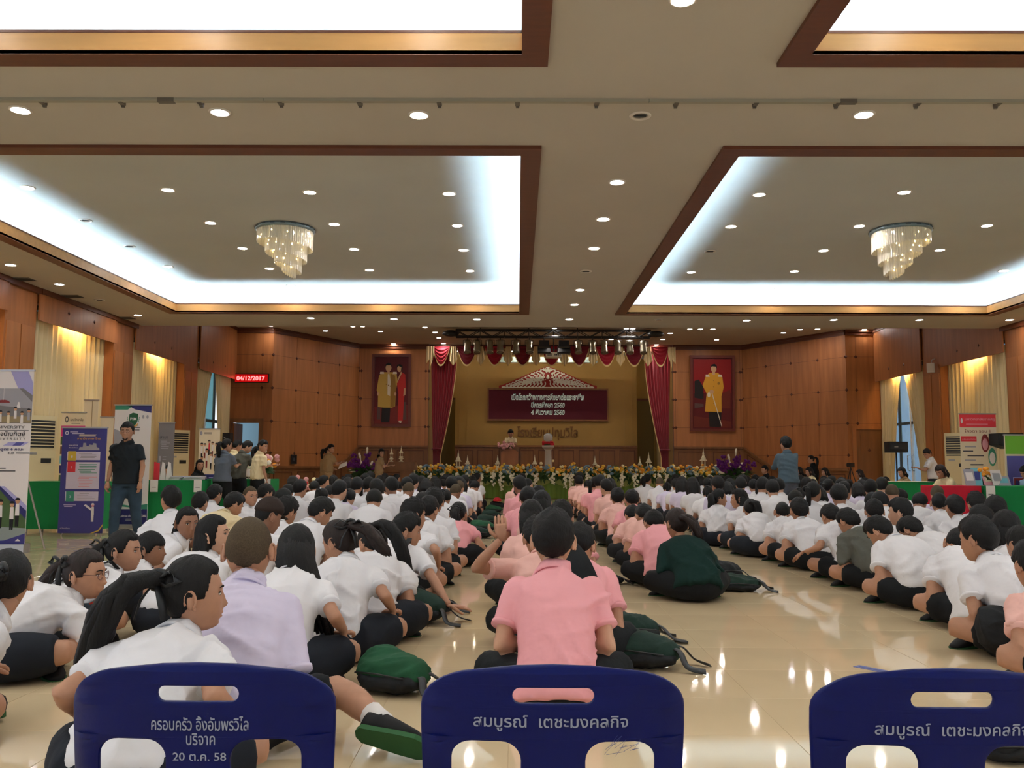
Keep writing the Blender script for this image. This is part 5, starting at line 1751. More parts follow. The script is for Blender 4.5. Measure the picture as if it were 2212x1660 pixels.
t = thing('flower_stand', 'second bouquet standing low beside the left green table', 'flowers', (-4.18, 16.9, 0))
MB().lathe([(0.12, 0), (0.09, 0.2), (0.08, 0.4), (0.1, 0.46), (0.02, 0.45)], 10).build('vase', mat('blue_vase', (70, 80, 130), 0.4), t, True)
for k, c in (('pink', 14), ('cream', 16), ('red', 5)):
    mb = MB()
    for q in range(c):
        blossom(mb, (rr.gauss(0, 0.12), rr.gauss(0, 0.1), 0.55 + abs(rr.gauss(0, 0.11))), 0.05)
    mb.build(k + '_blossoms', FL[k], t)
# right table goods
for i, (px, w, h, c) in enumerate(((2098, 0.075, 0.24, 'mid'), (2112, 0.07, 0.26, 'cyan'), (2140, 0.10, 0.20, 'rose'), (2158, 0.09, 0.23, 'white'), (2172, 0.09, 0.14, 'mid'))):
    p = at(px, 1050, 12.95)
    t = thing('leaflet_stand', '%s leaflet holder on the right green table, %s from the left' % (c.replace('mid', 'grey').replace('cyan', 'blue').replace('rose', 'pinkish'), ORD[i]), 'leaflet', (p.x, 12.95, TH + 0.002), sm.uniform(-0.3, 0.3), 'leaflet holders on the right table')
    MB().add([(-w, 0, 0), (w, 0, 0), (w, 0.07, h), (-w, 0.07, h), (-w, 0.006, 0), (w, 0.006, 0), (w, 0.076, h), (-w, 0.076, h)], [(0, 1, 2, 3), (7, 6, 5, 4), (0, 4, 5, 1), (1, 5, 6, 2), (2, 6, 7, 3), (3, 7, 4, 0)]).build('panel', PR[c], t)
    MB().box(-w, w, -0.02, 0.1, 0.0, 0.006).build('foot', ALU, t)
    MB().add([(-w * 0.7, -0.002 + 0.02, h * 0.3), (w * 0.7, -0.002 + 0.02, h * 0.3), (w * 0.7, 0.055, h * 0.8), (-w * 0.7, 0.055, h * 0.8)], [(0, 1, 2, 3)]).build('print', PR[('white', 'navy', 'cream', 'mid', 'cyan')[i]], t)
p = at(2126, 1050, 13.0)
t = thing('flower_bouquet', 'small orange bouquet among the leaflets on the right table', 'flowers', (p.x, 13.05, TH + 0.002))
MB().lathe([(0.05, 0), (0.065, 0.1), (0.02, 0.1)], 10).build('pot', GDK, t)
mb = MB()
for q in range(16):
    blossom(mb, (rr.gauss(0, 0.05), rr.gauss(0, 0.04), 0.16 + abs(rr.gauss(0, 0.05))), 0.035)
mb.build('blossoms', FL['orange'], t)
mb = MB()
for q in range(22):
    leaf(mb, (0, 0, 0.09), (rr.uniform(-1, 1), rr.uniform(-1, 0.4), rr.uniform(0.2, 1)), 0.14, 0.02)
mb.build('leaves', GDK, t)

# ------------------------------------------------------------ loudspeakers, clock sign, camera, small wall things
SPK = mat('black_speaker', (20, 19, 20), 0.6, 0.3)


def speaker(px0, px1, yt, yb, y, label, slabel, wedge):
    x0, x1, z0, z1 = brect(px0, px1, yt, yb, y)
    w, h = (x1 - x0) / 2, z1 - z0
    s = thing('speaker_stand', slabel, 'stand', ((x0 + x1) / 2, y, 0))
    MB().tube([(0, 0, 0.12), (0, 0, z0)], 0.018, 8).build('pole', SPK, s)
    for k in range(3):
        a = k * 2 * pi / 3 + 0.4
        MB().tube([(0, 0, 0.5), (0.4 * cos(a), 0.4 * sin(a), 0.012)], 0.011, 6).build('leg', SPK, s)
    MB().lathe([(0.03, 0.45), (0.03, 0.56)], 8).build('collar', SPK, s)
    t = thing('loudspeaker', label, 'speaker', ((x0 + x1) / 2, y, z0))
    if wedge:
        MB().prism([(-w, h * 0.25), (-w * 0.1, 0.0), (w * 0.2, 0.0), (w, h * 0.2), (w, h), (-w, h)], -0.15, 0.15, lambda u, q, tt: (u, tt, q)).build('cabinet', SPK, t)
    else:
        MB().box(-w, w, -0.14, 0.14, 0, h).build('cabinet', SPK, t)
    MB().box(-w * 0.9, w * 0.9, -0.16, -0.151 if wedge else -0.14, h * 0.28, h * 0.92).build('grille', mat('speaker_grille', (30, 30, 32), 0.8), t)
    MB().box(-w * 0.5, -w * 0.1, -0.163, -0.16, h * 0.48, h * 0.55).build('badge', ALU, t)


speaker(1916, 1955, 955, 978, 19.6, 'wide black loudspeaker on a stand left of the right glass door', 'tripod stand of the wide loudspeaker by the glass door', False)
speaker(2147, 2200, 937, 970, 15.3, 'black wedge loudspeaker between the red and green banners', 'tripod stand of the loudspeaker between two banners', True)
speaker(484, 500, 936, 958, 21.5, 'black loudspeaker beside the open left doorway', 'tripod stand of the loudspeaker by the open doorway', False)
x0, x1, z0, z1 = brect(507, 581, 808, 827, YS - 0.05)
t = thing('led_sign', 'red LED date sign over the left doorway', 'sign', ((x0 + x1) / 2, YS - 0.04, z0))
w, h = (x1 - x0) / 2, z1 - z0
MB().box(-w, w, -0.05, 0.035, 0, h).build('case', BLACK, t)
MB().box(-w + 0.02, w - 0.02, -0.054, -0.05, 0.02, h - 0.02).build('screen', mat('led_screen', (60, 0, 0), 0.3, emit=(255, 10, 16), estr=0.3), t)
LED = mat('led_digits', (255, 120, 120), 0.4, emit=(255, 70, 70), estr=5)
text('digits', '04/12/2017', 0.2, LED, frame_m((-0.02, -0.056, h * 0.26), (1, 0, 0)), t, depth=0.001, bold=0.006, width=w * 1.66, height=h * 0.5)
# small dark framed picture on the left dado wall
nrm = Vector((0.87, -0.49, 0)).normalized()
p0 = Vector((-7.38, YS, 0)) + Vector((0.49, 0.87, 0)) * 0.95 + nrm * 0.03
t = thing('framed_picture', 'small dark framed picture above the left dado rail', 'picture', (p0.x, p0.y, 1.02), math.atan2(0.87, 0.49))
for q in ((-0.12, 0.12, 0.26, 0.29), (-0.12, 0.12, 0, 0.03), (-0.12, -0.09, 0.03, 0.26), (0.09, 0.12, 0.03, 0.26)):
    MB().box(q[0], q[1], -0.025, 0.0, q[2], q[3]).build('frame', BLACK, t)
MB().box(-0.09, 0.09, -0.012, 0.0, 0.03, 0.26).build('print', PR['black'], t)
MB().prism(ell(0, 0.14, 0.035, 0.06), -0.014, -0.012, lambda u, w, tt: (u, tt, w)).build('figure_print', PR['dgrey'], t)
# white wall speaker on the right pilaster
t = thing('wall_speaker', 'small white box speaker high on the right pilaster', 'speaker', (XR - 0.34, 22.2, 3.42), R(-30))
MB().box(-0.09, 0.09, -0.08, 0.08, 0, 0.24).build('cabinet', mat('white_plastic', (220, 214, 204), 0.5), t)
MB().box(-0.075, 0.075, -0.084, -0.08, 0.02, 0.22).build('grille', TRIMW, t)
MB().tube([(0, 0.05, 0.24), (0.03, 0.06, 0.34), (0.1, 0.1, 0.36)], 0.012, 6).build('bracket', TRIMW, t)
# video camera on a tripod
p = at(1838, 1020, 22.0)
t = thing('video_camera', 'small video camera on a tripod before the right door', 'camera', (p.x, 22.0, 0))
MB().box(-0.05, 0.05, -0.13, 0.13, 1.0, 1.11).build('body', BLACK, t)
MB().tube([(0, 0.13, 1.06), (0, 0.2, 1.06)], 0.04, 8).build('lens_barrel', BLACK, t)
for k in range(3):
    a = k * 2 * pi / 3
    MB().tube([(0, 0, 1.0), (0.3 * cos(a), 0.3 * sin(a), 0.012)], 0.012, 6).build('leg', BLACK, t)
# printed sheet in the hands of the khaki pair and microphone
p = at(740, 1006, 22.2)
t = thing('paper_sheets', 'white papers held by the khaki man', 'paper', (p.x, 22.25, p.z))
MB().add([(-0.12, -0.02, -0.1), (0.12, -0.1, 0.0), (0.1, 0.02, 0.1), (-0.1, 0.1, 0.02), (-0.12, -0.02, -0.097), (0.12, -0.1, 0.003), (0.1, 0.02, 0.103), (-0.1, 0.1, 0.023)], [(0, 1, 2, 3), (7, 6, 5, 4), (0, 4, 5, 1), (1, 5, 6, 2), (2, 6, 7, 3), (3, 7, 4, 0)]).build('sheet', PAPER, t)
# ------------------------------------------------------------ people: one continuous body each, hair and clothing as parts
TMP = bpy.data.scenes.new('workshop')
SKINS = [mat('skin_%s' % n, c, 0.55, 0.35, sss=0.0, noise=0.05, nscale=30) for n, c in (('tan', (172, 126, 100)), ('brown', (142, 100, 78)), ('light', (194, 150, 124)))]
LIP = mat('lip', (166, 88, 78), 0.45, 0.4)
HAIR = mat('black_hair', (16, 13, 12), 0.62, 0.22, noise=0.35, nscale=60, stretch=(1, 1, 0.12), bump=0.6, bscale=160, bdist=0.006)
HAIRB = mat('dark_brown_hair', (32, 20, 16), 0.6, 0.25, noise=0.35, nscale=60, stretch=(1, 1, 0.12), bump=0.5, bscale=160, bdist=0.004)
BUZZ = mat('buzz_cut_hair', (74, 62, 48), 0.8, 0.1, noise=0.25, nscale=220)
SHW = mat('white_shirt', (224, 225, 230), 0.8, 0.2, bump=0.35, bscale=7, bdist=0.03)
SHL = mat('lavender_white_shirt', (212, 206, 230), 0.8, 0.2, bump=0.35, bscale=7, bdist=0.03)
SHP = mat('pink_shirt', (234, 164, 170), 0.8, 0.2, bump=0.35, bscale=7, bdist=0.03)
SHPP = mat('peach_pink_shirt', (230, 182, 172), 0.8, 0.2, bump=0.35, bscale=7, bdist=0.03)
SHG = mat('grey_green_jacket', (84, 84, 76), 0.8, 0.2, bump=0.35, bscale=7, bdist=0.03)
SHGR = mat('dark_green_sweater', (18, 40, 36), 0.9, 0.15, bump=0.3, bscale=12, bdist=0.02)
SHB = mat('black_polo', (26, 30, 34), 0.85, 0.2, bump=0.35, bscale=7, bdist=0.03)
SHGY = mat('slate_grey_shirt', (84, 90, 100), 0.85, 0.2, bump=0.35, bscale=7, bdist=0.03)
SHTEAL = mat('blue_grey_shirt', (78, 94, 104), 0.85, 0.2, bump=0.35, bscale=7, bdist=0.03)
SHK = mat('khaki_uniform', (156, 130, 96), 0.85, 0.2, bump=0.35, bscale=7, bdist=0.03)
SHC = mat('cream_shirt', (226, 210, 170), 0.85, 0.2, bump=0.35, bscale=7, bdist=0.03)
NAVY = mat('navy_skirt_cloth', (24, 27, 34), 0.85, 0.2, bump=0.25, bscale=10, bdist=0.02)
BLK = mat('black_shorts_cloth', (18, 19, 21), 0.85, 0.2, bump=0.25, bscale=10, bdist=0.02)
DENIM = mat('dark_denim', (44, 60, 74), 0.8, 0.2, noise=0.2, nscale=8)
SHOEB = mat('black_canvas_shoe', (26, 25, 25), 0.75, 0.2)
SOLE = mat('green_rubber_sole', (42, 82, 46), 0.7, 0.2)
SOCK = mat('white_sock', (226, 224, 222), 0.85, 0.1)
RIBBON = mat('black_ribbon', (14, 14, 16), 0.5, 0.4)
EYEW = mat('eye_white', (226, 216, 208), 0.3, 0.5)
EYED = mat('eye_dark', (20, 12, 10), 0.2, 0.6)
STRAPM = mat('black_strap', (16, 17, 18), 0.7, 0.3)


def remesh(mb, vox, smooth=2, seed=None, fold=0.0, fdir=None, dec=0.0):
    """the shapes in mb as one continuous surface"""
    me = bpy.data.meshes.new('w')
    me.from_pydata(mb.v, [], mb.f)
    o = bpy.data.objects.new('w', me)
    TMP.collection.objects.link(o)
    m = o.modifiers.new('r', 'REMESH')
    m.mode = 'VOXEL'
    m.voxel_size = vox
    m.adaptivity = 0
    if smooth:
        s = o.modifiers.new('s', 'SMOOTH')
        s.factor = 0.5
        s.iterations = smooth
    vl = TMP.view_layers[0]
    vl.update()
    out = bpy.data.meshes.new_from_object(o.evaluated_get(vl.depsgraph))
    bpy.data.objects.remove(o)
    bpy.data.meshes.remove(me)
    if fold:
        n = len(out.vertices)
        co = np.empty(n * 3)
        no = np.empty(n * 3)
        out.vertices.foreach_get('co', co)
        out.vertices.foreach_get('normal', no)
        co, no = co.reshape(-1, 3), no.reshape(-1, 3)
        r = np.random.RandomState(seed)
        d = np.zeros(n)
        for k in range(6):
            w = r.normal(size=3) * np.array((1, 0.6, 1.0))
            w /= np.linalg.norm(w)
            ph = r.uniform(0, 6, 3)
            warp = np.sin(co @ (r.normal(size=3) * 7) + ph[0]) + 0.4 * np.sin(co @ (r.normal(size=3) * 17) + ph[2])
            q = np.sin(co @ (w * r.uniform(15, 34)) + 1.1 * warp + ph[1])
            c0 = co[r.randint(n)]
            mask = np.exp(-((co - c0) ** 2).sum(1) / (2 * r.uniform(0.09, 0.17) ** 2))
            d += (1 - np.abs(q)) ** 3 * mask * 1.6
        d = np.minimum(d, 1.5)
        co += no * ((d - d.mean()) * fold)[:, None]
        out.vertices.foreach_set('co', co.ravel())
    return out


def mesh_arrays(me):
    n = len(me.vertices)
    co = np.empty(n * 3)
    me.vertices.foreach_get('co', co)
    return co.reshape(-1, 3), [tuple(p.vertices) for p in me.polygons]


def sst(a, b, x):
    t = np.clip((x - a) / (b - a), 0, 1)
    return t * t * (3 - 2 * t)


def head_points(nu, nv, girl):
    """skull and face as a lat/long sheet, face towards +Y"""
    u = np.arange(nu) / nu * 2 * pi
    lam = u - 0.45 * np.sin(u)            # denser columns on the face
    phi = -pi / 2 + pi * (np.arange(nv + 1) / nv)
    L, P = np.meshgrid(lam, phi)
    x = 0.077 * np.cos(P) * np.sin(L)
    y = 0.094 * np.cos(P) * np.cos(L)
    z = 0.114 * np.sin(P)
    low = sst(0.0, 0.112, -z)
    front = sst(-0.3, 0.6, np.cos(L))
    x = x * (1 - (0.26 if girl else 0.2) * low * front - 0.10 * low * (1 - front))
    y = y * (1 - 0.24 * low * (1 - front)) + 0.030 * low ** 1.3
    y = np.where(z > 0, y * (1 + 0.04 * (1 - front)), y)
    x0, y0, z0 = x.copy(), y.copy(), z.copy()
    fm = sst(0.1, 0.45, np.cos(L))

    def g(cx, cz, sx, sz):
        return np.exp(-((x0 - cx) / sx) ** 2 - ((z0 - cz) / sz) ** 2) * fm
    y = y + 0.017 * g(0, -0.032, 0.011, 0.012) + 0.010 * g(0, -0.012, 0.009, 0.018) + 0.004 * (g(0.012, -0.036, 0.008, 0.007) + g(-0.012, -0.036, 0.008, 0.007))
    y = y - 0.009 * (g(0.031, 0.008, 0.016, 0.011) + g(-0.031, 0.008, 0.016, 0.011)) + 0.004 * (g(0.03, 0.028, 0.02, 0.008) + g(-0.03, 0.028, 0.02, 0.008))
    y = y + 0.007 * (g(0, -0.056, 0.020, 0.0055) + g(0, -0.068, 0.017, 0.006)) - 0.004 * g(0, -0.0615, 0.02, 0.0028) - 0.003 * g(0, -0.08, 0.02, 0.006)
    y = y + 0.008 * g(0, -0.098, 0.02, 0.014) + 0.004 * (g(0.042, -0.03, 0.018, 0.02) + g(-0.042, -0.03, 0.018, 0.02))
    return x, y, z, L, x0, y0, z0


def sheet_faces(nu, nv):
    f = []
    for j in range(nv):
        for i in range(nu):
            a, b = j * nu + i, j * nu + (i + 1) % nu
            f.append((a, b, b + nu, a + nu))
    return f


def head_mesh(M, nu, nv, girl):
    x, y, z, L, x0, y0, z0 = head_points(nu, nv, girl)
    v = [M @ Vector(p) for p in np.stack([x, y, z], -1).reshape(-1, 3)]
    f = sheet_faces(nu, nv)
    lip = (np.abs(x0) < 0.022) & (z0 < -0.0515 - 0.1 * np.abs(x0)) & (z0 > -0.0735 + 0.25 * np.abs(x0)) & (np.cos(L) > 0.5)
    lip = lip.reshape(-1)
    mi = [1 if sum(lip[i] for i in q) >= 3 else 0 for q in f]
    return v, f, mi


def hair_mesh(M, nu, nv, girl, style, mb):
    x, y, z, L, x0, y0, z0 = head_points(nu, nv, girl)
    c = np.cos(L)
    fr, sd, bk = dict(boy=(0.060, 0.008, -0.066), spiky=(0.052, -0.002, -0.066), buzz=(0.066, 0.012, -0.062), cap=(0.03, 0.03, 0.0), pony=(0.070, -0.004, -0.075), fringe=(0.03, -0.02, -0.08), loose=(0.066, -0.05, -0.10), bob=(0.06, -0.07, -0.11))[style]
    h = np.where(c > 0, sd + (fr - sd) * sst(0.16, 0.62, c), sd + (bk - sd) * np.clip(-c, 0, 1) ** 0.8)
    rs = np.random.RandomState(len(mb.v) + nu)
    jit = (1.0 if style in ('boy', 'spiky', 'buzz') else 0.35) * (np.sin(L * 7 + 1.3) * 0.003 + np.sin(L * 17 + 0.4) * 0.002 + np.sin(L * 31) * 0.0015)
    wd = 0.022 if style in ('boy', 'spiky') else 0.010
    m = sst(-wd, wd, z0 - h - jit)
    th = dict(boy=0.019, spiky=0.02, buzz=0.004, cap=0.02, pony=0.013, fringe=0.014, loose=0.016, bob=0.02)[style]
    topb = sst(-0.02, 0.09, z0)
    t = th * (0.62 + 0.38 * topb) * m - 0.006 * (1 - m)
    if nu > 30:
        if style in ('pony', 'fringe', 'loose', 'bob', 'long'):
            t = t + m * (0.0016 * np.sin(L * 34 + 3 * np.sin(z0 * 40)) + 0.0012 * np.sin(L * 71 + z0 * 90))
        elif style != 'buzz':
            t = t + m * (0.0028 * rs.uniform(-1, 1, t.shape) + 0.003 * np.sin(L * 5 + z0 * 60) * topb)
    if style == 'spiky':
        t = t + m * topb * 0.010 * np.abs(np.sin(L * 9) * np.sin(z0 * 160))
    r = np.sqrt(x0 ** 2 + y0 ** 2 + z0 ** 2) + 1e-6
    p = np.stack([x0 * (1 + t / r), y0 * (1 + t / r), z0 * (1 + t / r)], -1).reshape(-1, 3)
    mb.add([M @ Vector(q) for q in p], sheet_faces(nu, nv))


def ik(a, c, l1, l2, pole):
    a, c, pole = Vector(a), Vector(c), Vector(pole)
    d = c - a
    L = min(d.length, (l1 + l2) * 0.999)
    d = d.normalized()
    c = a + d * L
    k = (l1 * l1 - l2 * l2 + L * L) / (2 * L)
    h = math.sqrt(max(0, l1 * l1 - k * k))
    p = (pole - d * pole.dot(d)).normalized()
    return a + d * k + p * h, c


def hand(mb, w, d, nrm, side, curl, s=1.0):
    """palm, four unequal bent fingers and a thumb leaving the side of the palm"""
    d = Vector(d).normalized()
    n = Vector(nrm)
    n = (n - d * n.dot(d)).normalized()
    x = d.cross(n) * side
    w = Vector(w)
    mb.tube([w - d * 0.01, w + d * 0.03 * s, w + d * 0.075 * s, w + d * 0.088 * s], [0.022 * s, 0.033 * s, 0.037 * s, 0.03 * s], 10, flat=0.42)
    for k, (off, ln) in enumerate(((-0.028, 0.066), (-0.009, 0.076), (0.010, 0.070), (0.028, 0.054))):
        p = w + d * 0.078 * s + x * off * s
        pts, dd = [p - d * 0.02 * s], d.copy()
        q = p
        pts.append(q)
        for j, fr in enumerate((0.45, 0.32, 0.23)):
            an = curl * (0.5 + 0.35 * j)
            dd = (d * cos(an * (j + 1) * 0.6) - n * sin(an * (j + 1) * 0.6)).normalized()
            q = q + dd * ln * fr * s
            pts.append(q)
        mb.tube(pts, [0.009 * s, 0.0088 * s, 0.0083 * s, 0.0075 * s, 0.0055 * s], 7)
    p = w + d * 0.018 * s - x * 0.024 * s
    q = p + (d * 0.6 - x * 0.8 - n * 0.25).normalized() * 0.04 * s
    r = q + (d * 0.85 - x * 0.35 - n * 0.4).normalized() * 0.03 * s
    e = r + (d * 0.95 - x * 0.05 - n * 0.35).normalized() * 0.024 * s
    mb.tube([p, q, r, e], [0.013 * s, 0.0115 * s, 0.0095 * s, 0.006 * s], 7)


def spine(sp):
    girl = sp.get('sex', 'b') == 'g'
    T = sp.get('torso', 0.46 if girl else 0.50)
    pz = {'stand': 0.86, 'chair': 0.52}.get(sp.get('legs', 'cross'), 0.115)
    lean, curve, side, twist = [R(sp.get(k, v)) for k, v in (('lean', 0), ('curve', 40), ('side', 0), ('twist', 0))]
    N = 14
    pts, fr = [], []
    p = Vector((0, 0, pz))
    for i in range(N + 1):
        s = i / N
        a = lean + curve * s
        t = Vector((sin(side) * (0.4 + 0.6 * s), sin(a), cos(a))).normalized()
        if i:
            p = p + t * (T / N)
        xr = Vector((cos(twist * s), sin(twist * s), 0))
        xr = (xr - t * xr.dot(t)).normalized()
        pts.append(p.copy())
        fr.append((xr, t.cross(xr), t))
    hy, hp, hr = [R(v) for v in sp.get('head', (0, 20, 0))]
    rot = Matrix.Rotation(hy, 4, 'Z') @ Matrix.Rotation(-hp, 4, 'X') @ Matrix.Rotation(hr, 4, 'Y')
    ts = fr[N][2]
    ndir = (ts * 0.6 + (rot @ Vector((0, 0, 1))) * 0.6).normalized()
    ntop = pts[N] + ndir * 0.066
    HM = rot.copy()
    HM.translation = ntop + (rot @ Vector((0, 0.022, 0.098)))
    HM = HM @ Matrix.Scale(sp.get('head_scale', 1.04), 4)
    return pts, fr, ndir, ntop, HM, T, pz, N


def person_parts(sp, vox):
    """all meshes of one figure in its own frame: seat point at the origin, facing +Y"""
    girl = sp.get('sex', 'b') == 'g'
    near = sp.get('near', vox < 0.016)
    legs = sp.get('legs', 'cross')
    wS = 0.90 if girl else 1.0
    pts, fr, ndir, ntop, HM, T, pz, N = spine(sp)

    def S(s):
        f = max(0, min(1, s)) * N
        i = min(N - 1, int(f))
        k = f - i
        P = pts[i].lerp(pts[i + 1], k)
        x, y, t = fr[min(N, int(f + 0.5))]
        if s > 1:
            P = P + t * (s - 1) * T
        if s < 0:
            P = P + t * s * T
        return P, x, y, t

    def torso(mb, rows, seg=18):
        vs, fs = [], []
        for s, rx, ry, oy in rows:
            P, x, y, t = S(s)
            for k in range(seg):
                a = 2 * pi * k / seg
                c, q = cos(a), sin(a)
                c = math.copysign(abs(c) ** 0.85, c)
                q = math.copysign(abs(q) ** 0.85, q)
                vs.append(P + x * (rx * c) + y * (ry * q + oy))
        for i in range(len(rows) - 1):
            for k in range(seg):
                a, b = i * seg + k, i * seg + (k + 1) % seg
                fs.append((a, b, b + seg, a + seg))
        fs.append(tuple(range(seg - 1, -1, -1)))
        fs.append(tuple(range((len(rows) - 1) * seg, len(rows) * seg)))
        mb.add(vs, fs)
    C7, xs_, ys_, ts_ = S(1.0)
    # arms
    sh = {}
    P, x, y, t = S(0.90)
    sw = 0.158 * wS
    for q in (-1, 1):
        sh[q] = P + x * (sw * q) + y * sp.get('shy', 0.01) - t * 0.0
    U, FA = (0.25, 0.22) if girl else (0.275, 0.235)
    arm = {}
    for q, key in ((-1, 'armL'), (1, 'armR')):
        a = sp.get(key, 'lap')
        pole = Vector((0.55 * q, -0.7, -0.6))
        hd = Vector((-0.4 * q, 0.7, -0.1))
        hn = Vector((0, 0, 1))
        curl = 0.5
        if a == 'lap':
            tg = Vector((0.07 * q, 0.29, pz + 0.13))
        elif a == 'knee':
            tg = Vector((0.27 * q, 0.24, pz + 0.11))
        elif a == 'hang':
            tg = sh[q] + Vector((0.07 * q, 0.06, -0.49))
            hd, hn = Vector((0, 0.15, -1)), Vector((q, 0, 0))
        elif a == 'hold':
            tg = sh[q] + Vector((-0.06 * q, 0.33, -0.16))
            hn, curl = Vector((0, 0, -1)), 0.9
        elif a == 'chin':
            tg = HM @ Vector((0.03 * q, 0.085, -0.20))
            hd, hn, curl = HM.to_3x3() @ Vector((-0.25 * q, -0.05, 1)), HM.to_3x3() @ Vector((0, -1, 0.2)), 1.2
            pole = Vector((0.7 * q, -0.1, -1))
        else:
            tg = Vector(a[0])
            hd = Vector(a[1]) if len(a) > 1 else hd
            hn = Vector(a[2]) if len(a) > 2 else hn
            pole = Vector(a[3]) if len(a) > 3 else pole
            curl = a[4] if len(a) > 4 else curl
        e, w = ik(sh[q], tg, U, FA, pole)
        arm[q] = (sh[q], e, w, hd.normalized(), hn, curl)
    # legs
    hip = {q: Vector((0.088 * q, 0.0, pz)) for q in (-1, 1)}
    leg = {}
    for q in (-1, 1):
        if legs == 'cross':
            k, a, fd = Vector((sp.get('knee', 0.30) * q, 0.27, 0.135)), Vector((-0.08 * q, 0.33 + 0.05 * q, 0.075)), Vector((-0.75 * q, -0.15, -0.1))
        elif legs == 'side':
            k, a, fd = (Vector((0.30, 0.30, 0.12)), Vector((0.46, -0.06, 0.07)), Vector((0.35, -0.8, -0.05))) if q > 0 else (Vector((0.02, 0.42, 0.12)), Vector((0.30, 0.12, 0.08)), Vector((0.6, -0.6, -0.05)))
            if sp.get('mirror'):
                k, a, fd = Vector((-k.x, k.y, k.z)), Vector((-a.x, a.y, a.z)), Vector((-fd.x, fd.y, fd.z))
        elif legs == 'stand':
            st = sp.get('stride', 0.04)
            k, a, fd = Vector((0.095 * q, 0.02 + st * q, 0.46)), Vector((0.10 * q, st * 1.6 * q - 0.02, 0.08)), Vector((0.15 * q, 1, -0.25))
        elif legs == 'chair':
            k, a, fd = Vector((0.13 * q, 0.42, 0.50)), Vector((0.13 * q, 0.44, 0.09)), Vector((0.1 * q, 1, -0.2))
        elif legs == 'out':
            if q > 0:
                k, a, fd = [Vector(v) for v in sp['legR']]
            else:
                k, a, fd = Vector((-0.3, 0.28, 0.13)), Vector((0.12, 0.36, 0.06)), Vector((0.9, 0.0, -0.1))
        leg[q] = (hip[q], k, a, fd.normalized())
    b = MB()
    g = 0.92 if girl else 1.0
    torso(b, [(-0.10, 0.13, 0.10, 0), (0.0, 0.152, 0.11, 0), (0.22, 0.125 * g, 0.092, 0), (0.5, 0.135 * g, 0.098, 0), (0.72, 0.145 * g, 0.098, 0), (0.88, 0.135 * g, 0.08, 0), (0.97, 0.075, 0.06, 0), (1.03, 0.05, 0.05, 0)])
    b.tube([C7 - ts_ * 0.03, C7 + ndir * 0.03, ntop, ntop + ndir * 0.05], [0.056 * g, 0.052 * g, 0.052 * g, 0.05 * g], 14)
    hands = MB()
    for q in (-1, 1):
        s0, e, w, hd, hn, curl = arm[q]
        b.tube([s0, s0.lerp(e, 0.35), s0.lerp(e, 0.75), e, e.lerp(w, 0.3), e.lerp(w, 0.8), w], [0.05 * g, 0.046 * g, 0.039 * g, 0.036 * g, 0.037 * g, 0.027 * g, 0.025 * g], 10)
        if near:
            hand(hands, w, hd, hn, -q, curl, 0.95 if girl else 1.0)
        else:
            b.tube([w - hd * 0.01, w + hd * 0.05, w + hd * 0.1, w + hd * 0.16], [0.024, 0.036, 0.034, 0.015], 8)
        h0, k, a, fd = leg[q]
        b.tube([h0, h0.lerp(k, 0.5), k, k.lerp(a, 0.15), k.lerp(a, 0.4), k.lerp(a, 0.85), a], [0.088, 0.076, 0.058, 0.054, 0.056, 0.038, 0.036], 12)
        b.tube([a - fd * 0.02, a + fd * 0.05 - Vector((0, 0, 0.02)), a + fd * 0.11 - Vector((0, 0, 0.03)), a + fd * 0.15 - Vector((0, 0, 0.035))], [0.028, 0.027, 0.022, 0.01], 10)
    hv, hf, hmi = head_mesh(HM, 64 if near else 20, 48 if near else 14, girl)
    if not near:
        b.add(hv, hf)
    body = remesh(b, vox * 1.25 if near else vox, 3)
    if near:
        co, fs = mesh_arrays(body)
        m2 = MB()
        m2.add(co, fs).add(hands.v, hands.f)
        m2.v.extend([tuple(p) for p in hv])
        m2.f.extend([tuple(i + m2.n for i in q) for q in hf])
        m2.mi.extend(hmi)
        m2.n += len(hv)
        ears = MB()
        for q in (-1, 1):
            E_ = HM @ Matrix.Translation((0.078 * q, -0.008, -0.008)) @ Matrix.Rotation(R(-26 * q), 4, 'Z') @ Matrix.Rotation(R(8), 4, 'X')
            m2.ball((0, 0, 0), 1, 10, 7, M=E_ @ Matrix.Translation((0.004 * q, -0.006, 0)) @ Matrix.Diagonal((0.009, 0.017, 0.030, 1)))
            m2.tube([E_ @ Vector((0.010 * q, -0.008 + 0.018 * cos(u), 0.002 + 0.029 * sin(u))) for u in [R(-70 + 28 * i) for i in range(11)]], 0.0045, 6)
            m2.ball(E_ @ Vector((0.008 * q, 0.003, -0.026)), 0.007, 6, 5)
        body = m2.mesh('person', [0, 0][:0] or [])
    # hair
    style = sp.get('hair', 'pony' if girl else 'boy')
    hb = MB()
    hair_mesh(HM, 60 if near else 20, 44 if near else 14, girl, style, hb)
    rnd = random.Random(sp.get('seed', 1))
    ribbon = None
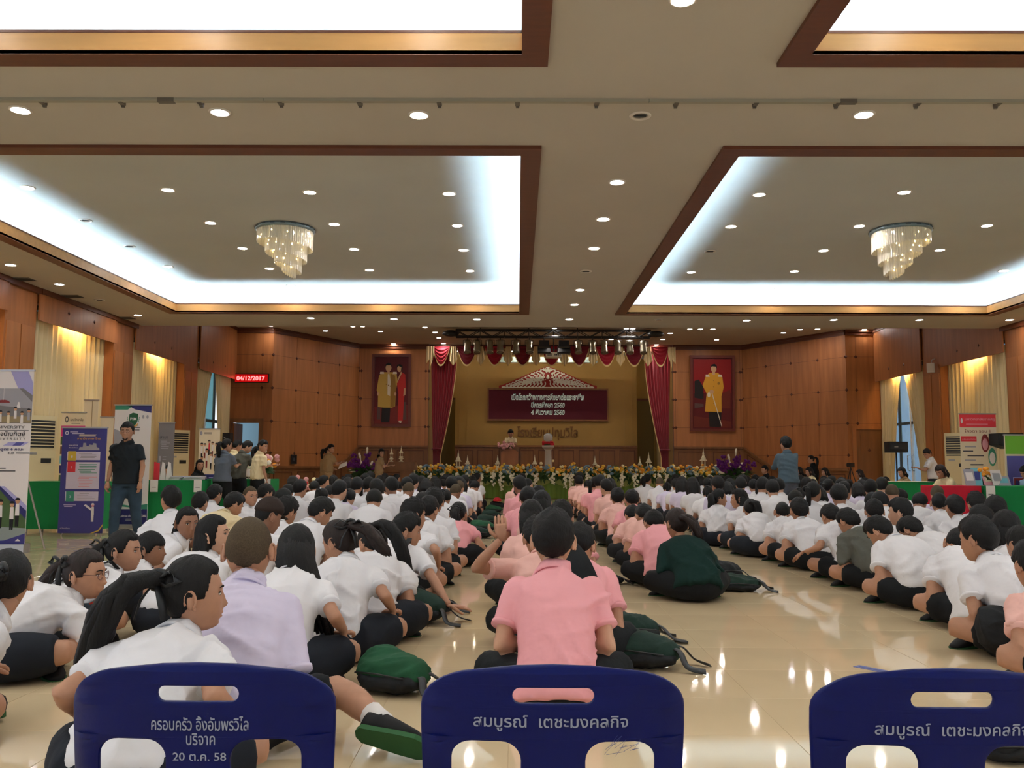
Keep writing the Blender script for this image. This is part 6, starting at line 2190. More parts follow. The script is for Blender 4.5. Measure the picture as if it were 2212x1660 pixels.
    if style in ('pony', 'fringe') and sp.get('tail', True):
        st = HM @ Vector((0, -0.105, sp.get('tail_z', 0.03)))
        base = [Vector(v) for v in sp.get('tail_pts', ((0, -0.05, 0.0), (0, -0.085, -0.08), (0, -0.075, -0.2), (0, -0.05, -0.3)))]
        cur = [HM @ Vector((0, -0.06, sp.get('tail_z', 0.03))), st] + [st + v for v in base]
        if near:
            cr, c0 = [], cur
            for i_ in range(len(c0) - 1):
                p_ = [c0[max(0, i_ - 1)], c0[i_], c0[i_ + 1], c0[min(len(c0) - 1, i_ + 2)]]
                for f_ in (0, 0.5):
                    cr.append(0.5 * ((2 * p_[1]) + (p_[2] - p_[0]) * f_ + (2 * p_[0] - 5 * p_[1] + 4 * p_[2] - p_[3]) * f_ ** 2 + (3 * p_[1] - p_[0] - 3 * p_[2] + p_[3]) * f_ ** 3))
            cur = cr + [c0[-1]]
        ns = 13 if near else 1
        for k in range(ns):
            a = 2 * pi * k / ns
            o = Vector((cos(a), 0.5 * sin(a), 0.3 * sin(a))) * (0.024 if near and k else 0.0)
            n = len(cur)
            jit = [Vector((rnd.gauss(0, 0.006), rnd.gauss(0, 0.006), 0)) if near else Vector() for _ in cur]
            env = [0.6] + [0.35 + 0.65 * sin(pi * min(1, i / (n - 1)) * 0.72 + 0.25) for i in range(1, n)]
            rr_ = [((sp.get('tail_w', 0.020) if k else 0.034) if near else 0.034) * e for e in env]
            rr_[-1] = 0.003
            hb.tube([c + o * env[i] + jit[i] for i, c in enumerate(cur)], rr_, 7 if near else 6)
        if sp.get('ribbon', True):
            rb = MB()
            rb.tube([st + Vector((0.03 * cos(u), 0.0, 0.03 * sin(u))) for u in [i * pi / 6 for i in range(13)]], 0.011, 6)
            if near:
                for q in (-1, 1):
                    rb.tube([st + Vector((0, -0.015, 0)), st + Vector((0.05 * q, -0.03, 0.03)), st + Vector((0.085 * q, -0.035, 0.0)), st + Vector((0.045 * q, -0.03, -0.022)), st + Vector((0, -0.015, 0))], [0.008, 0.016, 0.02, 0.016, 0.008], 6, flat=0.35)
                    rb.tube([st + Vector((0, -0.02, 0)), st + Vector((0.035 * q, -0.045, -0.06)), st + Vector((0.05 * q, -0.05, -0.12))], [0.008, 0.017, 0.014], 6, flat=0.25)
            ribbon = rb.mesh('hair_ribbon', RIBBON, True)
    elif style in ('loose', 'bob'):
        ln = 0.17 if style == 'bob' else sp.get('hair_len', 0.36)
        off = Vector(sp.get('hair_off', (0, -0.03, 0)))
        ns = 24 if near else 5
        for k in range(ns):
            a = R(95) + R(170) * k / (ns - 1)
            p0 = HM @ Vector((0.07 * sin(a), 0.085 * cos(a) - 0.005, 0.03))
            p1 = HM @ Vector((0.078 * sin(a), 0.09 * cos(a) - 0.015, -0.06))
            e = p1 + Vector((0.0, 0, -1)) * (ln - 0.1) + off + Vector((0.25 * (p1.x - HM.translation.x) * -0.6, 0, 0))
            w = 0.017 if near else 0.036
            hb.tube([p0, p1, p1.lerp(e, 0.5) + Vector((rnd.gauss(0, 0.006), -0.015, 0)), e + Vector((rnd.gauss(0, 0.004), 0, rnd.gauss(0, 0.018)))], [w, w * 1.15, w * 1.1, 0.009], 6)
    if style in ('boy', 'buzz', 'spiky', 'cap') or near:
        hair = hb.mesh('hair', HAIR, True)
    else:
        hair = remesh(hb, 0.016, 1)
    # shirt
    c = MB()
    ry0 = 0.122
    tuck = sp.get('tuck', True)
    if sp.get('shirt') is not False:
        lo = sp.get('hem', 0.02 if tuck else -0.16)
        k1 = sp.get('bulk', 1.0) * g
        torso(c, [(lo, 0.152 if tuck else 0.205, 0.118 if tuck else 0.146, 0), (lo + 0.06, 0.172 * k1 if tuck else 0.2, 0.13 if tuck else 0.15, -0.004), (0.25, 0.165 * k1, 0.128, -0.006), (0.5, 0.168 * k1, 0.128, -0.008), (0.75, 0.172 * k1, 0.122, -0.008), (0.9, 0.15 * k1, 0.10, -0.004), (0.975, 0.092, 0.08, 0), (1.03, 0.066, 0.066, 0.002)])
        # collar
        Pc, x, y, t = S(1.02)
        cd = (ts_ * 0.8 + ndir * 0.4).normalized()
        for i in range(16):
            a0, a1 = 2 * pi * i / 16, 2 * pi * (i + 1) / 16
            if sp.get('collar', True):
                q0 = Pc + x * (0.066 * cos(a0)) + y * (0.068 * sin(a0)) + cd * (0.012 - 0.010 * sin(a0))
                q1 = Pc + x * (0.066 * cos(a1)) + y * (0.068 * sin(a1)) + cd * (0.012 - 0.010 * sin(a1))
                c.tube([q0, q1], 0.015, 6)
        for q in (-1, 1):
            s0, e, w, *_ = arm[q]
            c.ball(s0 + ts_ * -0.012, (0.062 * g, 0.064 * g, 0.060 * g), 10, 8)
            sl = sp.get('sleeve', 0.68)
            if sl <= 1:
                puff = sp.get('puff', 1.12 if girl else 1.0)
                en = s0.lerp(e, sl)
                c.tube([s0, s0.lerp(e, sl * 0.35), s0.lerp(e, sl * 0.75), en], [0.066 * g, 0.066 * g * puff, 0.064 * puff * g, (0.052 if girl else 0.064)], 12)
            else:
                c.tube([s0, s0.lerp(e, 0.5), e, e.lerp(w, 0.5), e.lerp(w, 0.96)], [0.066, 0.06, 0.053, 0.046, 0.04], 12)
        shirt = remesh(c, vox, 3 if near else 1, sp.get('seed', 1), sp.get('fold', 0.017) if near else 0.006)
    # lower clothes
    d = MB()
    low = sp.get('low', 'skirt' if girl else 'shorts')
    if legs == 'stand':
        torso(d, [(-0.16, 0.17, 0.125, 0), (0.0, 0.166, 0.12, 0), (0.10, 0.152, 0.112, 0)])
    else:
        d.ball((0, -0.005, pz - 0.005), (0.178, 0.135, 0.115), 14, 10)
        torso(d, [(-0.05, 0.165, 0.125, 0), (0.05, 0.162, 0.124, 0), (0.09, 0.15, 0.115, 0)])
    if low == 'skirt':
        if legs == 'stand':
            d.tube([(0, 0.0, pz - 0.02), (0, 0.0, pz - 0.2), (0, 0.01, sp.get('skirt_z', 0.45))], [0.165, 0.185, 0.20], 16, flat=0.75)
        else:
            d.ball((0, 0.16, 0.075), (0.25, 0.24, 0.09), 14, 8)
            for q in (-1, 1):
                h0, k, a, fd = leg[q]
                f = 0.86
                d.tube([h0, h0.lerp(k, 0.5), h0.lerp(k, f)], [0.12, 0.112, 0.088], 12)
            if legs == 'side':
                h0, k, a, fd = leg[1]
                d.tube([k, k.lerp(a, 0.35)], [0.085, 0.07], 10)
    else:
        f = sp.get('shorts_f', 0.64) if low == 'shorts' else 1.0
        for q in (-1, 1):
            h0, k, a, fd = leg[q]
            d.tube([h0, h0.lerp(k, f * 0.5), h0.lerp(k, f)], [0.108, 0.10, 0.092 if f < 1 else 0.075], 12)
            if f == 1.0:
                d.tube([k, k.lerp(a, 0.4), k.lerp(a, 0.97)], [0.076, 0.07, 0.056], 12)
    for v in range(len(d.v)):
        if d.v[v][2] < 0.012:
            d.v[v] = (d.v[v][0], d.v[v][1], 0.012)
    lower = remesh(d, vox * 1.15, 2 if near else 1, sp.get('seed', 1) + 5, 0.004)
    trims = []
    if near and sp.get('collar', True):
        cb = MB()
        rings = [(0.060, 0.030), (0.066, 0.036), (0.076, 0.012), (0.090, -0.016), (0.086, -0.020), (0.062, 0.0)]
        cdir = (ts_ * 0.75 + ndir * 0.4).normalized()
        P0 = S(1.0)[0] + cdir * 0.012
        xr = S(1.0)[1]
        yr = cdir.cross(xr)
        vs, fs = [], []
        for rr0, up in rings:
            for k in range(24):
                a0 = R(28) + (2 * pi - R(56)) * k / 23 + pi / 2
                vs.append(P0 + xr * (rr0 * cos(a0) * 1.02) + yr * (rr0 * sin(a0)) + cdir * (up - 0.012 * sin(a0)))
        for j in range(len(rings)):
            for k in range(23):
                a0, b0 = j * 24 + k, ((j + 1) % len(rings)) * 24 + k
                fs.append((a0, a0 + 1, b0 + 1, b0))
        cb.add(vs, fs)
        trims.append(('collar', cb.mesh('collar', [], True) if False else cb))
        for q in (-1, 1):
            s0, e, w, *_ = arm[q]
            sl = sp.get('sleeve', 0.68)
            if sl <= 1:
                en = s0.lerp(e, sl)
                dd = (e - s0).normalized()
                o1 = dd.orthogonal().normalized()
                o2 = dd.cross(o1)
                rr0 = 0.0535 if girl else 0.063
                hb_ = MB()
                hb_.tube([en - dd * (0.03 if girl else 0.014), en + dd * 0.004], [rr0 + 0.0005, rr0 + 0.0005], 20)
                trims.append(('sleeve_cuff', hb_))
    out = dict(trims=trims, body=body, hair=hair, shirt=shirt, lower=lower, ribbon=ribbon, HM=HM, S=S, arm=arm, leg=leg, low=low, near=near)
    # shoes
    shoes = []
    for q in (-1, 1):
        h0, k, a, fd = leg[q]
        f = MB()
        up = Vector((0, 0, 1))
        if legs == 'out' and q > 0:
            up = Vector(sp.get('foot_up', (0, 0, 1)))
        sd_ = fd.cross(up).normalized()
        u2 = sd_.cross(fd).normalized()

        def ringf(t, wd, zl, zh):
            o = a + fd * t
            return [o + sd_ * (wd * cos(an)) + u2 * ((zl + zh) / 2 + (zh - zl) / 2 * sin(an)) for an in [2 * pi * i / 10 for i in range(10)]]
        rows = [(-0.075, 0.018, -0.055, -0.01), (-0.065, 0.040, -0.06, 0.03), (-0.01, 0.046, -0.06, 0.045), (0.07, 0.048, -0.06, 0.018), (0.14, 0.048, -0.06, -0.008), (0.185, 0.034, -0.057, -0.026), (0.20, 0.012, -0.05, -0.03)]
        vs, fs = [], []
        for rw in rows:
            vs += ringf(*rw)
        for i in range(len(rows) - 1):
            for j in range(10):
                aa, bb = i * 10 + j, i * 10 + (j + 1) % 10
                fs.append((aa, bb, bb + 10, aa + 10))
        fs += [tuple(range(9, -1, -1)), tuple(range(60, 70))]
        f.add(vs, fs)
        so = MB()
        outl = [(-0.08, 0.014), (-0.06, 0.036), (0.0, 0.040), (0.08, 0.048), (0.15, 0.05), (0.19, 0.036), (0.208, 0.012)]
        ring = [a + fd * t + sd_ * w for t, w in outl] + [a + fd * t - sd_ * w for t, w in reversed(outl)]
        n = len(ring)
        so.add([p - u2 * 0.066 for p in ring] + [p - u2 * 0.046 for p in ring], [tuple(range(n - 1, -1, -1)), tuple(range(n, 2 * n))] + [(i, (i + 1) % n, n + (i + 1) % n, n + i) for i in range(n)])
        shoes.append((f.mesh('shoe', SHOEB, True), so.mesh('sole', SOLE), a, k))
    out['shoes'] = shoes
    if near and sp.get('face', True):
        eyes = []
        for q in (-1, 1):
            e = MB()
            E_ = HM @ Matrix.Translation((0.031 * q, 0.0795, 0.006)) @ Matrix.Rotation(R(-18 * q), 4, 'Z')
            e.ball((0, 0, 0), 1, 10, 6, 0, M=E_ @ Matrix.Diagonal((0.0115, 0.005, 0.0045, 1)))
            e.ball((0, 0, 0), 1, 8, 6, 1, M=E_ @ Matrix.Translation((0, 0.0022, 0)) @ Matrix.Diagonal((0.0056, 0.0034, 0.0052, 1)))
            e.tube([E_ @ Vector((0.0135 * c_, 0.0035 - 0.004 * abs(c_), 0.0036 + 0.0018 * (1 - abs(c_)))) for c_ in (-1, -0.5, 0, 0.5, 1)], 0.0018, 5, 1)
            br = MB().tube([HM @ Vector((q * xx, yy, zz)) for xx, yy, zz in ((0.014, 0.093, 0.026), (0.03, 0.089, 0.031), (0.046, 0.077, 0.027))], [0.003, 0.0036, 0.0016], 5)
            eyes.append((e.mesh('eye', [EYEW, EYED], True), br.mesh('eyebrow', HAIR, True)))
        out['eyes'] = eyes
    return out


def smooth_me(me):
    me.polygons.foreach_set('use_smooth', [True] * len(me.polygons))


def set_mat(me, *ms):
    me.materials.clear()
    for m in ms:
        me.materials.append(m)


def assemble(P, sp, label, cat, loc, rz, group=None, scale=1.0):
    body = P['body']
    body.name = 'person'
    set_mat(body, SKINS[sp.get('skin', 0)], LIP)
    smooth_me(body)
    root = link('person', body, None, loc, rz)
    root.scale = (scale,) * 3
    tag(root, label, cat, group)
    hair = P['hair']
    hair.name = 'hair'
    set_mat(hair, sp.get('hair_mat', HAIR))
    smooth_me(hair)
    link('hair', hair, root)
    s = P['shirt']
    s.name = sp.get('shirt_name', 'shirt')
    set_mat(s, sp.get('shirt_mat', SHW))
    smooth_me(s)
    s_o = link(s.name, s, root)
    for nm, mb_ in P['trims']:
        mb_.build(nm, sp.get('collar_mat', sp.get('shirt_mat', SHW)), s_o, True)
    lo = P['lower']
    nm = {'skirt': 'skirt', 'shorts': 'shorts', 'pants': 'trousers'}[P['low']]
    lo.name = nm
    set_mat(lo, sp.get('low_mat', NAVY if P['low'] == 'skirt' else BLK))
    smooth_me(lo)
    link(nm, lo, root)
    if P['ribbon']:
        link('hair_ribbon', P['ribbon'], root)
    if sp.get('shoes', True):
        for me, so, a, k in P['shoes']:
            o = link('shoe', me, root)
            if P['near']:
                link('sole', so, o)
                if P['low'] == 'shorts':
                    d = (k - a).normalized()
                    MB().tube([a - d * 0.0, a + d * 0.04, a + d * 0.085], [0.044, 0.043, 0.047], 12).build('sock', SOCK, root, True)
    for e, b in P.get('eyes', []):
        link('eye', e, root)
        link('eyebrow', b, root)
    return root
# ------------------------------------------------------------ the people one can pick out, each posed on its own
def place(px, top, d, sp, label, yaw=0.0, fit=True, cat='person', group=None, vox=None, floor_z=0.0, scale=1.0):
    """the figure whose crown shows at (px, top) at depth d; a seated back bends until the crown has that height"""
    tgt = at(px, top, d)
    z = (tgt.z - floor_z) / scale
    hair_t = 0.012
    crown = lambda s: max((spine(s)[4] @ Vector(q)).z for q in ((0, 0, 0.114 + hair_t), (0, -0.05, 0.10 + hair_t), (0, -0.09, 0.06)))
    if fit:
        lo, hi = -14.0, 46.0
        s2 = dict(sp)
        for _ in range(18):
            m = (lo + hi) / 2
            s2['lean'] = m
            if crown(s2) > z:
                lo = m
            else:
                hi = m
        sp = s2
        k = z / crown(sp)
        scale *= max(0.93, min(1.07, k))
    HM = spine(sp)[4]
    off = Matrix.Rotation(R(yaw), 3, 'Z') @ (HM.translation * scale)
    loc = (tgt.x - off.x, tgt.y - off.y, floor_z)
    P = person_parts(sp, vox or (0.0148 if d < 6.2 else 0.0215))
    root = assemble(P, sp, label, cat, loc, R(yaw), group, scale)
    return root, P, sp


def strap(root, P, pts_s, w=0.02, name='bag_strap', m=None):
    """a strap lying on the back: list of (spine fraction, sideways offset)"""
    pts = []
    for s, o, dpt in pts_s:
        p, x, y, t = P['S'](s)
        pts.append(p + x * o - y * dpt)
    return MB().tube(pts, w, 6, flat=0.25).build(name, m or STRAPM, root, True)


G_, B_ = 'g', 'b'
# left front
r, P, _ = place(18, 1188, 3.55, dict(sex=G_, near=True, curve=38, head=(64, 12, 0), seed=3, skin=0, tail_pts=((0.02, -0.05, -0.02), (0.05, -0.08, -0.10), (0.08, -0.07, -0.2), (0.10, -0.04, -0.3))),
      'girl in white blouse and black skirt at the left edge, black ribbon in her hair', -42)
r, P, _ = place(186, 1186, 4.5, dict(sex=G_, near=True, curve=55, head=(-52, 4, 0), seed=4, skin=0, hair_mat=HAIRB, tail_z=0.05,
      armR='chin', armL='lap',
      tail_pts=((-0.07, -0.03, -0.05), (-0.12, -0.07, -0.16), (-0.13, -0.10, -0.29), (-0.08, -0.10, -0.40))),
      'girl with glasses and long brown ponytail resting her chin on her hand', -38)
GL = mat('glasses_rim', (90, 50, 46), 0.3, 0.5)


def glasses(r, P, m):
    gm = MB()
    for q in (-1, 1):
        gm.tube([P['HM'] @ Vector((0.033 * q + 0.023 * cos(u), 0.099 - 0.008 * abs(cos(u)), 0.004 + 0.018 * sin(u))) for u in [i * pi / 8 for i in range(17)]], 0.0016, 5)
        gm.tube([P['HM'] @ Vector((0.056 * q, 0.09, 0.008)), P['HM'] @ Vector((0.080 * q, 0.02, 0.01)), P['HM'] @ Vector((0.080 * q, -0.005, 0.006))], 0.0016, 5)
    gm.tube([P['HM'] @ Vector((-0.011, 0.1, 0.006)), P['HM'] @ Vector((0.011, 0.1, 0.006))], 0.0016, 5)
    gm.build('glasses', m, r)


glasses(r, P, GL)
w = P['arm'][1]
pc = thing('pencil', 'short red pencil in the hand of the girl with glasses', 'pencil', r.matrix_basis @ (w[2] + w[3] * 0.09 + Vector((0.0, 0.012, 0.0))))
MB().tube([(-0.05, 0, -0.02), (0.03, -0.01, 0.012)], 0.005, 6).build('shaft', mat('red_lacquer', (190, 50, 46), 0.4), pc)
MB().tube([(0.03, -0.01, 0.012), (0.045, -0.012, 0.018)], [0.005, 0.001], 6).build('tip', BLACK, pc)
place(418, 1200, 2.95, dict(sex=G_, near=True, curve=50, head=(-56, 2, 0), tail_w=0.026, seed=5, skin=0, bulk=1.03, puff=1.15, tail_z=0.05,
      tail_pts=((-0.06, -0.06, 0.0), (-0.13, -0.08, -0.10), (-0.17, -0.08, -0.24), (-0.19, -0.04, -0.38)), armR='knee', armL='knee'),
      'girl with a long black ponytail behind the left blue chair, looking right', -4)
place(540, 1112, 3.45, dict(sex=B_, near=True, curve=34, head=(4, 8, 0), hair='buzz', hair_mat=BUZZ, shirt_mat=SHL, seed=6, sleeve=0.95, bulk=1.12, legs='out',
      shorts_f=0.82, legR=((0.38, 0.24, 0.17), (0.56, 0.02, 0.10), (0.9, -0.35, -0.12)), foot_up=(0.1, 0.85, 0.5), armL='lap', armR='lap', head_scale=1.12),
      'boy with buzz cut hair in lavender shirt, green shoe soles stretched to the right', 4)
place(640, 1134, 4.35, dict(sex=G_, near=True, curve=48, head=(22, 22, 6), hair='loose', hair_len=0.44, hair_off=(0.14, -0.08, 0), seed=7, armR='knee'),
      'girl with long loose black hair falling on her right shoulder', 0)
place(735, 1123, 4.95, dict(sex=G_, near=True, curve=52, head=(58, 22, 0), seed=8, hair_mat=HAIRB, tail_z=0.06, tail_pts=((0.10, -0.02, -0.02), (0.16, -0.05, -0.09), (0.22, -0.05, -0.16)), ribbon=True, armR='knee'),
      'girl in white blouse with brown ponytail, looking down to the left', 0)
place(806, 1130, 5.5, dict(sex=G_, near=True, curve=52, head=(38, 32, 0), seed=9, tail_z=0.07, ribbon=False, tail_pts=((0.08, -0.05, 0.0), (0.15, -0.07, -0.12), (0.20, -0.06, -0.28), (0.24, -0.04, -0.40))),
      'girl with a very long ponytail hanging down her right side', 0)
r, P, _ = place(878, 1108, 6.2, dict(sex=B_, near=True, curve=40, side=-6, head=(-62, 14, 0), seed=10, armR=((0.50, 0.02, 0.05), (0.75, 0.35, -0.12), (0.1, 0, 1), (0.4, -1, 0.3), 0.25), armL='knee', twist=-8),
      'boy looking right, leaning on his right hand set on the floor', -12, vox=0.0135)
strap(r, P, [(1.0, 0.09, 0.06), (0.9, 0.12, 0.115), (0.6, 0.13, 0.15), (0.3, 0.15, 0.15), (0.1, 0.19, 0.1)])
place(893, 1078, 7.0, dict(sex=B_, near=True, curve=45, head=(-50, 8, 0), hair='spiky', seed=11, armR='knee'), 'boy with spiky hair looking right, behind the boy leaning on his hand', -5)
place(925, 1072, 7.7, dict(sex=B_, near=True, curve=48, head=(-20, 22, 0), seed=12), 'boy in white shirt directly behind the spiky haired boy', 0)
place(938, 1056, 8.3, dict(sex=B_, near=True, curve=35, head=(-8, 8, 0), hair='spiky', seed=13), 'tall boy in white shirt sitting before the girl in pink', 0)
r, P, _ = place(990, 1085, 9.3, dict(sex=G_, near=True, curve=45, head=(-10, 15, 0), shirt_mat=SHP, low='pants', low_mat=BLK, seed=14, tail_pts=((0, -0.06, -0.02), (0.01, -0.09, -0.12), (0.03, -0.09, -0.25), (0.05, -0.06, -0.36)), armR=((0.36, 0.22, 0.06), (0.6, 0.5, -0.2), (0, 0, 1))),
      'girl in pink shirt with a long black ponytail on the left aisle', 0)
strap(r, P, [(1.0, -0.07, 0.05), (0.85, -0.10, 0.11), (0.5, -0.10, 0.14), (0.15, -0.12, 0.12)], m=mat('green_bag_cloth', (28, 62, 44), 0.8, bump=0.3, bscale=14))
# left, second group
r, P, _ = place(268, 1144, 5.35, dict(sex=G_, near=True, curve=45, head=(-55, 4, 0), seed=15, tail_pts=((-0.05, -0.03, -0.05), (-0.08, -0.05, -0.12), (-0.08, -0.04, -0.2))), 'girl in profile with two black bag straps over her white blouse', -30)
strap(r, P, [(1.0, 0.08, 0.05), (0.9, 0.10, 0.11), (0.6, 0.06, 0.145), (0.3, 0.02, 0.14)], 0.017)
strap(r, P, [(1.0, 0.05, 0.05), (0.9, 0.06, 0.11), (0.6, 0.0, 0.145), (0.3, -0.03, 0.14)], 0.014)
place(326, 1148, 6.2, dict(sex=G_, near=True, curve=40, head=(-58, 2, 0), hair='fringe', seed=16, skin=1, tail=False), 'girl with a fringe and open mouth, face in profile beside the strapped girl', -28)
place(405, 1095, 7.0, dict(sex=G_, near=True, curve=25, head=(-72, 6, 0), seed=17, skin=1, tail_z=-0.03, tail_pts=((-0.01, -0.03, -0.04), (-0.02, -0.03, -0.09))), 'girl turned round towards the camera, frowning, short tied hair', -62)
place(462, 1113, 5.5, dict(sex=G_, near=True, curve=42, head=(-60, -6, 0), hair='loose', hair_len=0.3, seed=18, skin=2), 'girl looking up right beside the buzz cut boy', -25)
place(370, 1050, 8.2, dict(sex=B_, near=True, curve=25, side=-8, head=(38, -2, 0), seed=19, armL=((-0.42, -0.05, 0.10), (-0.6, -0.3, -0.3), (0, 0, 1))), 'boy leaning back on his left arm in front of the green table', 12)
place(433, 1063, 10.0, dict(sex=B_, near=True, curve=40, head=(-12, 10, 0), seed=20), 'boy half hidden behind the girl who has turned round', 0)
place(464, 1047, 11.0, dict(sex=B_, near=True, curve=38, head=(-25, 12, 0), seed=21), 'boy before the second white paper tag of the green table', 0)
place(505, 1064, 9.1, dict(sex=B_, near=True, curve=52, head=(-40, 30, 0), shirt_mat=SHC, seed=22), 'boy in cream white shirt bending to the right', -8)
place(541, 1049, 10.5, dict(sex=B_, near=True, curve=30, head=(-100, 5, 0), hair='buzz', hair_mat=BUZZ, seed=23), 'buzz cut boy looking back over his right shoulder', -30)
place(573, 1046, 11.6, dict(sex=B_, near=True, curve=40, head=(-40, 18, 0), seed=24), 'boy by the end of the green table, head turned right', 0)
r, P, _ = place(580, 1078, 6.35, dict(sex=B_, near=True, curve=48, head=(-42, 20, 0), hair='buzz', hair_mat=HAIR, skin=1, seed=25), 'boy with a dark brown cap behind the buzz cut boy', 0)
CAPM = mat('dark_brown_cap', (44, 32, 26), 0.8, 0.2, bump=0.2, bscale=40)
hb = MB()
hair_mesh(P['HM'] @ Matrix.Translation((0, 0, 0.008)), 32, 24, False, 'cap', hb)
cp = hb.build('cap', CAPM, r, True)
MB().grid(10, 4, lambda u, v: P['HM'] @ Vector(((u - 0.5) * 0.15 * (1 - 0.25 * v), 0.085 + 0.075 * v * (1 - (2 * u - 1) ** 2 * 0.7), 0.045 - 0.015 * v - 0.02 * (2 * u - 1) ** 2)), 0, 0.004, (0, 0, 1)).build('visor', CAPM, cp, True)
place(618, 1074, 7.5, dict(sex=B_, near=True, curve=50, head=(-30, 26, 0), hair='spiky', seed=26), 'spiky haired boy bending beside the boy with the cap', 0)
place(692, 1075, 7.2, dict(sex=B_, near=True, curve=55, head=(-48, 34, 0), seed=27, bulk=1.08), 'boy in white shirt hunched over to the right, behind the long haired girls', -4)
# centre
place(1195, 1100, 4.0, dict(sex=B_, near=True, curve=18, head=(-4, 2, 0), shirt_mat=SHP, low='pants', hem=-0.15, tuck=False, bulk=0.98, seed=31, armL='lap', armR='lap', head_scale=1.12, skin=2),
      'boy in pink shirt sitting behind the middle blue chair', 0)
r, P, sp2 = place(1250, 1130, 4.85, dict(sex=B_, near=True, curve=55, side=4, head=(-16, 34, 0), shirt_mat=SHP, low='pants', seed=32, hair='boy'), 'boy in pink with a black jacket over his back, head bent', 0)
jk = MB()


def jfn(u, v):
    s = 1.0 - 0.95 * v
    p, x, y, t = P['S'](s)
    a = -1.05 + (1.15 + 1.1 * v) * u
    rx = 0.198 if s < 0.9 else 0.198 - (s - 0.9) * 1.1
    return p + x * (rx * sin(a)) - y * (0.152 * cos(a) + 0.008 * sin(u * 17 + v * 5)) + t * 0.012


jk.grid(16, 14, jfn, 0, 0.012, (0, -1, 0.1))
jk.build('jacket', BLK, r, True)
place(1163, 1118, 5.35, dict(sex=B_, near=True, curve=46, side=-4, head=(10, 22, 0), shirt_mat=SHPP, low='pants', seed=33, armL=((-0.26, 0.10, 0.60), (-0.05, 0.1, 1), (0, -1, 0), (-0.9, -0.1, -0.5), 0.6), hair='spiky'),
      'student in pink raising the left hand, watch on the wrist', 0)
wr_p, wr_d = P['arm'][-1][2], (P['arm'][-1][2] - P['arm'][-1][1]).normalized()
wt = MB()
wt.tube([wr_p - wr_d * 0.045, wr_p - wr_d * 0.02], 0.031, 14)
wt.box(-0.018, 0.018, -0.006, 0.006, -0.018, 0.018, M=Matrix.Translation(wr_p - wr_d * 0.032 + Vector((0, -0.033, 0))))
bpy.context.view_layer.update()
wt.build('wrist_watch', BLACK, r, True)
g_pink = [(1148, 1080, 6.5, G_), (1213, 1083, 7.1, B_), (1170, 1060, 8.3, G_), (1140, 1052, 9.6, B_), (1163, 1050, 10.6, B_)]
for i, (px, top, d, sx) in enumerate(g_pink):
    place(px, top, d, dict(sex=sx, near=True, curve=45, head=(8 - 7 * i, 20 + 5 * (i % 2), 0), shirt_mat=(SHPP, SHP)[i % 2], low='pants', low_mat=BLK, seed=40 + i, hair=('loose' if sx == G_ else ('spiky' if i == 1 else 'boy')), hair_len=0.3),
          'student in pink, %s ahead of the hand raiser in the middle file' % ORD[i], 0, vox=0.0215)
# second pink file, led by the girl in a dark green sweater
r, P, _ = place(1462, 1098, 7.1, dict(sex=G_, near=True, curve=40, head=(12, 12, 0), shirt_mat=SHGR, shirt_name='sweater', low='pants', low_mat=BLK, sleeve=1.5, puff=1, hem=-0.06, tuck=False, seed=50, bulk=1.15, hair_mat=HAIRB, ribbon=False,
      tail_pts=((0.03, -0.05, 0.0), (0.07, -0.09, -0.07), (0.11, -0.09, -0.17)), collar=False), 'girl in dark green sweater sitting at the near end of the second pink file', 8)
for i, (px, top, d, hp, hyaw, m, lab) in enumerate([(1413, 1104, 7.9, 48, 5, SHP, 'student in pink bent low ahead of the girl in the green sweater'), (1392, 1090, 8.8, 45, 10, SHPP, 'student in pink bent forward, second ahead of the green sweater girl'),
                                              (1368, 1092, 9.6, 42, 12, SHPP, 'student in pink with a dark bag strap, third ahead of the green sweater'), (1365, 1058, 10.6, 24, 6, SHP, 'crop haired boy in pink, fourth ahead of the green sweater girl'),
                                              (1334, 1054, 11.4, 10, -4, SHPP, 'upright boy in pink, fifth ahead of the green sweater girl')]):
    r, P, _ = place(px, top, d, dict(sex=B_, near=True, curve=55 if hp > 30 else 35, head=(hyaw, hp, 0), shirt_mat=m, low='pants', seed=60 + i, tuck=False, hem=-0.05), lab, 0, vox=0.0215)
    if i == 2:
        strap(r, P, [(1.0, -0.05, 0.06), (0.85, -0.02, 0.12), (0.5, 0.06, 0.15), (0.2, 0.12, 0.14)], 0.02)
# right block, near rows
place(2112, 1116, 5.15, dict(sex=B_, near=True, curve=42, head=(24, 12, 0), seed=70, bulk=1.06, armL='lap', armR='lap', head_scale=1.08), 'boy in white shirt and black shorts nearest the camera on the right', 6)
place(2070, 1138, 6.05, dict(sex=B_, near=True, curve=62, head=(-20, 44, 0), hair='buzz', hair_mat=HAIR, tuck=False, hem=-0.12, bulk=1.12, seed=71), 'crop haired boy with his white shirt hanging out, bent behind the nearest right boy', -10)
place(2172, 1104, 6.1, dict(sex=G_, near=True, curve=38, head=(-30, 10, 0), hair='bob', seed=72, skin=1), 'girl with bobbed hair looking right, behind the nearest right boy', 0)
place(2206, 1136, 5.65, dict(sex=G_, near=True, curve=42, head=(10, 16, 0), seed=73, ribbon=False), 'girl at the right edge of the picture, beside the nearest right boy', 0)
place(2230, 1168, 4.45, dict(sex=B_, near=True, curve=40, head=(0, 14, 0), shirt_mat=SHPP, seed=74), 'student cut off by the right edge, pinkish sleeve and green bag', 0)
place(1900, 1117, 6.85, dict(sex=B_, near=True, curve=60, head=(34, 46, 0), seed=75, bulk=1.06), 'boy in white bent forward with bare knee, head turned down left', 4)
place(1968, 1118, 7.55, dict(sex=B_, near=True, curve=60, head=(30, 48, 0), seed=76), 'boy in white hunched over behind the bare kneed boy', 0)
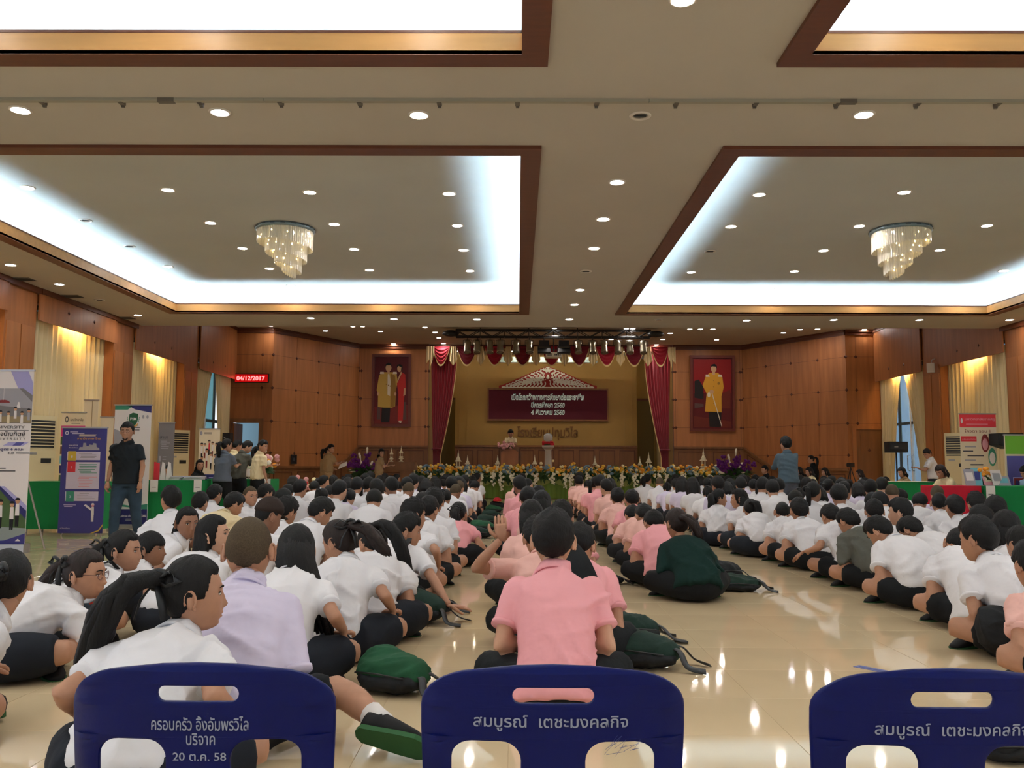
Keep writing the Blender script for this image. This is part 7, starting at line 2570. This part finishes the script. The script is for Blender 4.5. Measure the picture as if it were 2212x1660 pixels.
r, P, _ = place(1833, 1099, 7.75, dict(sex=B_, near=True, curve=55, head=(18, 40, 0), shirt_mat=SHG, shirt_name='jacket', sleeve=1.5, seed=77, bulk=1.08, collar_mat=SHW), 'boy in grey jacket with white collar, head bent', 4)
pc_, x, y, t = P['S'](0.80)
MB().box(-0.03, 0.03, -0.004, 0.0, -0.014, 0.014, M=Matrix.Translation(pc_ - y * 0.137 + x * 0.05) @ Matrix((x, y, t)).transposed().to_4x4()).build('red_tag', mat('red_tag', (220, 80, 60), 0.6), r)
place(1726, 1076, 9.15, dict(sex=B_, near=True, curve=42, head=(2, 14, 0), seed=78, head_scale=1.08), 'boy with ears sticking out, second ahead of the grey jacket', 0)
place(1795, 1090, 8.3, dict(sex=B_, near=True, curve=58, head=(10, 40, 0), seed=79, armL=((-0.34, 0.30, 0.24), (-0.6, 0.4, -0.5), (0, 0, 1))), 'boy in white reaching to his left knee, just ahead of the grey jacket', 0)
place(1622, 1078, 10.4, dict(sex=G_, near=True, curve=50, head=(-6, 30, 0), seed=80, mirror=True, ribbon=False, tail_pts=((0.03, -0.06, 0.0), (0.06, -0.08, -0.12), (0.09, -0.07, -0.28), (0.12, -0.05, -0.38))), 'girl whose long ponytail hangs over her right shoulder, right block aisle', 0)
place(1690, 1083, 9.75, dict(sex=B_, near=True, curve=48, head=(-10, 24, 0), seed=81, hair='buzz', hair_mat=HAIR), 'crop haired boy in white between ponytail girl and the boy with big ears', 0)
place(1552, 1056, 11.6, dict(sex=G_, near=True, curve=32, head=(-72, 4, 0), seed=82, mirror=True, ribbon=False), 'girl with ponytail in profile facing right, right block aisle', -10)
place(1597, 1056, 11.0, dict(sex=G_, near=True, curve=34, side=5, head=(60, 6, 0), seed=83, hair='loose', hair_len=0.3), 'girl leaning on her left arm, face turned left, right block aisle', 8)
place(1888, 1079, 8.95, dict(sex=B_, near=True, curve=46, head=(-10, 20, 0), seed=84), 'boy in white with cropped hair, left of the profile boy', 0)
place(1944, 1076, 7.95, dict(sex=B_, near=True, curve=40, head=(50, 8, 0), seed=85, skin=2), 'boy in white in profile facing left, right block', 0)
place(2028, 1063, 9.9, dict(sex=B_, near=True, curve=40, head=(-25, 10, 0), seed=86, hair='buzz', hair_mat=HAIR), 'crop haired boy in front of the red table cloth', 0)
place(2062, 1070, 9.0, dict(sex=B_, near=True, curve=38, head=(0, 8, 0), seed=87), 'boy in white with round dark hair below the red banner', 0)
place(2108, 1064, 9.6, dict(sex=B_, near=True, curve=38, head=(0, 10, 0), seed=88, hair='spiky'), 'boy in white before the flowers on the green table', 0)
place(2150, 1072, 7.9, dict(sex=B_, near=True, curve=42, head=(-12, 14, 0), seed=89), 'boy in white below the loudspeaker stand', 0)
place(2120, 1092, 7.2, dict(sex=B_, near=True, curve=42, head=(8, 18, 0), seed=90), 'boy just ahead of the bobbed girl, dark round head', 0)

# ------------------------------------------------------------ standing and seated grown-ups round the hall
def adult(px, top, d, sp, label, yaw, **k):
    sp = dict(sp)
    sp.setdefault('legs', 'stand')
    sp.setdefault('low', 'pants')
    sp.setdefault('curve', 8)
    sp.setdefault('torso', 0.52 if sp.get('sex') != G_ else 0.49)
    fz = k.pop('floor_z', 0.0)
    z = at(px, top, d).z - fz
    crown = (spine(sp)[4] @ Vector((0, 0, 0.126))).z
    return place(px, top, d, sp, label, yaw, fit=False, scale=z / crown, floor_z=fz, vox=k.get("vox", 0.0215))


r, P, _ = adult(276, 912, 11.2, dict(near=True, sex=B_, hair='boy', head=(8, 4, 0), shirt_mat=SHB, shirt_name='polo_shirt', tuck=False, hem=-0.1, low_mat=DENIM, armL='hang', armR='hang', bulk=1.25, seed=120, stride=0.10),
                'stout man in black polo and jeans walking towards the camera by the banners', 178, vox=0.0145)
glasses(r, P, BLACK)
MB().tube([P['HM'] @ Vector((0.03 * cos(a), 0.088 + 0.012 * sin(a), -0.085 + 0.02 * sin(a))) for a in [R(180 + i * 22.5) for i in range(9)]], 0.008, 6).build('beard', HAIR, r)
adult(490, 948, 14.9, dict(near=True, sex=G_, head=(-25, 6, 0), shirt_mat=SHGY, low_mat=BLK, tuck=False, hem=-0.12, armL='hang', armR='hold', seed=121, ribbon=False), 'woman in slate grey shirt with ponytail standing at the green table', -20)
adult(513, 952, 17.2, dict(near=True, sex=B_, head=(-20, 22, 0), shirt_mat=SHC, seed=122, armL='hold', armR='hold'), 'young man in cream shirt behind the slate grey woman', -25)
adult(534, 954, 15.45, dict(near=True, sex=B_, head=(-30, 28, 0), curve=18, shirt_mat=SHG, seed=123, armL='hold', armR='hold', skin=2), 'man in grey tee bending over the green table', -30)
adult(553, 965, 18.2, dict(near=True, sex=G_, head=(40, 20, 0), curve=16, shirt_mat=SHW, seed=124, ribbon=False), 'girl in white half hidden between two men at the table', -30)
adult(568, 951, 15.1, dict(near=True, sex=B_, head=(-55, 12, 0), shirt_mat=SHC, seed=125, armL='hold', armR='hang', low_mat=BLK), 'slim man in cream white shirt and black trousers at the table end', -50)
r, P, _ = adult(715, 960, 22.6, dict(near=True, sex=B_, head=(-50, 6, 0), shirt_mat=SHK, shirt_name='uniform_shirt', low_mat=SHK, seed=126, armL='hold', armR='hold', bulk=1.1), 'man in khaki uniform holding papers left of the stage', -55)
adult(708, 966, 23.6, dict(near=True, sex=G_, head=(-30, 6, 0), shirt_mat=SHK, low='skirt', low_mat=SHK, seed=127), 'woman in khaki half hidden behind the khaki man', -40)
adult(824, 970, 23.2, dict(near=True, sex=G_, head=(-70, 6, 0), hair='bob', shirt_mat=SHK, shirt_name='uniform_shirt', low='skirt', low_mat=SHK, seed=128, armL='hold', armR=((0.06, 0.26, 1.20), (0, 0.2, 1), (0, -1, 0))), 'woman in khaki uniform speaking into a microphone before the stage', -75)
adult(1103, 929, 29.3, dict(near=True, sex=B_, head=(0, 26, 0), curve=14, shirt_mat=SHC, seed=129, head_scale=1.25, armL='hold', armR='hold'), 'boy in cream shirt speaking behind the podium', 178, floor_z=ZS)
adult(1697, 944, 15.0, dict(near=True, sex=B_, head=(14, 2, 0), hair='spiky', shirt_mat=SHTEAL, low_mat=SHGY, seed=130, sleeve=1.5, tuck=False, hem=-0.1, bulk=1.12, armL='hold', armR='hold', head_scale=1.15), 'man in blue grey shirt and grey trousers standing among the right block', 4)
adult(2003, 971, 19.0, dict(near=True, sex=B_, head=(40, 30, 0), shirt_mat=SHW, low_mat=NAVY, seed=131, armL='hold', armR='hold'), 'boy in white shirt standing at the right glass door, looking down', 70)


def chair_adult(px, top, d, sp, label, yaw, cl):
    sp = dict(sp, legs='chair')
    sp.setdefault('low', 'pants')
    sp.setdefault('curve', 14)
    r, P, s2 = adult(px, top, d, sp, label, yaw)
    k = r.scale.x
    c = thing('conference_chair', cl, 'chair', (r.location.x, r.location.y, 0), R(yaw), 'chairs of the seated adults')
    c.scale = (k, k, k)
    MB().box(-0.22, 0.22, -0.2, 0.24, 0.36, 0.395).build('seat', WOODB, c)
    MB().box(-0.22, 0.22, -0.26, -0.225, 0.47, 0.86).build('backrest', WOODB, c)
    for sx in (-1, 1):
        MB().tube([(0.2 * sx, -0.24, 0), (0.2 * sx, -0.242, 0.86)], 0.014, 6).build('leg', BLACK, c)
        MB().tube([(0.2 * sx, 0.22, 0), (0.2 * sx, 0.22, 0.36)], 0.014, 6).build('leg', BLACK, c)
    return r


chair_adult(1652, 1006, 20.5, dict(near=True, sex=B_, head=(10, 4, 0), shirt_mat=BLK, shirt_name='suit_jacket', sleeve=1.5, seed=140), 'man in a black suit seated right of the stage', 95, 'wooden chair under the man in the black suit')
chair_adult(1726, 1009, 20.0, dict(near=True, sex=G_, head=(10, 4, 0), hair='bob', shirt_mat=SHC, seed=141), 'seated person in cream half hidden behind the blue grey man', 90, 'wooden chair behind the blue grey man')
adult(1752, 984, 21.5, dict(near=True, sex=G_, head=(20, 8, 0), shirt_mat=BLK, shirt_name='jacket', sleeve=1.5, seed=142, low_mat=BLK, ribbon=False), 'woman in black jacket standing behind the seated adults', 60)
chair_adult(1748, 1010, 19.2, dict(near=True, sex=G_, head=(15, 10, 0), hair='bob', shirt_mat=SHC, seed=143), 'seated woman with bobbed hair in cream before the woman in black', 80, 'wooden chair under the bobbed woman in cream')
chair_adult(1782, 1011, 19.8, dict(near=True, sex=G_, head=(15, 10, 0), hair='bob', shirt_mat=SHK, seed=144), 'seated woman in khaki, rightmost of the group by the stage', 80, 'wooden chair under the woman in khaki')
chair_adult(1857, 1015, 19.5, dict(near=True, sex=G_, head=(25, 10, 0), hair='bob', hair_mat=HAIRB, shirt_mat=SHW, seed=145), 'seated person with brown hair before the right wooden door', 40, 'wooden chair before the right wooden door')
chair_adult(1948, 1010, 17.3, dict(near=True, sex=G_, head=(10, 16, 0), hair='bob', shirt_mat=SHK, seed=146, armL='hold', armR='hold'), 'seated woman in khaki with bobbed hair at the far right table', 100, 'chair of the khaki woman at the far right table')
chair_adult(2032, 1006, 13.9, dict(near=True, sex=G_, head=(5, 30, 0), curve=30, hair='bob', hair_mat=HAIRB, shirt_mat=SHC, seed=147, armL='hold', armR='hold', sleeve=0.9), 'woman in cream blouse writing at the red covered table', 110, 'chair of the woman writing at the red table')
chair_adult(432, 993, 17.2, dict(near=True, sex=G_, head=(-40, 6, 0), hair='loose', shirt_mat=BLK, seed=148), 'woman with long dark hair seated behind the green table', -100, 'chair behind the left green table')
chair_adult(2215, 1008, 13.6, dict(near=True, sex=B_, head=(0, 30, 0), curve=30, shirt_mat=mat('light_blue_shirt', (140, 170, 200), 0.8), seed=149, armL='hold'), 'person in light blue leaning in at the right edge behind the table', 110, 'chair at the right edge behind the table')

# ------------------------------------------------------------ the seated files further up the hall
PROTO = []


def proto(sx, key, **k):
    sp = dict(sex=sx, seed=len(PROTO) + 100, knee=0.22, **k)
    P = person_parts(sp, 0.023)
    r = assemble(P, sp, 'student', 'person', (0, 0, -50), 0)
    PROTO.append((r, sx, key, sp))


for hy in (-6, 30, -35):
    proto(B_, 'upright', curve=35, head=(hy, 10, 0))
    proto(B_, 'hunched', curve=58, lean=6, head=(hy, 38, 0))
proto(B_, 'spiky', curve=42, lean=2, head=(4, 20, 0), hair='spiky')
proto(B_, 'crop', curve=48, lean=4, head=(-14, 28, 0), hair='buzz', hair_mat=BUZZ)
proto(G_, 'ponytail', curve=38, head=(8, 14, 0))
proto(G_, 'ponytail', curve=55, lean=5, head=(-20, 34, 0))
proto(G_, 'ponytail', curve=36, head=(-70, 6, 0), mirror=True)
proto(G_, 'loose', curve=36, head=(-8, 12, 0), hair='loose', hair_len=0.34)
proto(G_, 'loose', curve=40, head=(40, 14, 0), hair='loose', hair_len=0.3)
proto(G_, 'bob', curve=42, lean=2, head=(0, 22, 0), hair='bob')
PB = [p for p in PROTO if p[1] == B_]
PG = [p for p in PROTO if p[1] == G_]
LOOK = {'upright': 'upright', 'hunched': 'hunched', 'spiky': 'tousled', 'crop': 'cropped', 'ponytail': 'ponytailed', 'loose': 'loose haired', 'bob': 'bobbed'}
pr = random.Random(21)


def seat(x, y, sx, shirt, label_tail, group, low=None, scale=None):
    r, s, key, sp = pr.choice(PG if sx == G_ else PB)
    c = dup(r, (x, y, 0), R(pr.uniform(-9, 9)), None, group, scale or pr.uniform(0.95, 1.03))
    col = {SHW: 'white', SHL: 'white', SHP: 'pink', SHPP: 'pink', SHC: 'cream'}[shirt]
    c['label'] = '%s shirted %s, %s, %s' % (col, 'girl' if sx == G_ else 'boy', LOOK[key], label_tail)
    c.material_slots[0].link = 'OBJECT'
    c.material_slots[0].material = SKINS[pr.choice((0, 0, 1, 2))]
    for ch in c.children:
        if ch.name.startswith('shirt'):
            ch.material_slots[0].link = 'OBJECT'
            ch.material_slots[0].material = shirt
        elif low and (ch.name.startswith('shorts') or ch.name.startswith('skirt')):
            ch.material_slots[0].link = 'OBJECT'
            ch.material_slots[0].material = low
    return c


taken = [(o.location.x, o.location.y) for o in bpy.data.objects if o.get('category') == 'person' and o.location.z > -1]


def free(x, y, r=0.5):
    return all((x - a) ** 2 + ((y - b) * 0.8) ** 2 > r * r for a, b in taken)


def block(name, x0, dx, ncol, y0, dy, nrow, sexf, shirtf, keep, group, jit=0.045):
    for j in range(nrow):
        for i in range(ncol):
            x, y = x0 + dx * i + pr.uniform(-jit, jit), y0 + dy * j + pr.uniform(-0.1, 0.1)
            if not keep(x, y) or not free(x, y):
                continue
            taken.append((x, y))
            seat(x, y, sexf(i, j), shirtf(i, j), ('%s from aisle, %s row from stage, %s' % (ORD[i], ORD[nrow - 1 - j], name)) if ncol > 1 else '%s from the stage, %s' % (ORD[nrow - 1 - j], name), group)


block('left block', -0.98, -0.62, 6, 8.6, 0.82, 15, lambda i, j: G_ if pr.random() < (0.2 + 0.04 * j) else B_, lambda i, j: SHW if pr.random() < 0.8 else SHL,
      lambda x, y: x > -3.95 and y > 8.9 - 0.55 * (x + 1.0), 'white shirted students of the left block')
block('right block', 2.85, 0.62, 10, 7.6, 0.82, 16, lambda i, j: G_ if pr.random() < (0.12 + 0.06 * j) else B_, lambda i, j: SHW if pr.random() < 0.8 else SHL,
      lambda x, y: (x < 5.5 or y > 17.2 or (y > 14.3 and x < 6.4)) and x < 7.9 and x < 0.62 * y + 0.4 and not (x < 3.2 and y < 11.9) and not (2.9 < y < 12 and x > 0.57 * y), 'white shirted students of the right block')
block('middle file', 0.08, 0.5, 1, 11.4, 0.85, 9, lambda i, j: G_ if j % 2 else B_, lambda i, j: SHPP if pr.random() < 0.6 else SHP, lambda x, y: True, 'pink shirted students of the middle file', 0.05)
block('second pink file', 1.30, 0.5, 1, 12.2, 0.75, 10, lambda i, j: G_ if pr.random() < 0.3 else B_, lambda i, j: SHPP if pr.random() < 0.6 else SHP, lambda x, y: True, 'pink shirted students of the second file', 0.05)
for r, *_ in PROTO:
    for ch in list(r.children):
        for g in list(ch.children):
            bpy.data.objects.remove(g)
        bpy.data.objects.remove(ch)
    bpy.data.objects.remove(r)

# ------------------------------------------------------------ blue plastic chairs in front of the camera
BLUEP = mat('blue_plastic', (4, 14, 78), 0.4, 0.18, noise=0.12, nscale=5, bump=0.08, bscale=120, bdist=0.004)
LETGY = mat('grey_stencil_paint', (150, 156, 172), 0.7, 0.2)


def bend(x, z, top=0.70):
    """plan curve of the moulded back and its rearward lean"""
    return 0.42 * x * x + 0.10 * (top - z) + 0.05 * max(0, 0.03 - (top - z)) * 8 * 0


def back_mesh():
    W, T = 0.208, 0.70
    c = bpy.data.curves.new('back', 'CURVE')
    c.dimensions = '2D'
    c.fill_mode = 'BOTH'
    c.extrude = 0.002
    c.bevel_depth = 0.0035
    c.bevel_resolution = 1

    def spl(pts):
        s = c.splines.new('POLY')
        s.points.add(len(pts) - 1)
        for i, p in enumerate(pts):
            s.points[i].co = (p[0], p[1], 0, 1)
        s.use_cyclic_u = True

    def dens(pts, step=0.012):
        out = []
        for a, b in zip(pts, pts[1:] + pts[:1]):
            n = max(1, int(math.hypot(b[0] - a[0], b[1] - a[1]) / step))
            out += [(a[0] + (b[0] - a[0]) * i / n, a[1] + (b[1] - a[1]) * i / n) for i in range(n)]
        return out

    def arc(cx, cy, rx, ry, a0, a1, n=8):
        return [(cx + rx * cos(R(a0 + (a1 - a0) * i / n)), cy + ry * sin(R(a0 + (a1 - a0) * i / n))) for i in range(n + 1)]
    o = [(-W + 0.012, 0.40), (-W + 0.002, 0.50), (-W - 0.002, 0.60)] + arc(-W + 0.09, T - 0.067, 0.092, 0.058, 180, 97) + [(-0.06, T - 0.002), (0, T), (0.06, T - 0.002)] + arc(W - 0.09, T - 0.067, 0.092, 0.058, 83, 0) + [(W + 0.002, 0.60), (W - 0.002, 0.50), (W - 0.012, 0.40)]
    o = o + [(W - 0.045, 0.40)] + [(W - 0.042, 0.46)] + arc(W - 0.078, 0.555, 0.036, 0.03, 0, 90, 6) + arc(0.083, 0.552, 0.035, 0.033, 90, 180, 6) + [(0.048, 0.45), (0.05, 0.40)]
    o = o + [(-0.05, 0.40), (-0.048, 0.45)] + arc(-0.083, 0.552, 0.035, 0.033, 0, 90, 6) + arc(-W + 0.078, 0.555, 0.036, 0.03, 90, 180, 6) + [(-W + 0.042, 0.46), (-W + 0.045, 0.40)]
    spl(dens(o))
    h = arc(-0.054, T - 0.045, 0.0145, 0.0155, 90, 270, 8) + arc(0.054, T - 0.045, 0.0145, 0.0155, -90, 90, 8)
    spl(dens(h))
    ob = bpy.data.objects.new('back', c)
    COL.objects.link(ob)
    me = bpy.data.meshes.new_from_object(ob.evaluated_get(bpy.context.evaluated_depsgraph_get()))
    bpy.data.objects.remove(ob)
    bm = bmesh.new()
    bm.from_mesh(me)
    bmesh.ops.remove_doubles(bm, verts=bm.verts, dist=1e-5)
    bmesh.ops.triangulate(bm, faces=[f for f in bm.faces if len(f.verts) > 4])
    for _ in range(3):
        es = [e for e in bm.edges if e.calc_length() > 0.035]
        if es:
            bmesh.ops.subdivide_edges(bm, edges=es, cuts=1)
            bmesh.ops.triangulate(bm, faces=[f for f in bm.faces if len(f.verts) > 4])
    for v in bm.verts:
        x, z, d = v.co.x, v.co.y, v.co.z
        # a rolled lip along the top and sides
        e = max(0, abs(x) - 0.190) * 0.5 + max(0, z - 0.690) * 0.4
        v.co = Vector((x, bend(x, z) - d + e, z))
    bmesh.ops.recalc_face_normals(bm, faces=bm.faces)
    bm.to_mesh(me)
    bm.free()
    me.materials.clear()
    me.materials.append(BLUEP)
    for p in me.polygons:
        p.use_smooth = True
    me.set_sharp_from_angle(angle=R(35))
    me.name = 'backrest'
    return me


BACK = back_mesh()
sm_ = MB()
n = 20
ring = []
for k in range(4 * n):
    a = 2 * pi * k / (4 * n)
    c, s = cos(a), sin(a)
    q = (abs(c) ** 5 + abs(s) ** 5) ** (-1 / 5)
    ring.append((0.205 * c * q, 0.24 + 0.2 * s * q))
m_ = len(ring)
lv = [(1.0, 0.335), (1.02, 0.36), (1.0, 0.372), (0.93, 0.368), (0.5, 0.358)]
vs = [(x * k, 0.24 + (y - 0.24) * k, z) for k, z in lv for x, y in ring]
fs = [(j * m_ + i, j * m_ + (i + 1) % m_, (j + 1) * m_ + (i + 1) % m_, (j + 1) * m_ + i) for j in range(len(lv) - 1) for i in range(m_)] + [tuple(range((len(lv) - 1) * m_, len(lv) * m_)), tuple(range(m_ - 1, -1, -1))]
SEAT = sm_.add(vs, fs).mesh('seat', BLUEP, True)


def leg_mesh(x0, y0, x1, y1):
    mb = MB()
    v = []
    for x, y, z, w in ((x0, y0, 0.345, 0.030), (x1, y1, 0.0, 0.018)):
        v += [(x - w, y - w, z), (x + w, y - w, z), (x + w, y + w, z), (x - w, y + w, z)]
    return mb.add(v, [(3, 2, 1, 0), (4, 5, 6, 7), (0, 1, 5, 4), (1, 2, 6, 5), (2, 3, 7, 6), (3, 0, 4, 7)]).mesh('leg', BLUEP)


LEGS = [leg_mesh(sx * 0.17, 0.24 + sy * 0.165, sx * 0.205, 0.24 + sy * 0.2) for sx in (-1, 1) for sy in (-1, 1)]


def blue_chair(x, y, label, lines, s=1.0):
    t = thing('plastic_chair', label, 'chair', (x, y, 0), 0, 'blue plastic chairs in the front row')
    t.scale = (s, s, s)
    link('backrest', BACK, t)
    link('seat', SEAT, t)
    for l in LEGS:
        link('leg', l, t)
    for sx in (-1, 1):
        MB().prism([(0.0, 0.36), (0.05, 0.36), (0.075, 0.40), (0.04, 0.43), (0.04, 0.40)], -0.02, 0.02, lambda u, w, q: (sx * 0.182 + q, u + 0.0, w)).build('back_support', BLUEP, t)
    for st, x0, z, w, h in lines:
        o = text('lettering', st, 0.03, LETGY, Matrix.Identity(4), t, depth=0.0, bold=0.0003, width=w, height=h)
        for v in o.data.vertices:
            xx, zz = v.co.x + x0, v.co.y + z
            v.co = Vector((xx, bend(xx, zz) - 0.0066, zz))
    return t


yb = 1.42
blue_chair(-0.508, yb, 'left blue plastic chair with three lines of grey writing', [('ครอบครัว อึ้งอัมพรวิไล', 0.004, 0.598, 0.155, 0.023), ('บริจาค', 0.006, 0.575, 0.046, 0.019), ('20 ต.ค. 58', 0.004, 0.550, 0.085, 0.013)])
blue_chair(0.058, yb, 'middle blue plastic chair with one line of writing and scratches', [('สมบูรณ์  เตชะมงคลกิจ', -0.004, 0.606, 0.246, 0.026)])
blue_chair(0.685, yb - 0.01, 'right blue plastic chair, handle slot showing bare floor', [('สมบูรณ์  เตชะมงคลกิจ', 0.0, 0.600, 0.242, 0.026)])
SCR = mat('pale_scratch', (70, 80, 130), 0.8)
mch = [o for o in bpy.data.objects if o.get('label', '').startswith('middle blue')][0]
mb = MB()
rs_ = random.Random(8)
for k in range(16):
    x0, z0 = 0.10 + rs_.uniform(-0.02, 0.03), 0.565 + rs_.uniform(-0.008, 0.014)
    x1, z1 = x0 + rs_.uniform(0.008, 0.03), z0 + rs_.uniform(0.0, 0.02)
    y0 = bend(x0, z0) - 0.0062
    mb.add([(x0, y0, z0), (x1, bend(x1, z1) - 0.0062, z1), (x1, bend(x1, z1) - 0.0062, z1 + 0.0006), (x0, y0, z0 + 0.0006)], [(0, 1, 2, 3)])
mb.build('scratches', SCR, mch)

# ------------------------------------------------------------ school bags on the floor
BAGG = mat('bottle_green_canvas', (30, 74, 48), 0.8, 0.2, noise=0.15, nscale=12, bump=0.4, bscale=16, bdist=0.01)
BAGD = mat('dark_green_canvas', (24, 44, 36), 0.8, 0.2, noise=0.15, nscale=12, bump=0.4, bscale=16, bdist=0.01)
BAGB = mat('black_canvas', (24, 25, 27), 0.75, 0.25, bump=0.4, bscale=16, bdist=0.01)


def bag(x, y, rz, label, m, s=1.0, straps=True, tall=1.0, seed=1, fine=True):
    r = random.Random(seed)
    t = thing('school_bag', label, 'bag', (x, y, 0), R(rz), 'school bags on the floor')
    mb = MB()
    mb.ball((0, 0, 0.085 * s * tall), (0.2 * s, 0.15 * s, 0.085 * s * tall), 14, 9)
    mb.ball((-0.07 * s, 0.03 * s, 0.10 * s * tall), (0.13 * s, 0.11 * s, 0.085 * s * tall), 12, 8)
    mb.ball((0.10 * s, 0.0, 0.075 * s * tall), (0.12 * s, 0.12 * s, 0.07 * s * tall), 12, 8)
    me = remesh(mb, 0.013 if fine else 0.02, 2, seed, 0.009)
    set_mat(me, m)
    smooth_me(me)
    me.name = 'bag_body'
    link('bag_body', me, t)
    lo = MB()
    lo.ball((0.02 * s, -0.06 * s, 0.055 * s * tall), (0.19 * s, 0.105 * s, 0.052 * s * tall), 14, 8)
    me = remesh(lo, 0.012 if fine else 0.02, 2, seed + 3, 0.007)
    set_mat(me, BAGB)
    smooth_me(me)
    me.name = 'front_pocket'
    link('front_pocket', me, t)
    zp = MB().tube([(-0.14 * s, -0.13 * s, 0.09 * s * tall), (0.0, -0.155 * s, 0.1 * s * tall), (0.15 * s, -0.13 * s, 0.085 * s * tall)], 0.004, 5)
    zp.build('zip', BLACK, t, True)
    if straps:
        for k in range(2):
            a = r.uniform(-0.5, 0.5) + (0.2 if k else -0.3)
            p = [Vector((0.14 * s, 0.03 * s * (k * 2 - 1), 0.10 * s * tall)), Vector((0.21 * s, 0.05 * s * (k * 2 - 1), 0.09 * s)), Vector((0.26 * s, 0.09 * s * (k * 2 - 1) + a * 0.05, 0.03)), Vector((0.34 * s, 0.06 * (k * 2 - 1) + a * 0.1, 0.012))]
            q = []
            for i_ in range(3):
                p_ = [p[max(0, i_ - 1)], p[i_], p[i_ + 1], p[min(3, i_ + 2)]]
                for f_ in (0, 0.25, 0.5, 0.75):
                    q.append(0.5 * ((2 * p_[1]) + (p_[2] - p_[0]) * f_ + (2 * p_[0] - 5 * p_[1] + 4 * p_[2] - p_[3]) * f_ ** 2 + (3 * p_[1] - p_[0] - 3 * p_[2] + p_[3]) * f_ ** 3))
            q.append(p[3])
            MB().tube([Vector((v_.x, v_.y, max(0.008, v_.z))) for v_ in q], 0.021, 6, flat=0.22).build('strap', BLACK, t, True)
    return t


def fl(px, py):
    return at_z(px, py, 0.0)


BAGS = [(1378, 1436, -20, 'dark green bag with a long black strap, right of the pink boy', BAGD, 1.05, 0.95), (1352, 1385, 10, 'bottle green bag lying behind the dark green one', BAGD, 0.95, 1.0),
        (1590, 1276, -5, 'dark green bag lying flat beside the girl in green sweater', BAGD, 0.92, 0.8), (1562, 1252, 20, 'black bag behind the green sweater girl', BAGB, 0.85, 1.1),
        (846, 1492, -25, 'green and grey bag beside the buzz cut boy', BAGG, 0.88, 1.15), (892, 1345, -15, 'dark green bag with black straps beside the leaning boy', BAGD, 1.05, 1.2), (925, 1325, 15, 'black bag next to the hand on the floor', BAGB, 0.8, 0.9),
        (1032, 1163, 0, 'green bag by the pink girl, nearest of the aisle line', BAGD, 0.9, 1.0), (1040, 1150, 10, 'bright green bag, second of the aisle line', BAGG, 0.95, 1.1), (1052, 1136, -10, 'green bag, third of the aisle line', BAGD, 0.95, 1.1),
        (1060, 1120, 10, 'dark green bag, fourth of the aisle line', BAGD, 0.9, 1.0), (1066, 1108, 0, 'green bag, fifth of the aisle line', BAGG, 0.9, 1.0), (1074, 1098, 0, 'dark bag, sixth of the aisle line', BAGB, 0.9, 1.0),
        (2172, 1420, 60, 'black and green bag beside the nearest boy on the right', BAGB, 1.05, 1.5), (1322, 1262, 0, 'small black bag right of the student with the jacket', BAGB, 0.5, 1.0)]
for i, (px, py, rz, lab, m, s, tall) in enumerate(BAGS):
    p = fl(px, py)
    bag(p.x, p.y, rz, lab, m, s, True, tall, 30 + i, p.y < 8)
# red cap on the farthest bag
p = fl(1074, 1098)
t = thing('red_cap', 'small red cap lying on the far bag of the aisle line', 'cap', (p.x, p.y, 0.158))
MB().lathe([(0.10, 0), (0.10, 0.03), (0.08, 0.07), (0.04, 0.095), (0.005, 0.1)], 12).build('crown', FL['red'], t, True)
MB().grid(8, 2, lambda u, v: ((u - 0.5) * 0.17, -0.09 - 0.06 * v * (1 - (2 * u - 1) ** 2), 0.006), 0, 0.004, (0, 0, 1)).build('visor', FL['red'], t)
# long flat strap of the dark green bag
p, q = fl(1400, 1388), fl(1487, 1392)
t = [o for o in bpy.data.objects if o.get('label', '').startswith('dark green bag with a long')][0]
inv = (Matrix.Translation(t.location) @ Matrix.Rotation(t.rotation_euler.z, 4, 'Z')).inverted()
MB().tube([inv @ Vector((p.x - 0.03, p.y - 0.05, 0.09)), inv @ Vector((p.x + 0.05, p.y, 0.03)), inv @ Vector(((p.x + q.x) / 2, (p.y + q.y) / 2, 0.012)), inv @ Vector((q.x, q.y, 0.010))], [0.016, 0.02, 0.02, 0.02], 6, flat=0.3).build('long_strap', BLACK, t)
# strip of blue card and pink leaflet on the floor
a, b = fl(1880, 1446), fl(2000, 1470)
t = thing('card_strip', 'blue strip of card lying on the floor behind the right chair', 'paper', ((a.x + b.x) / 2, (a.y + b.y) / 2, 0.0005), math.atan2(b.y - a.y, b.x - a.x))
MB().box(-0.22, 0.22, -0.028, 0.028, 0, 0.002).build('card', mat('blue_card', (98, 108, 160), 0.6), t)
MB().box(-0.2, -0.02, -0.012, 0.004, 0.002, 0.0026).build('print', mat('blue_print', (70, 78, 130), 0.6), t)
a = fl(1381, 1246)
t = thing('leaflet', 'pinkish leaflet lying on the floor before the green sweater girl', 'paper', (a.x, a.y, 0.0005), 0.2)
MB().box(-0.1, 0.1, -0.07, 0.07, 0, 0.003).build('sheet', mat('pink_leaflet', (200, 130, 110), 0.6), t)
MB().box(-0.08, 0.08, -0.05, 0.02, 0.003, 0.0036).build('print', mat('brown_print', (120, 60, 50), 0.6), t)
p = fl(2185, 1648)
bag(p.x, p.y + 0.05, 0, 'black bag on the floor seen through the right chair', BAGB, 0.7, False, 1.0, 77)
bpy.data.scenes.remove(TMP)
